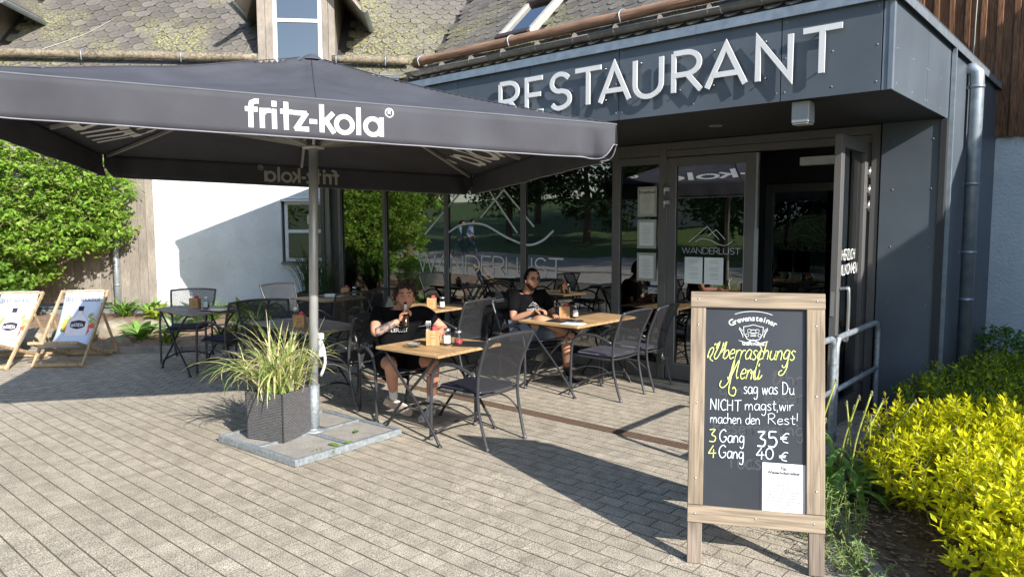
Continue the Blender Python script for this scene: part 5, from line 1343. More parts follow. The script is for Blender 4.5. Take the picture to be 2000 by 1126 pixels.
# ------------------------------------------------------------------ deck chairs
w_beech = wood('beech', (.36, .24, .13), (.54, .40, .25), 2, ring=20, per=.05)
m_cloth = mat('deckchair_cloth', (.62, .70, .82), .85, var=.02, scale=2)
pc = lambda n_, c: mat('print_' + n_, c, .85, var=.06, scale=20)
def make_deck(label, loc, rz):
    t = thing('deck_chair', label, 'deck chair', loc, rz, 'printed deck chairs on the left')
    W2 = .285
    for s in (-1, 1):
        q = MB(); q.bar((.36, s * W2, 0), (-.46, s * W2, .86), .028, .045, bev=.006); q.obj('long_leg', w_beech, t)
        q = MB(); q.bar((.42, s * (W2 - .032), .31), (-.50, s * (W2 - .032), .01), .026, .042, bev=.006); q.obj('seat_leg', w_beech, t)
        q = MB(); q.bar((-.20, s * (W2 + .03), .60), (-.58, s * (W2 + .03), .0), .024, .036, bev=.005); q.obj('prop_leg', w_beech, t)
    for a, b, w, nm in (((.33, 0, .03), 0, .04, 'front_rail'), ((-.45, 0, .85), 0, .034, 'top_rail'), ((.42, 0, .31), 0, .034, 'seat_rail'), ((-.47, 0, .03), 0, .03, 'rear_rail'), ((-.555, 0, .045), 0, .028, 'prop_rail')):
        q = MB(); q.bar((a[0], -W2 - (.03 if nm == 'prop_rail' else 0), a[2]), (a[0], W2 + (.03 if nm == 'prop_rail' else 0), a[2]), .026, w, bev=.005); q.obj(nm, w_beech, t)
    # sling
    P_ = curve([(-.455, 0, .872), (-.36, 0, .70), (-.22, 0, .47), (-.10, 0, .315), (.03, 0, .225), (.17, 0, .215), (.30, 0, .255), (.432, 0, .322)], 8)
    Ls = [0]
    for a, b in zip(P_, P_[1:]): Ls.append(Ls[-1] + (b - a).length)
    tot = Ls[-1]
    def F(u, s, off=0.):                                   # u across (metres), s down from the top rail (metres)
        s = max(0, min(tot - 1e-6, s)); i = max(k for k in range(len(Ls)) if Ls[k] <= s)
        i = min(i, len(P_) - 2); f = (s - Ls[i]) / (Ls[i + 1] - Ls[i]); p = P_[i].lerp(P_[i + 1], f); d = (P_[i + 1] - P_[i]).normalized(); nrm = V((-d.z, 0, d.x)) if d.x > 0 else V((d.z, 0, -d.x))
        nrm = V((abs(d.z), 0, abs(d.x)))
        return p + V((0, u, 0)) + nrm * off
    hw = .235; q = MB(); vs = [F(-hw + 2 * hw * j / 4, tot * i / 40) for i in range(41) for j in range(5)]
    q.add(vs, [(i * 5 + j, i * 5 + j + 1, (i + 1) * 5 + j + 1, (i + 1) * 5 + j) for i in range(40) for j in range(4)], True); cl = q.obj('sling', m_cloth, t)
    mo = cl.modifiers.new('t', 'SOLIDIFY'); mo.thickness = .002; mo.offset = 0
    def prt(name, col, polys, lay):
        q = MB()
        for P2 in polys:
            # strips: list of (s, u_left, u_right)
            vs = []
            for s, a, b in P2: vs += [F(a, s, .002 + .0006 * lay), F(b, s, .002 + .0006 * lay)]
            q.add(vs, [(2 * i, 2 * i + 1, 2 * i + 3, 2 * i + 2) for i in range(len(P2) - 1)])
        q.obj(name, pc(name, col), cl)
    # heading
    q = MB(); strokes_text(q, 'DER KUSS DER KOKOSNUSS', CAPS, .052, ((0, 0, 0), (1, 0, 0), (0, 1, 0), (0, 0, 1)), .105, width=.42)
    q.v = [tuple(F(-.205 + a, .165 - b, .009 + c)) for a, b, c in q.v]; q.obj('heading', mat('print_grey', (.12, .12, .14), .8), cl)
    # palm leaves
    rp_ = random.Random(3); lv = []
    for cx_, cy_, base in ((-.10, .40, 190), (.11, .39, -10), (-.12, .47, 180), (.13, .46, 0)):
        for k in range(9):
            a = radians(base + (-70 + k * 15) * (1 if base < 90 else 1)); l = .125 + rp_.uniform(-.02, .02)
            for st_ in range(1):
                x1, y1 = cx_ + l * cos(a) * 1.0, cy_ - .02 + l * sin(a) * .75
                n_ = 5; S_ = []
                for i in range(n_ + 1):
                    f = i / n_; xm, ym = cx_ + (x1 - cx_) * f, cy_ + (y1 - cy_) * f + .05 * f * f; w = .013 * sin(pi * min(.97, f + .1)); S_.append((ym, xm - w, xm + w))
                lv.append(S_)
    prt('leaf_green', (.20, .26, .06), lv[::2], 1); prt('leaf_yellow', (.50, .46, .12), lv[1::2], 1)
    prt('drink_orange', (.80, .34, .05), [[(.46, -.185, -.105), (.54, -.18, -.11), (.575, -.165, -.12)]], 2)
    prt('flower_red', (.75, .12, .05), [[(.55, .075, .15), (.60, .06, .16), (.64, .075, .14)], [(.49, .13, .20), (.52, .125, .21), (.55, .14, .20)]], 2)
    prt('herb_dark', (.08, .14, .07), [[(.54, -.19, -.14), (.575, -.20, -.11), (.6, -.18, -.12)]], 2)
    # bottle
    bot = [(.30, -.024, .024), (.34, -.029, .029), (.365, -.055, .055), (.41, -.095, .095), (.47, -.125, .125), (.56, -.13, .13), (.66, -.128, .128)]
    prt('bottle_shade', (.34, .33, .38), [[(s, a - .006, b + .006) for s, a, b in bot]], 3)
    prt('bottle_white', (.78, .74, .76), [bot], 4)
    prt('cap_dark', (.035, .02, .035), [[(.235, -.034, .034), (.30, -.030, .030)]], 5)
    prt('label_dark', (.045, .028, .05), [[(.43, -.0, .0), (.45, -.09, .09), (.525, -.09, .09), (.545, -.055, .055), (.56, 0, 0)]], 5)
    q = MB(); strokes_text(q, 'BATIDA', CAPS, .032, ((0, 0, 0), (1, 0, 0), (0, 1, 0), (0, 0, 1)), .22, width=.145); q.v = [tuple(F(-.072 + a, .522 - b, .006 + c)) for a, b, c in q.v]; q.obj('brand', m_print, cl)
    q = MB(); strokes_text(q, 'MANGAROCA', CAPS, .011, ((0, 0, 0), (1, 0, 0), (0, 1, 0), (0, 0, 1)), .2, width=.10); q.v = [tuple(F(-.05 + a, .484 - b, .006 + c)) for a, b, c in q.v]; q.obj('brand', m_print, cl)
    return t
# local +x towards us; u axis = local y must read left to right seen from the front, i.e. point to the viewer's right
d1 = make_deck('deck chair with a white coconut bottle print, the right one, half in shade', (-10.1, 3.13, .002), radians(-43))
d2 = dup(d1, 'deck chair with a white coconut bottle print, the left one in full sun', (-10.58, 2.50, .002), radians(-47), 'printed deck chairs on the left')

# ------------------------------------------------------------------ sandwich board
w_oak = wood('board_oak', (.21, .165, .12), (.36, .285, .205), 1, ring=20, per=.08, rough=.75)
w_oakh = wood('board_oak_rail', (.21, .165, .12), (.36, .285, .205), 0, ring=20, per=.08, rough=.75)
w_oakd = wood('board_leg', (.14, .11, .09), (.29, .235, .185), 1, ring=20, per=.08, rough=.8)
FL = V((-1.665, 3.244, 0)); BU = V((.892, .4521, 0)); BUP = V((-.0907, .179, .9797)).normalized(); BN = BU.cross(BUP).normalized()
LM = Matrix((BU, BUP, BN)).transposed().to_4x4(); LM.translation = FL
sb = thing('menu_board', 'wooden framed chalk A-board offering the surprise menu', 'sign', tuple(FL)); si = Matrix.Translation(-FL)
def PB(name, mb, m, par=None, Mx=LM):
    o = mb.obj(name, m, par or sb)
    if not par: o.matrix_basis = si @ Mx
    return o
BW, BH = .652, 1.374
for Mx, front in ((LM, True),):
    PB('side_post', wbx(0, .076, .289, 1.289, 0, .03, bev=.003), w_oak); PB('side_post', wbx(BW - .086, BW, .289, 1.295, 0, .03, bev=.003), w_oak)
    PB('top_rail', wbx(-.002, BW + .002, 1.292, BH, -.002, .032, bev=.003), w_oakh); PB('bottom_rail', wbx(.0, BW, .202, .287, -.002, .032, bev=.003), w_oakh)
    PB('front_leg', wbx(.002, .074, .0, .20, -.002, .026, bev=.003), w_oakd); PB('front_leg', wbx(BW - .075, BW - .002, 0, .20, -.002, .026, bev=.003), w_oakd)
m_slateb = mat('chalkboard', (.030, .033, .041), .42, var=.22, scale=3.5, spec=.5)
bd_ = PB('chalkboard', wbx(.074, BW - .084, .285, 1.295, .002, .010), m_slateb)
m_ch = mat('chalk_white', (.70, .76, .82), .8, var=.12, scale=90); m_cy = mat('chalk_lime', (.72, .80, .25), .8, var=.12, scale=90); m_cg = mat('chalk_ghost', (.048, .052, .06), .6, var=.1)
m_logo = mat('board_logo_white', (.72, .74, .74), .7)
def cf(x, y, dy=0.): return ((x, y, .0135), (1, dy, 0), (0, 1, 0), (0, 0, 1))
def chalk(txt, x, y, h, w, m=m_ch, sw=.062, slant=0., dy=.03, font=HAND):
    q = MB(); fr_ = cf(x, y, dy); fr_ = ((x, y, .0103), *fr_[1:]) if m is m_cg else fr_; strokes_text(q, txt, font, h, fr_, sw, width=w, slant=slant, smooth=True, jit=.02); q.obj('chalk_writing', m, bd_)
chalk('sag was Du', .268, .857, .062, .245); chalk('NICHT', .105, .768, .055, .155, dy=.0, sw=.08); chalk('magst,wir', .275, .776, .056, .235)
chalk('machen den', .106, .700, .054, .245); chalk('Rest!', .385, .712, .052, .15)
chalk('3', .100, .603, .066, .042, m_cy, .075); chalk('Gang', .152, .607, .062, .125, sw=.075); chalk('35', .333, .595, .078, .105, sw=.10); chalk('€', .445, .622, .05, .05, sw=.1)
chalk('4', .098, .525, .062, .044, m_cy, .075); chalk('Gang', .150, .528, .062, .125, sw=.075); chalk('40', .330, .535, .056, .09, sw=.10); chalk('€', .44, .532, .046, .05, sw=.1)
# the cursive heading
chalk('Uberraschungs', .112, 1.028, .088, .40, m_cy, .052, slant=.32, dy=.02)
chalk('Menü', .188, .928, .092, .155, m_cy, .05, slant=.3, dy=.03)
q = MB()
for pts_ in ([(.095, 1.04), (.088, 1.035), (.10, 1.075), (.117, 1.085), (.114, 1.06), (.10, 1.03), (.115, 1.015)], [(.155, 1.06), (.170, 1.085), (.18, 1.118)], [(.126, 1.108), (.122, 1.096)], [(.136, 1.108), (.132, 1.096)],
             [(.345, 1.10), (.352, 1.085), (.335, 1.02), (.322, .965), (.325, .938), (.342, .935), (.357, .955)], [(.48, 1.04), (.475, 1.0), (.458, .965), (.44, .958), (.436, .972), (.452, .985)],
             [(.214, .985), (.205, .93), (.195, .875), (.20, .850), (.222, .845), (.23, .872), (.22, .888), (.214, .878)], [(.158, .918), (.150, .895), (.162, .882), (.182, .895), (.20, .93), (.212, .985)], [(.305, .972), (.301, .96)], [(.316, .973), (.312, .961)]):
    c_ = curve([(a, b, 0) for a, b in pts_], 5); polystroke(q, [(a.x, a.y) for a in c_], cf(0, 0), .0045, .0006 * (len(q.v) % 5))
q.obj('chalk_writing', m_cy, bd_)
for txt, x, y, h, w in (('gen', .15, .845, .06, .12), ('essen', .37, .82, .07, .2), ('Reservierung', .12, .65, .07, .44), ('Uhr', .40, .91, .07, .15), ('Toast', .19, .48, .08, .2)):
    try: chalk(txt.replace('v', 'r'), x, y, h, w, m_cg, .12)
    except KeyError: pass
# brewery crest
q = MB()
import itertools
txt = 'Grevensteiner'; R_ = .205; cxx, cyy = .3125, 1.218 - R_ + .012
me_par = bd_
for k, c_ in enumerate(txt):
    a = radians(90 + 29 - k * 58 / (len(txt) - 1)); X_ = V((sin(a), -cos(a), 0)); Y_ = V((cos(a), sin(a), 0)); p = V((cxx + R_ * cos(a), cyy + R_ * sin(a), .0108))
    print_text('crest_lettering', c_, .046 if k == 0 else .040, (p, X_, Y_, (0, 0, 1)), m_logo, bd_, offset=.0007)
print_text('crest_lettering', 'G.&A.Veltins', .021, ((.3125, 1.104, .0108), (1, 0, 0), (0, 1, 0), (0, 0, 1)), m_logo, bd_, offset=.0006)
q = MB(); pk = lambda P2, w=.0028: polystroke(q, P2, cf(0, 0), w, .0004 * (len(q.v) % 4))
pk([(cxx + (R_ + .052) * cos(radians(a)), cyy + (R_ + .052) * sin(radians(a)) * .985) for a in range(69, 112, 3)])
shield = [(-.048, .035), (-.03, .038), (0, .046), (.03, .038), (.048, .035), (.046, .0), (.03, -.028), (0, -.036), (-.03, -.028), (-.046, 0), (-.048, .035)]
cy0 = 1.163
pk([(cxx + a, cy0 + b) for a, b in shield])
for s in (-1, 1):
    for k in range(4): pk([(cxx + s * a, cy0 + b) for a, b in ((.05, -.02 + .004 * k), (.058 + .004 * k, .004 + .006 * k), (.052 + .005 * k, .02 + .004 * k))], .0022)
    pk([(cxx + s * a, cy0 + b) for a, b in ((.005, -.052), (.04, -.045), (.072, -.036), (.04, -.05), (.0, -.03))], .003)
    pk([(cxx + s * (.02 + .009 * cos(t / 2)), cy0 + .014 + .009 * sin(t / 2)) for t in range(0, 13)], .002)
    pk([(cxx + s * (.03 + .008 * cos(t / 2)), cy0 - .008 + .008 * sin(t / 2)) for t in range(0, 13)], .002)
    pk([(cxx + s * (.018 + .012 * cos(t / 2)), cy0 - .048 + .006 * sin(t / 2)) for t in range(0, 13)], .002)
for dz in (-.012, -.004, .004, .02): pk([(cxx - .014, cy0 + dz), (cxx + .014, cy0 + dz)], .003)
q.obj('crest', m_logo, bd_)
# paper notice on the board
nt_ = PB('notice', wbx(.362, BW - .088, .287, .522, .011, .0125), mat('notice_paper', (.74, .74, .78), .6, var=.03))
print_text('print', 'Für', .022, ((.463, .49, .0135), (1, 0, 0), (0, 1, 0), (0, 0, 1)), m_ink, nt_, offset=.0006)
print_text('print', 'Wiederholungstäter', .0185, ((.463, .470, .0135), (1, 0, 0), (0, 1, 0), (0, 0, 1)), m_ink, nt_, offset=.0006)
q = MB(); q.bx(.392, .535, .4655, .4667, .013, .0135); q.bx(.448, .478, .4865, .4877, .013, .0135); q.obj('print', m_ink, nt_)
print_text('print', 'Falls Ihr unser\nÜberraschungsmenü schon\nbeim letzten Besuch gewählt\nhabt, lasst uns gerne wissen\nwas Ihr serviert bekommen\nhabt. Wir können uns das leider\nnicht für jeden einzelnen\nmerken.', .0132, ((.463, .412, .0135), (1, 0, 0), (0, 1, 0), (0, 0, 1)), mat('print_soft', (.2, .2, .22), .8), nt_, line=1.18)
q = MB(); q.bx(.352, .361, .30, .48, .0112, .012); q.obj('tape', m_slateb, nt_)
q = MB()
for a, b in ((.038, 1.335), (.32, 1.335), (.615, 1.335), (.038, 1.20), (.038, .80), (.038, .42), (BW - .04, 1.21), (BW - .04, .86), (BW - .04, .40), (.038, .245), (.33, .245), (.6, .245)):
    q.lathe([(.005, 0), (.0045, .0015), (0, .002)], n=8, M=Matrix.Translation((a, b, .0325 if b > 1.3 or b < .28 else .0305)))
PB('screw', q, m_steel); bpy.data.objects['screw']['kind'] = 'stuff'
# rear leaf
RUP = V((.10, -.20, .96)).normalized()
top = FL + BUP * 1.30 - BN * .035
bk0 = V((top.x, top.y, 0)) - BN * 0 + V((-.11, .22, 0)) * 1.35
RUPv = (top - bk0); rl_ = RUPv.length; RUPv.normalize(); RN = BU.cross(RUPv).normalized()
RM = Matrix((BU, RUPv, RN)).transposed().to_4x4(); RM.translation = bk0
PB('rear_post', wbx(0, .076, .0, rl_ - .01, -.03, -.0, bev=.003), w_oak, Mx=RM); PB('rear_post', wbx(BW - .08, BW, 0, rl_ - .01, -.03, 0, bev=.003), w_oak, Mx=RM)
PB('rear_rail', wbx(.077, BW - .081, rl_ - .10, rl_ - .01, -.03, 0), w_oakh, Mx=RM); PB('rear_rail', wbx(.077, BW - .081, .21, .29, -.03, 0), w_oakh, Mx=RM)
PB('rear_panel', wbx(.077, BW - .081, .291, rl_ - .101, -.02, -.01), m_slateb, Mx=RM)

# ------------------------------------------------------------------ galvanised railing
for i, (y0, y1, lab) in enumerate(((5.86, 7.02, 'galvanised tube hoop railing beside the entrance'), (4.55, 5.80, 'galvanised railing hoop behind the menu board, nearer to us'))):
    t = thing('handrail', lab, 'railing', (-1.765, (y0 + y1) / 2, 0), 0, 'galvanised railing hoops by the entrance')
    yy = (y1 - y0) / 2
    q = MB(); q.tube(curve([(0, -yy, .0), (0, -yy, .4), (0, -yy, .70), (0, -yy + .03, .785), (0, -yy + .10, .815), (0, 0, .82), (0, yy - .10, .825), (0, yy - .03, .795), (0, yy, .71), (0, yy, .4), (0, yy, 0)], 5), .0235, 12); q.obj('hoop', m_galv, t)
    q = MB(); q.tube([(0, -yy + .02, .40), (0, yy - .02, .41)], .021, 12); q.obj('knee_rail', m_galv, t)

# ------------------------------------------------------------------ people
def skinmat(n_, c):
    m = mat(n_, c, .55, var=.09, scale=14, spec=.35); b = m.node_tree.nodes['Principled BSDF']
    b.inputs['Subsurface Weight'].default_value = .12; b.inputs['Subsurface Radius'].default_value = (.02, .008, .004); b.inputs['Subsurface Scale'].default_value = .5
    return m
m_sk1 = skinmat('skin_tan', (.56, .27, .18)); m_sk2 = skinmat('skin_olive', (.43, .23, .15)); m_lip = mat('lips', (.36, .13, .10), .5)
m_tee = mat('black_cotton', (.006, .006, .007), .95, spec=.08, var=.25, scale=14, bump=.004, bscale=16); m_short = mat('black_shorts', (.007, .007, .008), .95, spec=.08, var=.2, scale=16, bump=.004, bscale=18)
m_denim = mat('pale_denim', (.20, .25, .33), .9, var=.25, scale=22, bump=.003, bscale=22); m_sock = mat('white_sock', (.72, .72, .72), .9, var=.04, bump=.002, bscale=90)
m_sole = mat('sole_pale', (.50, .40, .34), .8, var=.1, scale=30); m_shoew = mat('shoe_white', (.66, .66, .64), .6); m_shoeb = mat('shoe_black', (.015, .015, .018), .5)
m_hair1 = mat('hair_brown', (.035, .020, .013), .55, var=.4, scale=60); m_hair2 = mat('hair_black', (.010, .008, .007), .8, spec=.1, var=.3, scale=80); m_eye = mat('eye_dark', (.02, .015, .012), .3); m_eyew = mat('eye_white', (.6, .58, .55), .4)
def head_mesh(mb, c, f, up, s=1.0, nose=1.0, beard=False):
    """sculpted head: f = facing, up = crown direction"""
    f = V(f).normalized(); up = V(up); l = V(up).cross(f).normalized(); up = f.cross(l); n, m = 44, 36; vs = []
    g = lambda x, y, z, x0, y0, z0, sx, sz: math.exp(-((y - y0) / sx) ** 2 - ((z - z0) / sz) ** 2)
    for i in range(m + 1):
        th = pi * i / m
        for k in range(n):
            a = 2 * pi * k / n; y = sin(th) * sin(a); x = sin(th) * cos(a); z = cos(th)
            rx, ry, rz = .098, .076, .118
            Y = y * ry; Z = z * rz; X = x * rx
            if Z < -.02: Y *= 1 - .42 * ((-.02 - Z) / .1) ** 1.2; X = X * (1 - .10 * ((-.02 - Z) / .1)) if X > 0 else X * (1 - .35 * ((-.02 - Z) / .1))
            if X > 0:
                X *= .94
                q = lambda *t: g(X, Y, Z, 0, *t)
                X += .026 * nose * q(0, -.012, .013, .022) + .012 * nose * q(0, -.026, .019, .011)          # nose
                X -= .013 * (q(.031, .012, .016, .012) + q(-.031, .012, .016, .012))                        # sockets
                X += .006 * (q(.030, .034, .026, .009) + q(-.030, .034, .026, .009))                        # brow
                X += .007 * q(0, -.052, .022, .008) - .005 * q(0, -.066, .02, .006) + .010 * q(0, -.086, .022, .014) + .004 * (q(.038, -.02, .016, .02) + q(-.038, -.02, .016, .02))
            vs.append(V(c) + (f * X + l * Y + up * Z) * s)
    mb.add(vs, [(i * n + k, (i + 1) * n + k, (i + 1) * n + (k + 1) % n, i * n + (k + 1) % n) for i in range(m) for k in range(n)], True)
    Mh = Matrix((f, l, up)).transposed()
    for sd in (-1, 1):
        mb.ell(V(c) + (l * sd * .077 - f * .008 - up * .008) * s, (.018 * s, .009 * s, .031 * s), Mh, 10, 8)
    return f, l, up
def hand_mesh(mb, wrist, dirv, palmn, s=1., curl=.6, thumb=1, spread=.18):
    """palm and five bent fingers; dirv = wrist to knuckles, palmn = palm side normal"""
    d = V(dirv).normalized(); n = V(palmn); n = (n - d * n.dot(d)).normalized(); l = n.cross(d).normalized() * thumb
    Mh = Matrix((d, l, n)).transposed(); w = V(wrist)
    mb.ell(w + d * .045 * s, (.055 * s, .042 * s, .017 * s), Mh, 12, 8)
    for i, (off, ln) in enumerate(((.030, .070), (.011, .080), (-.009, .075), (-.028, .058))):
        p = w + d * .085 * s + l * off * s; a = (i - 1.3) * -.06; dd = (d + l * a).normalized(); pts = [p - dd * .02 * s, p]
        t = 0.; 
        for seg, fr_ in enumerate((.44, .31, .25)):
            t += curl * (1.0 if seg else .8); q = dd * cos(t) + n * sin(t); pts.append(pts[-1] + q * ln * fr_ * s)
        mb.tube(curve(pts, 3), [.0088 * s] * 4 + [.0082 * s] * 6 + [.0072 * s] * 3, 8)
        mb.ell(pts[-1], (.0072 * s,) * 3, None, 8, 6)
    p = w + d * .02 * s + l * .03 * s; pts = [p - l * .012 * s, p, p + (d * .6 + l * .75 + n * .2).normalized() * .032 * s]
    pts.append(pts[-1] + (d * .8 + l * .15 + n * (.3 + curl * .5)).normalized() * .03 * s); pts.append(pts[-1] + (d * .7 - l * .2 + n * (.3 + curl * .7)).normalized() * .022 * s)
    mb.tube(curve(pts, 3), .0098 * s, 8); mb.ell(pts[-1], (.0095 * s,) * 3, None, 8, 6)
def chain(me_list, nodes, root=0, sub=2):
    """nodes: list of chains sharing points by name"""
    names = {}; nd = []; ed = []
    for ch_ in nodes:
        prev = None
        for it in ch_:
            if isinstance(it, str): i = names[it]
            else:
                nm, p, r_ = it
                if nm in names: i = names[nm]
                else: names[nm] = len(nd); i = len(nd); nd.append((tuple(p), r_))
            if prev is not None: ed.append((prev, i))
            prev = i
    return skin(nd, ed, sub, root)
def merge(name, meshes, mbs, m, parent):
    bm = bmesh.new()
    for me in meshes: bm.from_mesh(me); bpy.data.meshes.remove(me)
    for b in mbs: me = b.mesh('t'); bm.from_mesh(me); bpy.data.meshes.remove(me)
    me = bpy.data.meshes.new(name); bm.to_mesh(me); bm.free(); me.materials.append(m)
    return link(name, me, parent)
def shoe(parent, heel, toe, up, mu, ms, w=.046, h=.075, stripes=None):
    heel, toe = V(heel), V(toe); d = toe - heel; L_ = d.length; d.normalize(); up = V(up); up = (up - d * up.dot(d)).normalized(); s = up.cross(d)
    Mx = Matrix((d, s, up)).transposed().to_4x4(); Mx.translation = heel
    out = [(-.01, .030), (.03, .036), (.10, .036), (.17, .047), (.22, .046), (.26, .034), (.278, .012)]; k_ = L_ / .27
    prof = [(x * k_, y * w / .047) for x, y in out]
    q = MB(); ring = [V((x, y, 0)) for x, y in prof] + [V((x, -y, 0)) for x, y in prof[::-1]]; q.prism([Mx @ p for p in ring], up * .026); so_ = q.obj('sole', ms, parent)
    q = MB(); 
    for i in range(9): x = .03 + i * .026; q.box((x * k_, 0, -.001), (.006, .06, .003), M=Mx)
    q.obj('tread', mat('tread', (.36, .27, .23), .85), so_)
    q = MB(); vs = []; n = 14; secs = [(-.008, .026, .085), (.02, .034, .092), (.06, .035, .088), (.10, .036, .074), (.15, .042, .06), (.20, .044, .05), (.245, .038, .044), (.272, .016, .036)]
    for x, wy, hh in secs:
        for k in range(n):
            a = pi * k / (n - 1); vs.append(Mx @ V((x * k_, cos(a) * wy * w / .047, .024 + (hh - .024) * max(0., sin(a)) ** .7)))
    q.add(vs, [(i * n + k, (i + 1) * n + k, (i + 1) * n + k + 1, i * n + k + 1) for i in range(len(secs) - 1) for k in range(n - 1)], True); q.add([vs[i] for i in range(n)], [tuple(range(n))]); q.obj('shoe_upper', mu, so_)
    if stripes:
        q = MB()
        for sg in (-1, 1):
            for j in range(3):
                x = .10 + j * .022; q.bar(Mx @ V((x * k_, sg * .044, .03)), Mx @ V(((x - .02) * k_, sg * .033, .075)), .004, .009)
        q.obj('stripe', stripes, so_)
def face_bits(c, f, l, up, par, glasses=False, squint=True, hairm=None):
    q = MB()
    for sd in (-1, 1): q.ell(V(c) + f * .079 + l * sd * .031 + up * .011, (.006, .012, .0035 if squint else .006), Matrix((f, l, up)).transposed(), 10, 6)
    q.obj('eyes', m_eye, par)
    q = MB()
    for sd in (-1, 1): q.tube(curve([V(c) + f * .091 + l * sd * .012 + up * .030, V(c) + f * .090 + l * sd * .03 + up * .036, V(c) + f * .078 + l * sd * .05 + up * .030], 4), .0042, 6)
    q.obj('eyebrows', hairm, par)
    q = MB(); q.ell(V(c) + f * .0905 - up * .056, (.006, .021, .006), Matrix((f, l, up)).transposed(), 10, 6); q.obj('mouth', m_lip, par)
    if glasses:
        g = MB()
        for sd in (-1, 1):
            o = V(c) + f * .100 + l * sd * .033 + up * .010
            g.tube([o + l * (cos(a) * .026) + up * (sin(a) * .019) for a in [2 * pi * k / 16 for k in range(17)]], .002, 5)
            g.tube([o + l * sd * .026, V(c) + l * sd * .079 - f * .0 + up * .012], .0018, 5)
        g.tube([V(c) + f * .102 + l * .008 + up * .013, V(c) + f * .102 - l * .008 + up * .013], .002, 5); g.obj('glasses', m_blk, par)
def tee_print(par, c, f, l, up, w):
    q = MB(); strokes_text(q, 'WANDERLUST', CAPS, .030, (c - l * (w / 2), l, up, f), .12, width=w)
    mountain(q, (c - l * (w * .36) + up * .042, l, up, f), w * .74, .06, .0035); o = q.obj('shirt_print', mat('shirt_print', (.5, .5, .5), .8), par); return o
# --- man drinking from a bottle
p1 = thing('person', 'man with curly brown hair in a black shirt and shorts drinking from a bottle', 'person', (-5.0, 4.16, 0)); pi1 = Matrix.Translation((5.0, -4.16, 0))
f1 = V((.74, -.67, .16)).normalized(); neck = V((-5.03, 4.235, .945)); hc = V((-4.965, 4.235, 1.058))
ShR, ShL = V((-5.15, 4.06, .92)), V((-4.90, 4.39, .92)); ElR, WrR = V((-5.0, 3.905, .765)), V((-4.868, 4.08, .875)); ElL, WrL = V((-4.78, 4.53, .755)), V((-4.64, 4.33, .755))
HiR, HiL = V((-5.09, 4.06, .50)), V((-4.97, 4.24, .50)); KnR, KnL = V((-4.665, 3.805, .555)), V((-4.46, 4.10, .555)); AnR, AnL = V((-4.905, 4.03, .205)), V((-4.70, 4.28, .125))
body = chain(0, [[('pel', (-5.04, 4.16, .50), (.12, .15)), ('bel', (-5.06, 4.18, .66), (.12, .145)), ('che', (-5.06, 4.21, .83), (.115, .15)), ('nb', (-5.05, 4.23, .91), (.075, .08)), ('nk', neck, .056), ('hd', hc, .06)],
    ['che', ('shR', ShR, .06), ('uaR', ShR.lerp(ElR, .5), .05), ('elR', ElR, .043), ('faR', ElR.lerp(WrR, .4), .041), ('wrR', WrR, .026)],
    ['che', ('shL', ShL, .06), ('uaL', ShL.lerp(ElL, .5), .05), ('elL', ElL, .043), ('faL', ElL.lerp(WrL, .4), .041), ('wrL', WrL, .026)],
    ['pel', ('hiR', HiR, .085), ('thR', HiR.lerp(KnR, .5), .08), ('knR', KnR, .06), ('caR', KnR.lerp(AnR, .38), .057), ('anR', AnR, .034)],
    ['pel', ('hiL', HiL, .085), ('thL', HiL.lerp(KnL, .5), .08), ('knL', KnL, .06), ('caL', KnL.lerp(AnL, .38), .057), ('anL', AnL, .034)]])
q = MB(); ff, fl, fu = head_mesh(q, hc, f1, (-.08, .07, 1), 1.0)
bot_top = hc + ff * .100 - fu * .048; bdir = (V((.35, -.31, -1))).normalized(); bmid = bot_top + bdir * .10
hand_mesh(q, WrR, (bmid - WrR) + V((.0, .02, .03)), (.7, .35, -.1), 1.0, .95, 1); hand_mesh(q, WrL, (.6, -.75, -.05), (0, 0, -1), 1.0, .25, -1)
bo = merge('body', [body], [q], m_sk1, p1); bo.matrix_parent_inverse = pi1
def cl(name, chains, m, par, inv, sub=2):
    me = chain(0, chains, 0, sub); me.materials.append(m); o = link(name, me, par); o.matrix_parent_inverse = inv; return o
cl('shirt', [[('pel', (-5.04, 4.16, .52), (.145, .175)), ('bel', (-5.06, 4.18, .66), (.145, .17)), ('che', (-5.06, 4.21, .83), (.14, .175)), ('nb', (-5.05, 4.23, .92), (.085, .095)), ('nk', (-5.045, 4.232, .948), .07)],
    ['che', ('s', ShR, .078), ('e', ShR.lerp(ElR, .62), .068)], ['che', ('s2', ShL, .078), ('e2', ShL.lerp(ElL, .62), .068)]], m_tee, p1, pi1)
cl('shorts', [[('pel', (-5.04, 4.16, .52), (.13, .165)), ('a', HiR, .11), ('b', HiR.lerp(KnR, .45), .108), ('c', HiR.lerp(KnR, .80), .098)], ['pel', ('d', HiL, .11), ('e', HiL.lerp(KnL, .45), .108), ('f', HiL.lerp(KnL, .80), .098)]], m_short, p1, pi1)
# tattooed forearm sleeve painted close to the skin
tm = mat('tattoo_ink', (.085, .085, .09), .6, var=.1, scale=30, col2=(.34, .22, .17), thr=.54)
cl('tattoo', [[('a', ElR + (ElR - WrR) * .02, .0445), ('b', ElR.lerp(WrR, .4), .0425), ('c', ElR.lerp(WrR, .80), .031), ('d', ElR.lerp(WrR, .9), .0285)]], tm, p1, pi1)
def kid(o, inv=pi1): o.matrix_parent_inverse = inv; return o
def socks(kn, an, par, inv, m=m_sock, k=.68):
    cl('sock', [[('a', kn.lerp(an, k), .046), ('b', kn.lerp(an, .9), .041), ('c', an + V((0, 0, -.03)), .044)]], m, par, inv)
socks(KnR, AnR, p1, pi1); socks(KnL, AnL, p1, pi1)
hl = thing  # shoes
s0 = bpy.data.objects.new('shoe', None); COL.objects.link(s0); s0.parent = p1; s0.matrix_parent_inverse = pi1
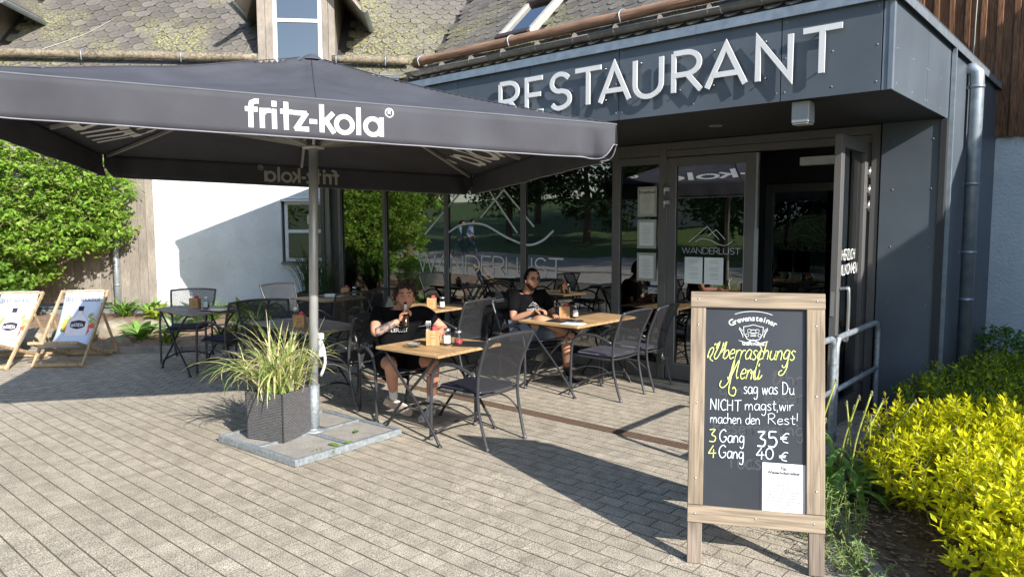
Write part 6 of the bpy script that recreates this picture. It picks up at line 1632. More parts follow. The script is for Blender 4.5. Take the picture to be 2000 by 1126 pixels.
shoe(s0, (-4.985, 3.995, .150), (-4.80, 4.135, .045), (-.55, .72, .42), m_shoew, m_sole, .05)
s1 = bpy.data.objects.new('shoe', None); COL.objects.link(s1); s1.parent = p1; s1.matrix_parent_inverse = pi1
shoe(s1, (-4.73, 4.33, .012), (-4.63, 4.10, .004), (0, 0, 1), m_shoew, m_sole, .047, stripes=m_shoeb)
par_ = bpy.data.objects.new('face', None); COL.objects.link(par_); par_.parent = p1; par_.matrix_parent_inverse = pi1
face_bits(hc, ff, fl, fu, par_, hairm=m_hair1)
q = MB(); rh = random.Random(6)
for i in range(330):
    th = rh.uniform(0, 1.32) if rh.random() < .8 else rh.uniform(1.2, 1.75); a = rh.uniform(0, 2 * pi); d = ff * (sin(th) * cos(a)) + fl * (sin(th) * sin(a)) + fu * cos(th)
    if d.dot(ff) > .42 and d.dot(fu) < .66: continue
    if d.dot(fu) < -.05 and d.dot(ff) > -.2: continue
    p = hc + ff * (d.dot(ff) * .103) + fl * (d.dot(fl) * .086) + fu * (d.dot(fu) * .126); r0 = rh.uniform(.008, .017); p = p + (p - hc) * .0; ax = V((rh.gauss(0, 1), rh.gauss(0, 1), rh.gauss(0, 1))).normalized(); b_ = ax.orthogonal().normalized(); c_ = ax.cross(b_)
    q.tube([p + d * .008 + (b_ * cos(t) + c_ * sin(t)) * r0 + ax * (t * .0035) for t in [k * .9 for k in range(9)]], .0052, 5, smooth=True)
q.ell(hc + fu * .022 - ff * .018, (.088, .080, .100), Matrix((ff, fl, fu)).transposed(), 18, 12)
kid(q.obj('hair', m_hair1, p1))
tf = V((.72, -.69, 0)).normalized(); tl = V((0, 0, 1)).cross(tf)
kid(tee_print(p1, V((-5.055, 4.20, .80)) + tf * .182 + V((0, 0, -.03)), (tf + V((0, 0, .10))).normalized(), tl, V((-.07, .07, 1)).normalized(), .22))
bt = thing('bottle', 'dark brown beer bottle with a pale neck label held to the drinking man\'s mouth', 'bottle', tuple(bot_top))
BMx = Matrix((bdir.orthogonal().normalized(), bdir.cross(bdir.orthogonal().normalized()), bdir)).transposed().to_4x4()
q = MB(); q.lathe([(.0, 0), (.012, 0), (.013, .01), (.0125, .06), (.016, .085), (.028, .115), (.030, .13), (.030, .225), (.026, .232), (0, .230)], n=16, M=BMx); q.obj('glass', mat('bottle_brown', (.03, .014, .006), .12, var=.1), bt)
q = MB(); q.lathe([(.0136, .022), (.0140, .058), (.0172, .084)], n=16, M=BMx); q.obj('label', m_paper, bt)
# --- man with glasses
p2 = thing('person', 'man with short dark hair, beard and glasses sitting with crossed legs by the window', 'person', (-5.0, 6.03, 0)); pi2 = Matrix.Translation((5.0, -6.03, 0))
f2 = V((.93, -.36, -.03)).normalized(); hc2 = V((-4.955, 6.0, 1.115))
SR, SL_ = V((-5.09, 5.86, .93)), V((-4.99, 6.23, .93)); ER, WR = V((-5.03, 5.775, .70)), V((-4.80, 5.86, .80)); EL, WL = V((-4.88, 6.30, .70)), V((-4.70, 6.07, .745))
HR, HL = V((-5.07, 5.93, .52)), V((-5.03, 6.13, .52)); KR, KL = V((-4.68, 5.80, .735)), V((-4.60, 6.13, .56)); AR, AL = V((-4.50, 6.16, .52)), V((-4.66, 6.24, .125))
body = chain(0, [[('pel', (-5.07, 6.04, .51), (.115, .14)), ('bel', (-5.09, 6.045, .66), (.11, .135)), ('che', (-5.08, 6.045, .84), (.11, .145)), ('nb', (-5.05, 6.04, .945), (.07, .075)), ('nk', (-5.01, 6.02, .995), .054), ('hd', hc2, .06)],
    ['che', ('a', SR, .058), ('b', SR.lerp(ER, .5), .047), ('c', ER, .041), ('d', ER.lerp(WR, .4), .038), ('e', WR, .025)], ['che', ('a2', SL_, .058), ('b2', SL_.lerp(EL, .5), .047), ('c2', EL, .041), ('d2', EL.lerp(WL, .4), .038), ('e2', WL, .025)],
    ['pel', ('h', HR, .082), ('i', HR.lerp(KR, .5), .075), ('j', KR, .057), ('k', KR.lerp(AR, .4), .052), ('l', AR, .034)], ['pel', ('h2', HL, .082), ('i2', HL.lerp(KL, .5), .075), ('j2', KL, .057), ('k2', KL.lerp(AL, .4), .052), ('l2', AL, .034)]])
q = MB(); gf, gl_, gu = head_mesh(q, hc2, f2, (0, 0, 1), .98, .9)
hand_mesh(q, WR, (.9, .25, .15), (.2, -.1, -1), .98, .55, 1); hand_mesh(q, WL, (.8, -.6, -.1), (0, 0, -1), .98, .35, -1)
o = merge('body', [body], [q], m_sk2, p2); o.matrix_parent_inverse = pi2
cl('shirt', [[('pel', (-5.08, 6.04, .53), (.135, .165)), ('bel', (-5.09, 6.045, .66), (.132, .16)), ('che', (-5.075, 6.045, .84), (.146, .182)), ('nb', (-5.05, 6.04, .955), (.09, .095)), ('nk', (-5.035, 6.035, .985), .066)], ['che', ('s', SR, .082), ('m', SR.lerp(ER, .4), .074), ('e', SR.lerp(ER, .72), .066)], ['che', ('s2', SL_, .082), ('m2', SL_.lerp(EL, .4), .074), ('e2', SL_.lerp(EL, .72), .066)]], m_tee, p2, pi2)
cl('shorts', [[('pel', (-5.07, 6.04, .53), (.125, .155)), ('a', HR, .105), ('b', HR.lerp(KR, .45), .10), ('c', HR.lerp(KR, .82), .088)], ['pel', ('d', HL, .105), ('e', HL.lerp(KL, .45), .10), ('f', HL.lerp(KL, .85), .09)]], m_denim, p2, pi2)
s0 = bpy.data.objects.new('shoe', None); COL.objects.link(s0); s0.parent = p2; s0.matrix_parent_inverse = pi2
shoe(s0, AL + V((-.03, .02, -.118)), AL + V((.20, -.10, -.122)), (0, 0, 1), m_shoeb, m_shoew, .046, stripes=m_shoew)
s1 = bpy.data.objects.new('shoe', None); COL.objects.link(s1); s1.parent = p2; s1.matrix_parent_inverse = pi2
shoe(s1, AR + V((-.02, .06, -.05)), AR + V((.12, .12, .13)), (-.5, .1, .8), m_shoeb, m_shoew, .045, stripes=m_shoew)
socks(KL, AL, p2, pi2, m_shoeb, .86)
par_ = bpy.data.objects.new('face', None); COL.objects.link(par_); par_.parent = p2; par_.matrix_parent_inverse = pi2
face_bits(hc2, gf, gl_, gu, par_, True, False, m_hair2)
def shell(c, f, l, u, scale, keep, thick=.006):
    q = MB(); n, m = 40, 30; idx = {}; vs = []; fs = []
    for i in range(m + 1):
        for k in range(n):
            th = pi * i / m; a = 2 * pi * k / n; d = (sin(th) * cos(a), sin(th) * sin(a), cos(th)); j = rh.uniform(-.002, .002)
            vs.append(V(c) + f * (d[0] * (.100 * scale + j)) + l * (d[1] * (.080 * scale + j)) + u * (d[2] * (.121 * scale + j)))
    for i in range(m):
        for k in range(n):
            th = pi * (i + .5) / m; a = 2 * pi * (k + .5) / n
            if keep(sin(th) * cos(a), sin(th) * sin(a), cos(th)): fs.append((i * n + k, (i + 1) * n + k, (i + 1) * n + (k + 1) % n, i * n + (k + 1) % n))
    return q.add(vs, fs, True)
q = shell(hc2, gf, gl_, gu, 1.07, lambda x, y, z: z > .74 or (x < .35 and z > .25) or (x < -.05 and z > -.3) or (x < .28 and z > .05)); o = kid(q.obj('hair', m_hair2, p2), pi2)
def head_shell(c, f, up, s, keep, jit=0., nose=.0):
    t0 = MB(); ff_, ll_, uu_ = head_mesh(t0, c, f, up, s, nose); nv = 44 * 37; q = MB(); vs = [V(v) for v in t0.v[:nv]]
    if jit: vs = [v + V((rh.uniform(-jit, jit), rh.uniform(-jit, jit), rh.uniform(-jit, jit))) for v in vs]
    fs = []
    for fc in t0.f:
        if max(fc) >= nv: continue
        m = sum((vs[i] for i in fc), V((0, 0, 0))) / 4 - V(c)
        if keep(m.dot(ff_) / .098, m.dot(ll_) / .076, m.dot(uu_) / .118): fs.append(fc)
    return q.add(vs, fs, True)
q = head_shell(hc2, f2, (0, 0, 1), 1.0, lambda x, y, z: x > -.12 and z < -.34 and not (abs(y) < .34 and z > -.62 and x > .5) and not (z > -.52 and abs(y) > .2 and abs(y) < .62 and x > .5), .0008, .9)
q.v = [tuple(V(v) + (V(v) - hc2).normalized() * .0025) for v in q.v]
o = kid(q.obj('beard', mat('beard_stubble', (.055, .035, .026), .9, spec=.1, var=.4, scale=70), p2), pi2)
tf = V((.93, -.36, 0)).normalized(); tl = V((0, 0, 1)).cross(tf)
kid(tee_print(p2, V((-5.08, 6.045, .78)) + tf * .182, tf, tl, V((0, 0, 1)), .17), pi2)
# --- two walkers on the lane opposite, seen in the window
def walker(label, c, heading, shirtm, legm, ph):
    c = V(c); d = V((cos(heading), sin(heading), 0)); l = V((-d.y, d.x, 0)); P_ = lambda a, b, z: tuple(c + d * a + l * b + V((0, 0, z)))
    t = thing('person', label, 'person', tuple(c)); iv = Matrix.Translation(-c)
    K1, A1 = V(P_(.22 * ph, .09, .52)), V(P_(.36 * ph, .09, .09)); K2, A2 = V(P_(-.02 * ph, -.09, .50)), V(P_(-.36 * ph, -.09, .16))
    e1, w1 = V(P_(-.10 * ph, .24, 1.12)), V(P_(.05 * ph, .25, .88)); e2, w2 = V(P_(.03 * ph, -.24, 1.12)), V(P_(.18 * ph, -.22, .92))
    h = V(P_(.06, 0, 1.64)); body = chain(0, [[('p', P_(0, 0, .95), (.11, .15)), ('w', P_(0, 0, 1.12), (.10, .13)), ('c', P_(0, 0, 1.34), (.11, .16)), ('n', P_(.02, 0, 1.5), .055), ('h', tuple(h), .06)],
        ['c', ('s1', P_(0, .19, 1.42), .055), ('e1', e1, .04), ('w1', w1, .027)], ['c', ('s2', P_(0, -.19, 1.42), .055), ('e2', e2, .04), ('w2', w2, .027)],
        ['p', ('h1', P_(.02, .09, .88), .085), ('k1', K1, .058), ('a1', A1, .036), ('t1', tuple(A1 + d * .14 + V((0, 0, -.05))), .03)], ['p', ('h2', P_(0, -.09, .88), .085), ('k2', K2, .058), ('a2', A2, .036), ('t2', tuple(A2 + d * .13 + V((0, 0, -.09))), .03)]])
    q = MB(); a, b, u = head_mesh(q, h, d, (0, 0, 1)); hand_mesh(q, w1, (0, 0, -1), -l, .95, .4); hand_mesh(q, w2, (.2, 0, -1), l, .95, .4, -1)
    o = merge('body', [body], [q], m_sk2, t); o.matrix_parent_inverse = iv
    cl('shirt', [[('p', P_(0, 0, .96), (.13, .17)), ('w', P_(0, 0, 1.12), (.125, .155)), ('c', P_(0, 0, 1.34), (.13, .18)), ('n', P_(0, 0, 1.47), .07)], ['c', ('s1', P_(0, .19, 1.42), .07), ('e', e1, .056), ('x', e1.lerp(w1, .8), .045)], ['c', ('s2', P_(0, -.19, 1.42), .07), ('e2', e2, .056), ('x2', e2.lerp(w2, .8), .045)]], shirtm, t, iv)
    cl('trousers', [[('p', P_(0, 0, .93), (.125, .165)), ('h1', P_(.02, .09, .86), .10), ('k1', K1, .075), ('a1', A1, .06)], ['p', ('h2', P_(0, -.09, .86), .10), ('k2', K2, .075), ('a2', A2, .06)]], legm, t, iv)
    q = shell(h, a, b, u, 1.05, lambda x, y, z: z > .5 or (x < .1 and z > -.3)); kid(q.obj('hair', m_hair2, t), iv)
m_ls = mat('shirt_lightblue', (.32, .40, .62), .9, var=.1); m_ls2 = mat('jacket_greyblue', (.22, .32, .36), .9, var=.2); m_jean = mat('jeans', (.09, .15, .21), .9, var=.2, scale=20)

# ------------------------------------------------------------------ vegetation
def leaf_cloud(pts, size, rnd, up=.5, fold=.25, asp=.5, jit=.9):
    """one folded four-point leaf per point -> arrays of vertices and quads (two triangles each)"""
    n = len(pts); P_ = np.asarray(pts); rs = np.random.RandomState(rnd)
    d = rs.normal(size=(n, 3)); d[:, 2] = d[:, 2] * .6 + .0; d /= np.linalg.norm(d, axis=1)[:, None]
    nn = rs.normal(size=(n, 3)) * jit; nn[:, 2] += up * 2; nn -= d * (nn * d).sum(1)[:, None]; nn /= np.linalg.norm(nn, axis=1)[:, None]
    s = np.cross(nn, d); L_ = size * rs.uniform(.6, 1.25, n)[:, None]; Wd_ = L_ * asp / 2
    a = P_; b = P_ + d * L_ * .5 + s * Wd_ + nn * Wd_ * fold; c = P_ + d * L_ - nn * L_ * .12; e = P_ + d * L_ * .5 - s * Wd_ + nn * Wd_ * fold
    vs = np.stack([a, b, c, e], 1).reshape(-1, 3); i = np.arange(n)[:, None] * 4
    fs = np.concatenate([i + [[0, 1, 2]], i + [[0, 2, 3]]], 0)
    return vs, fs
def clumps(rnd, blobs, n_cl, per, spread, shell_=.55):
    """leaf positions gathered in small clumps spread through ellipsoidal blobs"""
    rs = np.random.RandomState(rnd); out = []
    w = np.array([b[3] * b[4] * b[5] for b in blobs]) ** (2 / 3); w /= w.sum()
    for bi in rs.choice(len(blobs), n_cl, p=w):
        x, y, z, rx, ry, rz = blobs[bi]; d = rs.normal(size=3); d /= np.linalg.norm(d); r = rs.uniform(shell_, 1.0) ** .6
        c = np.array([x, y, z]) + d * r * np.array([rx, ry, rz]); s = spread * rs.uniform(.6, 1.3)
        out.append(c + rs.normal(size=(per, 3)) * np.array([s, s, s * .45]))
    return np.concatenate(out)
def woody(par, base, tips, r0, m, rnd=0, name='branch'):
    rb = random.Random(rnd); q = MB()
    for t in tips:
        b = V(base) + V((rb.gauss(0, r0 * 1.5), rb.gauss(0, r0 * 1.5), 0)); t = V(t); mid = b.lerp(t, .5) + V((rb.gauss(0, .12), rb.gauss(0, .12), .1)) * (t - b).length
        q.tube(curve([b, mid, t], 4), [r0 * (1 - .1 * k) for k in range(9)], 6)
    return q.obj(name, m, par)
m_bark = mat('bark', (.16, .12, .085), .95, var=.3, scale=18, bump=.004, bscale=40)
l_bush = leafmat('bush_leaf', (.25, .42, .05), .45, .30, scale=1); l_bush2 = leafmat('bush_leaf_dark', (.16, .30, .04), .4, .35, scale=1)
def shrub(name, label, blobs, n_cl, per, spread, size, mats, rnd, base, cat='shrub', tips=8, group=None, asp=.5, r0=.02, up=.5, shell_=.55):
    t = thing(name, label, cat, tuple(base), 0, group); b = V(base)
    pts = clumps(rnd, blobs, n_cl, per, spread, shell_); pts = pts[pts[:, 2] > base[2] + .02]
    k = len(mats); rs = np.random.RandomState(rnd + 9); pick = rs.randint(0, k, len(pts))
    for i, m in enumerate(mats):
        v, f = leaf_cloud(pts[pick == i] - np.array(base), size, rnd + i, asp=asp, up=up); raw('foliage', v, f, m, t, kind='stuff')
    rb = random.Random(rnd); tp = []
    for _ in range(tips): x, y, z, rx, ry, rz = rb.choice(blobs); tp.append(V((x + rb.uniform(-.6, .6) * rx, y + rb.uniform(-.6, .6) * ry, z + rb.uniform(-.3, .5) * rz)) - b)
    woody(t, (0, 0, -.02), tp, r0, m_bark, rnd); return t, pts
# big sunlit bush at the left
def wv(s, off, z): p = wp(s, off, z); return (p.x, p.y, p.z)
bb = []
for s, off, z, a, b, c in ((-1.75, 1.15, 2.35, .65, .75, .55), (-2.6, 1.5, 2.7, .9, .9, .6), (-3.7, 1.6, 2.5, 1.0, .9, .75), (-4.8, 1.6, 2.4, .9, .9, .9), (-2.2, 1.5, 1.75, .9, .85, .45), (-3.2, 1.8, 1.75, .9, .8, .42), (-4.4, 1.9, 1.7, .8, .8, .5), (-1.5, 1.3, 1.45, .55, .6, .28), (-5.6, 1.5, 2.0, .8, .8, 1.0), (-3.0, 1.3, 3.15, .8, .7, .4), (-4.4, 1.4, 3.2, .8, .7, .5), (-2.0, 1.2, 3.0, .5, .6, .35), (-5.2, 2.0, 1.0, .7, .6, .6)):
    p = wp(s, off, z); bb.append((p.x, p.y, p.z, a, b, c))
for s, off, z, a, b, c in ((-1.15, .9, 2.1, .5, .6, .5), (-1.1, .9, 1.55, .5, .55, .38), (-1.3, .9, 2.75, .5, .55, .4), (-2.6, 2.1, 2.2, .8, .6, .5), (-.95, .8, 2.4, .35, .45, .35)):
    p = wp(s, off, z); bb.append((p.x, p.y, p.z, a, b, c))
for s, off, z, a, b, c in ((-.72, .62, 2.0, .42, .4, .4), (-.72, .62, 1.5, .42, .4, .28), (-.8, .7, 2.6, .42, .45, .4), (-.5, .5, 2.25, .34, .35, .4), (-.52, .5, 1.7, .32, .32, .3), (-.9, .7, 1.95, .4, .4, .5)):
    p = wp(s, off, z); bb.append((p.x, p.y, p.z, a, b, c))
for s, off, z, a, b, c in ((-1.9, .8, .95, .6, .5, .3), (-3.0, .9, 1.15, .8, .5, .4), (-4.2, .9, 1.0, .8, .5, .4), (-5.4, 1.0, 1.0, .8, .6, .5), (-2.5, 1.5, .9, .6, .5, .25)):
    p = wp(s, off, z); bb.append((p.x, p.y, p.z, a, b, c))
base = wp(-3.5, 1.2, .05)
shrub('large_bush', 'large bright green leafy bush behind the deck chairs', bb, 2700, 26, .075, .092, [l_bush, l_bush, l_bush2, l_bush, leafmat('bush_leaf_old', (.30, .34, .09), .4, .3, scale=1)], 21, tuple(base), 'bush', 26, asp=.48, r0=.03, up=.35)
# clipped hedge below, ivy, bed plants
l_box = leafmat('hedge_leaf', (.075, .16, .02), .4, .35, scale=2)
for i, (s, off, z, r3, lab) in enumerate(((-2.95, 2.45, .42, (.42, .42, .42), 'small dense dark green box bush between the two deck chairs'), (-4.2, 2.5, .36, (.5, .4, .36), 'low dense green bush behind the left deck chair'))):
    p = wp(s, off, z); shrub('box_bush', lab, [(p.x, p.y, p.z, *r3)], 420, 26, .03, .028, [l_box], 40 + i, (p.x, p.y, .05), 'bush', 4, 'low bushes behind the deck chairs', asp=.6, shell_=.75)
p = wp(-1.9, 1.6, .8); shrub('climbing_shrub', 'lighter green broad-leaved shrub low against the dark boards', [(p.x, p.y, .75, .55, .5, .35), (p.x - .6, p.y - .4, .9, .5, .4, .35)], 130, 14, .08, .10, [l_bush2], 47, (p.x, p.y, .05), 'shrub', 6, asp=.75)
l_hosta = leafmat('hosta_leaf', (.24, .42, .09), .35, .2); l_hostaw = leafmat('hosta_white', (.42, .52, .34), .35, .25); l_lime = leafmat('lime_leaf', (.33, .42, .04), .4, .2); l_fern = leafmat('fern_green', (.16, .30, .05), .35, .3)
def rosette(name, label, base, n, ln, w, m, rnd, cat='plant', z0=(.5, 1.2), arch=(.8, 1.8), group=None):
    t = thing(name, label, cat, base, 0, group); rb = random.Random(rnd)
    for i in range(n):
        a = rb.uniform(0, 2 * pi); q = MB(); blade(q, (rb.gauss(0, .03), rb.gauss(0, .03), 0), (cos(a), sin(a)), ln * rb.uniform(.7, 1.15), rb.uniform(*arch), w * rb.uniform(.7, 1.1), 7, z0=rb.uniform(*z0)); q.obj('leaf', m, t)
    return t
def bedp(s, a, z=.06): p = kp(s, a); return (p[0], p[1], z)
def at_ground(px, py):                       # used once, while laying out the bed, to turn a spot on the plan into metres
    return None
rosette('hosta', 'bright green hosta beside the field stones', (-11.0, 4.35, .06), 22, .42, .075, l_hosta, 1)
rosette('hosta', 'white-edged hosta right of the green one', (-11.3, 4.95, .06), 22, .40, .07, l_hostaw, 2)
rosette('lime_plant', 'small lime yellow plant under the first chair by the bed', (-10.35, 4.45, .06), 34, .26, .045, l_lime, 3, z0=(.8, 1.4))
rosette('lime_plant', 'lime yellow plant in the middle of the mulch bed', (-9.75, 5.0, .06), 34, .32, .05, l_lime, 4, z0=(.8, 1.4))
rosette('fern', 'feathery dark green tuft before the weathered boards', (-11.6, 5.35, .06), 70, .55, .012, l_fern, 5, z0=(.7, 1.4), arch=(1.4, 2.6))
rosette('fern', 'green grassy clump at the foot of the white wall', (-10.6, 5.9, .06), 70, .55, .012, l_fern, 6, z0=(.7, 1.4), arch=(1.4, 2.6))
rosette('white_flowering_plant', 'pale green plant with whitish leaves at the right end of the bed', (-10.2, 5.5, .06), 40, .36, .04, l_hostaw, 7, z0=(.8, 1.3))
rosette('hosta', 'green hosta farthest right in the mulch bed', (-9.8, 5.7, .06), 24, .42, .06, l_hosta, 8)
BP = [('lime yellow leaved plant close to the white wall, first from the weathered boards', .35, 1.0, 34, .36, .045, 'lime'), ('leafy green plant by the white wall, just right of the boards', .1, .55, 40, .46, .05, 'hosta'), ('white-striped hosta below the patched plaster', .9, .7, 26, .42, .065, 'white'), ('green clump under the shadow corner on the white wall', 1.3, 1.1, 60, .46, .02, 'fern'),
      ('lime plant in the middle of the bed by the white wall', 1.75, .8, 34, .42, .045, 'lime'), ('green hosta left of the small window', 2.2, .9, 26, .44, .06, 'hosta'), ('fresh green clump under the small window', 2.7, .8, 60, .44, .02, 'fern'), ('whitish plant right under the small window', 3.1, 1.1, 30, .38, .05, 'white'), ('low green plant between the grey table and the wall', 1.0, 1.9, 30, .30, .05, 'hosta'), ('low lime plant between the grey table and the wall', 2.0, 1.9, 30, .28, .045, 'lime'), ('dark fern at the foot of the weathered boards', -.35, .6, 60, .5, .02, 'fern')]
for i, (lab, s, off, n, ln, w, kd) in enumerate(BP):
    p = wp(s, off, .07); rosette({'lime': 'lime_plant', 'hosta': 'hosta', 'white': 'hosta', 'fern': 'fern'}[kd], lab, tuple(p), n, ln, w, {'lime': l_lime, 'hosta': l_hosta, 'white': l_hostaw, 'fern': l_fern}[kd], 60 + i, z0=(.7, 1.35))
def stone(label, c, r3, rnd):
    rs = random.Random(rnd); q = MB(); n, m = 14, 10; vs = []
    ph = [rs.uniform(0, 6) for _ in range(6)]
    for i in range(m + 1):
        for k in range(n):
            th = pi * i / m; a = 2 * pi * k / n; f = 1 + .13 * sin(3 * a + ph[0]) * sin(th) + .1 * sin(2 * th * 2 + ph[1]) + .07 * cos(5 * a + ph[2] + th * 3); x = sin(th) * cos(a); y = sin(th) * sin(a); z = cos(th)
            vs.append((x * r3[0] * f, y * r3[1] * f, max(-.5, z * abs(z) ** -.25 if abs(z) > .01 else z) * r3[2]))
    q.add(vs, [(i * n + k, (i + 1) * n + k, (i + 1) * n + (k + 1) % n, i * n + (k + 1) % n) for i in range(m) for k in range(n)], True); o = q.obj('field_stone', m_stone, None); o.location = c; o.rotation_euler = (0, 0, rs.uniform(0, 3)); tag(o, label, 'stone', 'field stones in the bed')
stone('large ochre field stone at the foot of the rain pipe', (-11.75, 4.25, .10), (.28, .22, .19), 1); stone('flat grey-green field stone in front of the ochre one', (-10.95, 4.0, .05), (.22, .16, .1), 2)
stone('rough brown field stone behind the right deck chair', (-11.5, 3.75, .1), (.24, .18, .15), 3); stone('small grey field stone by the green hosta', (-11.6, 4.7, .1), (.22, .2, .16), 4); stone('pale field stone between the deck chairs', (-11.4, 3.15, .12), (.28, .24, .2), 5)

# yellow shrubs at the right: individual leaves nearest to us, the rest as mass
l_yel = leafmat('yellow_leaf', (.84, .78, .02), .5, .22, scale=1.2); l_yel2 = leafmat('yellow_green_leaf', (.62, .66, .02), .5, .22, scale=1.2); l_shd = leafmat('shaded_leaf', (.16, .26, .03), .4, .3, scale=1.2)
yb = [(-1.12, 5.25, .24, .22, .26, .24), (-.98, 4.75, .18, .22, .24, .20), (-.86, 5.2, .22, .30, .36, .26), (-.62, 4.95, .33, .40, .40, .28), (-.66, 4.35, .26, .38, .38, .28), (-.26, 4.05, .28, .42, .38, .28), (-.15, 4.7, .36, .5, .45, .30), (-.06, 3.5, .18, .32, .32, .24), (.2, 3.9, .24, .45, .4, .28), (-.42, 3.78, .14, .26, .26, .2), (.12, 3.1, .12, .28, .28, .2), (.3, 4.6, .30, .5, .4, .3)]
def sprays(blobs, n, rnd, size, tiers=5):
    """upright leafy shoots: pairs of leaves up a short stem"""
    rs = random.Random(rnd); out = []; stems = []
    w = [b[3] * b[4] for b in blobs]
    for _ in range(n):
        x, y, z, rx, ry, rz = rs.choices(blobs, w)[0]; a = rs.uniform(0, 2 * pi); r = sqrt(rs.random()) * .98
        X, Y = x + rx * r * cos(a), y + ry * r * sin(a); Z = z + rz * sqrt(max(0, 1 - r * r)) * rs.uniform(.55, 1.05) - .02
        ax = V((cos(a) * r * .7 + rs.gauss(0, .2), sin(a) * r * .7 + rs.gauss(0, .2), 1)).normalized(); p = V((X, Y, Z)); h = rs.uniform(.07, .13); t0 = rs.uniform(0, 3)
        if rs.random() < .35: p -= V((cos(a), sin(a), 1.6)) * rs.uniform(0, .16)
        stems.append((p - ax * .14, p + ax * h))
        for k in range(tiers):
            f = k / (tiers - 1)
            for s in (0, pi):
                t = t0 + k * 1.57 + s; o1 = ax.orthogonal().normalized(); o2 = ax.cross(o1); rad = o1 * cos(t) + o2 * sin(t); el = .25 + .9 * f
                d = (rad * cos(el) + ax * sin(el)).normalized(); out.append((p + ax * (h * f), d, size * (1.2 - .55 * f) * rs.uniform(.6, 1.3), (ax - d * ax.dot(d)).normalized()))
    return out, stems
def leaf_quad_mesh(name, m):
    q = MB(); P_ = [(0, 0, 0), (.22, .13, .03), (.55, .20, .05), (.85, .09, .0), (1, 0, -.06), (.85, -.09, 0), (.55, -.20, .05), (.22, -.13, .03), (.5, 0, -.02)]
    q.add(P_, [(0, 1, 8), (1, 2, 8), (2, 3, 8), (3, 4, 8), (4, 5, 8), (5, 6, 8), (6, 7, 8), (7, 0, 8)], True); me = q.mesh(name); me.materials.append(m); return me
def spray_bush(name, label, blobs, n, rnd, size, mats, base, indiv=0, cat='shrub'):
    t = thing(name, label, cat, base); lv, st = sprays(blobs, n, rnd, size); B = V(base)
    lv.sort(key=lambda q_: (q_[0] - CAMP).length); mes = [leaf_quad_mesh('leaf', m) for m in mats]; rs = random.Random(rnd)
    vis = [q_ for q_ in lv if 0 < pjpx(q_[0])[0] < 2000 and 0 < pjpx(q_[0])[1] < 1126][:indiv]; ids = set(id(q_) for q_ in vis)
    for q_ in vis:
        p, d, s, nn = q_; sd_ = nn.cross(d); o = link('leaf', rs.choice(mes), t); Mx = Matrix((d * s, sd_ * s, nn * s)).transposed().to_4x4(); Mx.translation = p - B; o.matrix_basis = Mx
    rest = [q_ for q_ in lv if id(q_) not in ids]
    base_v = np.array([(0, 0, 0), (.5, .2, .05), (1, 0, -.06), (.5, -.2, .05)])
    for i, m in enumerate(mats):
        sel = rest[i::len(mats)]
        if not sel: continue
        D = np.array([q_[1] for q_ in sel]); Nn = np.array([q_[3] for q_ in sel]); Sd = np.cross(Nn, D); S_ = np.array([q_[2] for q_ in sel])[:, None]; P_ = np.array([q_[0] - B for q_ in sel])
        vs = np.stack([P_ + (D * v[0] + Sd * v[1] + Nn * v[2]) * S_ for v in base_v], 1).reshape(-1, 3); k = np.arange(len(sel))[:, None] * 4
        raw('foliage', vs, np.concatenate([k + [[0, 1, 2]], k + [[0, 2, 3]]], 0), m, t, kind='stuff')
    q = MB()
    for a, b in st[::2]: q.tube([a - B, b - B], .0022, 4, cap=False)
    q.obj('stems', mat('green_stem', (.16, .18, .05), .7), t, kind='stuff')
    rb = random.Random(rnd); q = MB()
    for x, y, z, rx, ry, rz in blobs:
        for _ in range(7): g0 = V((x + rb.uniform(-.1, .1), y + rb.uniform(-.1, .1), -.02)) - B; q.tube(curve([g0, g0 + V((rb.uniform(-.06, .06), rb.uniform(-.06, .06), z * .7)), g0 + V((rb.uniform(-.16, .16), rb.uniform(-.16, .16), z + rz * .5))], 3), .0045, 5)
    q.obj('branch', m_bark, t, kind='stuff')
    return t
spray_bush('yellow_shrub', 'glowing yellow-leaved shrub in full sun at the right edge', yb, 2300, 5, .060, [l_yel, l_yel2, l_yel, l_yel2, l_yel], (-.5, 4.4, .0), 300)
gb = [(-1.15, 6.5, .20, .30, .36, .30), (-.9, 7.0, .26, .32, .4, .30), (-.7, 6.2, .22, .36, .42, .28), (-.6, 7.3, .24, .4, .45, .30), (-.3, 6.4, .28, .45, .45, .30), (-.3, 5.6, .26, .40, .35, .28), (-.9, 7.9, .20, .3, .4, .28), (-.2, 7.6, .24, .4, .4, .3), (-1.12, 5.9, .30, .10, .14, .26)]
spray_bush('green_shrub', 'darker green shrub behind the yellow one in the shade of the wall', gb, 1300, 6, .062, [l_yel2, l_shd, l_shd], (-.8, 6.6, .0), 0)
tt = thing('garden_shrub', 'dark little shrub at the foot of the white wall behind', 'shrub', (-1.08, 9.2, 0)); v, f = leaf_cloud(clumps(77, [(-1.1, 9.15, .38, .3, .25, .26)], 90, 14, .04) - np.array([-1.08, 9.2, 0]), .05, 3); raw('foliage', v, f, l_fern, tt, kind='stuff'); woody(tt, (0, 0, 0), [(0, 0, .5), (.1, 0, .4), (-.1, .05, .45)], .008, m_bark)
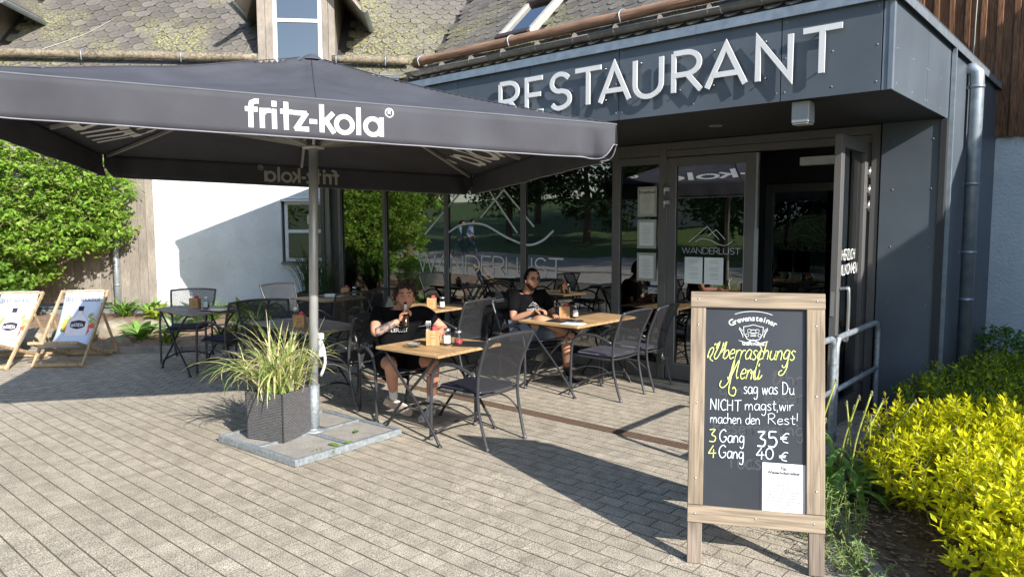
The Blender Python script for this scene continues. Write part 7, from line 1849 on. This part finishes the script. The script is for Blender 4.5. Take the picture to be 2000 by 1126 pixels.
# dandelion gone over, weeds at the board's foot
dn = thing('dandelion', 'tall gone-over dandelions with bare stalks beside the menu board', 'plant', (-1.36, 4.75, .03)); rd = random.Random(8); m_stalk = leafmat('stalk', (.42, .46, .10), .25, .25); m_seed = mat('seed_head', (.20, .19, .11), .9, var=.3, scale=50)
for i in range(15):
    b = V((rd.gauss(0, .11), rd.gauss(0, .14), 0)); h = rd.uniform(.34, .72); lean = V((rd.gauss(.05, .10), rd.gauss(0, .08), 0)); q = MB(); tip = b + lean + V((0, 0, h))
    q.tube(curve([b, b + lean * .3 + V((rd.gauss(0, .02), 0, h * .5)), tip], 4), .0062, 6); st_ = q.obj('stalk', m_stalk, dn)
    q = MB(); q.ell(tip, (.008, .008, .013), None, 8, 6)
    for k in range(8): a = k * .78; q.bar(tip + V((0, 0, -.008)), tip + V((cos(a) * .011, sin(a) * .011, -.022 + .014 * (k % 2))), .003, .002)
    q.obj('seed_head', m_seed, st_)
for i in range(70):
    a = rd.uniform(0, 2 * pi); q = MB(); blade(q, (rd.gauss(.02, .13), rd.gauss(-.1, .22), 0), (cos(a), sin(a)), rd.uniform(.2, .38), rd.uniform(1.0, 2.2), .024, 8, z0=rd.uniform(.6, 1.3)); q.obj('leaf', l_hosta if i % 2 else l_fern, dn)
def tuft(label, c, n, h, spread, m, rnd):
    t = thing('weed', label, 'weed', (c[0], c[1], c[2])); rs = random.Random(rnd); pts = []
    q = MB()
    for i in range(n):
        b = V((rs.gauss(0, spread), rs.gauss(0, spread), 0)); hh = h * rs.uniform(.5, 1.1); tip = b + V((rs.gauss(0, .05), rs.gauss(0, .05), hh)); q.tube([b, tip], .0015, 4, cap=False)
        for k in range(26): f = .15 + .85 * k / 26; p = b.lerp(tip, f); pts.append(p)
    q.obj('stems', m_stalk, t, kind='stuff'); v, f = leaf_cloud(np.array(pts), .034, rnd, up=.8, asp=.16); raw('foliage', v, f, m, t, kind='stuff')
l_weed = leafmat('weed_green', (.26, .38, .14), .3, .25)
tuft('feathery grey-green weed at the right foot of the menu board', (-1.22, 3.98, .02), 44, .26, .085, l_weed, 1); tuft('second feathery weed a little nearer on the kerb', (-1.0, 3.66, .02), 22, .15, .05, l_weed, 2); tuft('small weed sprouting in the kerb gap nearest to us', (-.80, 3.42, .04), 12, .09, .03, l_weed, 3)
rosette('dock_plant', 'broad bright leaves in the soil under the yellow shrub', (-.50, 3.25, .04), 9, .22, .028, l_hosta, 31, z0=(.3, 1.1))
tuft('small weed between the pavers behind the board\'s left leg', (-1.75, 4.15, .0), 5, .07, .02, l_weed, 4)
# weeds in the joint by the parasol base and leaves on it
tuft('tiny green sprig growing at the front corner of the parasol base', (-4.50, 3.02, .0), 5, .05, .02, l_fern, 12)
for i, (x, y, a) in enumerate(((-4.58, 3.12, .3), (-4.50, 3.20, 1.2), (-4.66, 3.42, 2.2))):
    o = link('fallen_leaf', leaf_quad_mesh('fallen_leaf', l_fern), None); o.scale = (.11, .11, .11); o.location = (x, y, .062); o.rotation_euler = (.2, .1, a); tag(o, ('green fallen leaf at the corner of the parasol base', 'fallen leaf lying across the base frame', 'single leaf on the rear concrete slab of the base')[i], 'leaf')

# ------------------------------------------------------------------ across the lane (mirrored in the windows)
l_tree = leafmat('tree_leaf', (.17, .31, .04), .45, .4, scale=.4); l_tree2 = leafmat('tree_leaf_dark', (.05, .095, .02), .4, .4, scale=.4); l_tree3 = leafmat('tree_leaf_olive', (.13, .16, .045), .4, .35, scale=.4)
def tree(label, x, y, h, r, mats, rnd, n_cl=420, sz=.26, low=.25):
    z0 = gh(x, y); rs = random.Random(rnd); bl = [(x, y, z0 + h * .62, r, r, h * .36)] + [(x + rs.uniform(-.6, .6) * r, y + rs.uniform(-.6, .6) * r, z0 + h * rs.uniform(low, .85), r * .55, r * .55, h * .2) for _ in range(7)]
    t = thing('tree', label, 'tree', (x, y, z0), 0, 'trees across the lane'); pts = clumps(rnd, bl, n_cl, 20, .28, .5); pts = pts[pts[:, 2] > z0 + .1]; pick = np.random.RandomState(rnd).randint(0, len(mats), len(pts))
    for i, m in enumerate(mats): v, f = leaf_cloud(pts[pick == i] - np.array([x, y, z0]), sz, rnd + i, asp=.55); raw('crown', v, f, m, t, kind='stuff')
    q = MB(); q.tube(curve([(0, 0, -.1), (.1, .05, h * .25), (-.05, .1, h * .6)], 4), [.22 * h / 7 * (1 - .08 * k) for k in range(9)], 10); q.obj('trunk', m_bark, t)
    q = MB()
    for k in range(7): a = k * .9; q.tube(curve([(0, 0, h * (.25 + .04 * k)), (cos(a) * r * .4, sin(a) * r * .4, h * (.45 + .03 * k)), (cos(a) * r * .8, sin(a) * r * .8, h * (.6 + .03 * k))], 3), [.06, .055, .05, .04, .035, .03, .02], 6)
    q.obj('limbs', m_bark, t)
TREES = [('bright green tree close to the lane, opposite the deck chairs', -24.5, -1.5, 7.5, 2.9, [l_tree, l_tree], 1), ('tall leafy tree behind the bright green one', -28, -4, 9, 3.2, [l_tree, l_tree2], 2), ('leafy tree beside the walkers, on their left', -22.5, -5.2, 8, 2.5, [l_tree, l_tree3], 3),
         ('dark olive tree behind the walkers', -27.0, -16.5, 7.5, 3.2, [l_tree3, l_tree2], 4), ('dark olive tree to the right of the walkers', -22.5, -17.5, 7.5, 3.0, [l_tree3, l_tree2], 5), ('dark tree in front of the pale house', -18.5, -18, 7, 2.8, [l_tree2, l_tree3], 6),
         ('dark broad tree right of the pale house', -13.5, -15.0, 8, 3.0, [l_tree2, l_tree2], 7), ('dark tree on the bank behind the photographer\'s side', -9.5, -14.0, 8, 3.0, [l_tree2, l_tree2], 8), ('green tree at the far right of the bank', -5, -15, 9, 3.4, [l_tree2, l_tree], 9), ('far tree high on the bank', -31, -24, 10, 4, [l_tree, l_tree2], 10), ('far pale tree at the top of the bank', -22, -30, 11, 4.2, [l_tree, l_tree3], 11), ('rounded tree standing alone at the bank\'s top', -12, -28, 11, 4.5, [l_tree2, l_tree3], 12), ('tree standing at the end of the lane', -34, -8, 9, 3.6, [l_tree, l_tree3], 13), ('tree behind the end of the lane', -38, -1, 9, 3.6, [l_tree2, l_tree], 14), ('wide tree beside the bank on the near side', 1, -14, 9, 3.6, [l_tree2, l_tree], 15)]
for a in TREES: tree(*a[:5], a[5], a[6] + 300)
hz_ = thing('house', 'pale rendered house among the trees across the lane', 'house', (-19.5, -25.5, gh(-19.5, -25.5))); zz = 0
q = MB(); q.bx(-4, 4, -3, 3, -1, 5.2); q.obj('wall', m_rend, hz_)
q = MB(); q.prism([(-4.4, 3.5, 5.0), (-4.4, -3.5, 5.0), (-4.4, 0, 8)], (8.8, 0, 0)); q.obj('roof', mat('red_roof', (.16, .07, .05), .8), hz_)
for k in (-2.6, -.6, 1.6):
    for z in (1.0, 3.4): q = MB(); q.bx(k, k + .9, 3.0, 3.03, z, z + 1.2); w_ = q.obj('window', m_winw, hz_); q = MB(); q.bx(k + .08, k + .82, 3.03, 3.04, z + .08, z + 1.12); q.obj('pane', g_dark, w_)
walker('walker in a grey-blue jacket on the lane opposite, seen mirrored in the window', (-24.9, -10.6, gh(-24.9, -10.6) + .01), radians(-38), m_ls2, m_jean, -1)
walker('walker in a light blue shirt on the lane opposite, seen mirrored in the window', (-24.5, -10.75, gh(-24.5, -10.75) + .01), radians(-38), m_ls, m_jean, 1)
# newspapers on a rack inside the window
nr = thing('newspaper_rack', 'rack of leaning magazines just inside the window between the two men', 'rack', (-6.0, 7.5, 0)); rn = random.Random(3)
q = MB(); q.bx(-.75, .55, .16, .2, .1, 1.15); q.bx(-.75, .55, -.1, .18, .62, .64); q.bx(-.75, .55, -.1, .18, .9, .915); q.obj('shelf', m_blk, nr)
for i in range(17):
    x = -.6 + i * .062; z = .92 if i < 9 else .64; x = -.55 + (i % 9) * .1; q = MB(); q.bar((x, .02, z), (x - .09, .02, z + .27), .16, .012, up=(0, 1, 0)); o = q.obj('magazine', mat('magazine_%d' % (i % 3), ((.55, .53, .5), (.35, .3, .28), (.6, .6, .62))[i % 3], .6), None)
    o.location = (-6.0, 7.5, 0); tag(o, '%s magazine from the left on the %s shelf of the window rack' % (('first', 'second', 'third', 'fourth', 'fifth', 'sixth', 'seventh', 'eighth', 'ninth')[i % 9], 'upper' if i < 9 else 'lower'), 'magazine', 'magazines leaning on the %s shelf of the window rack' % ('upper' if i < 9 else 'lower'))
bpy.context.view_layer.update()
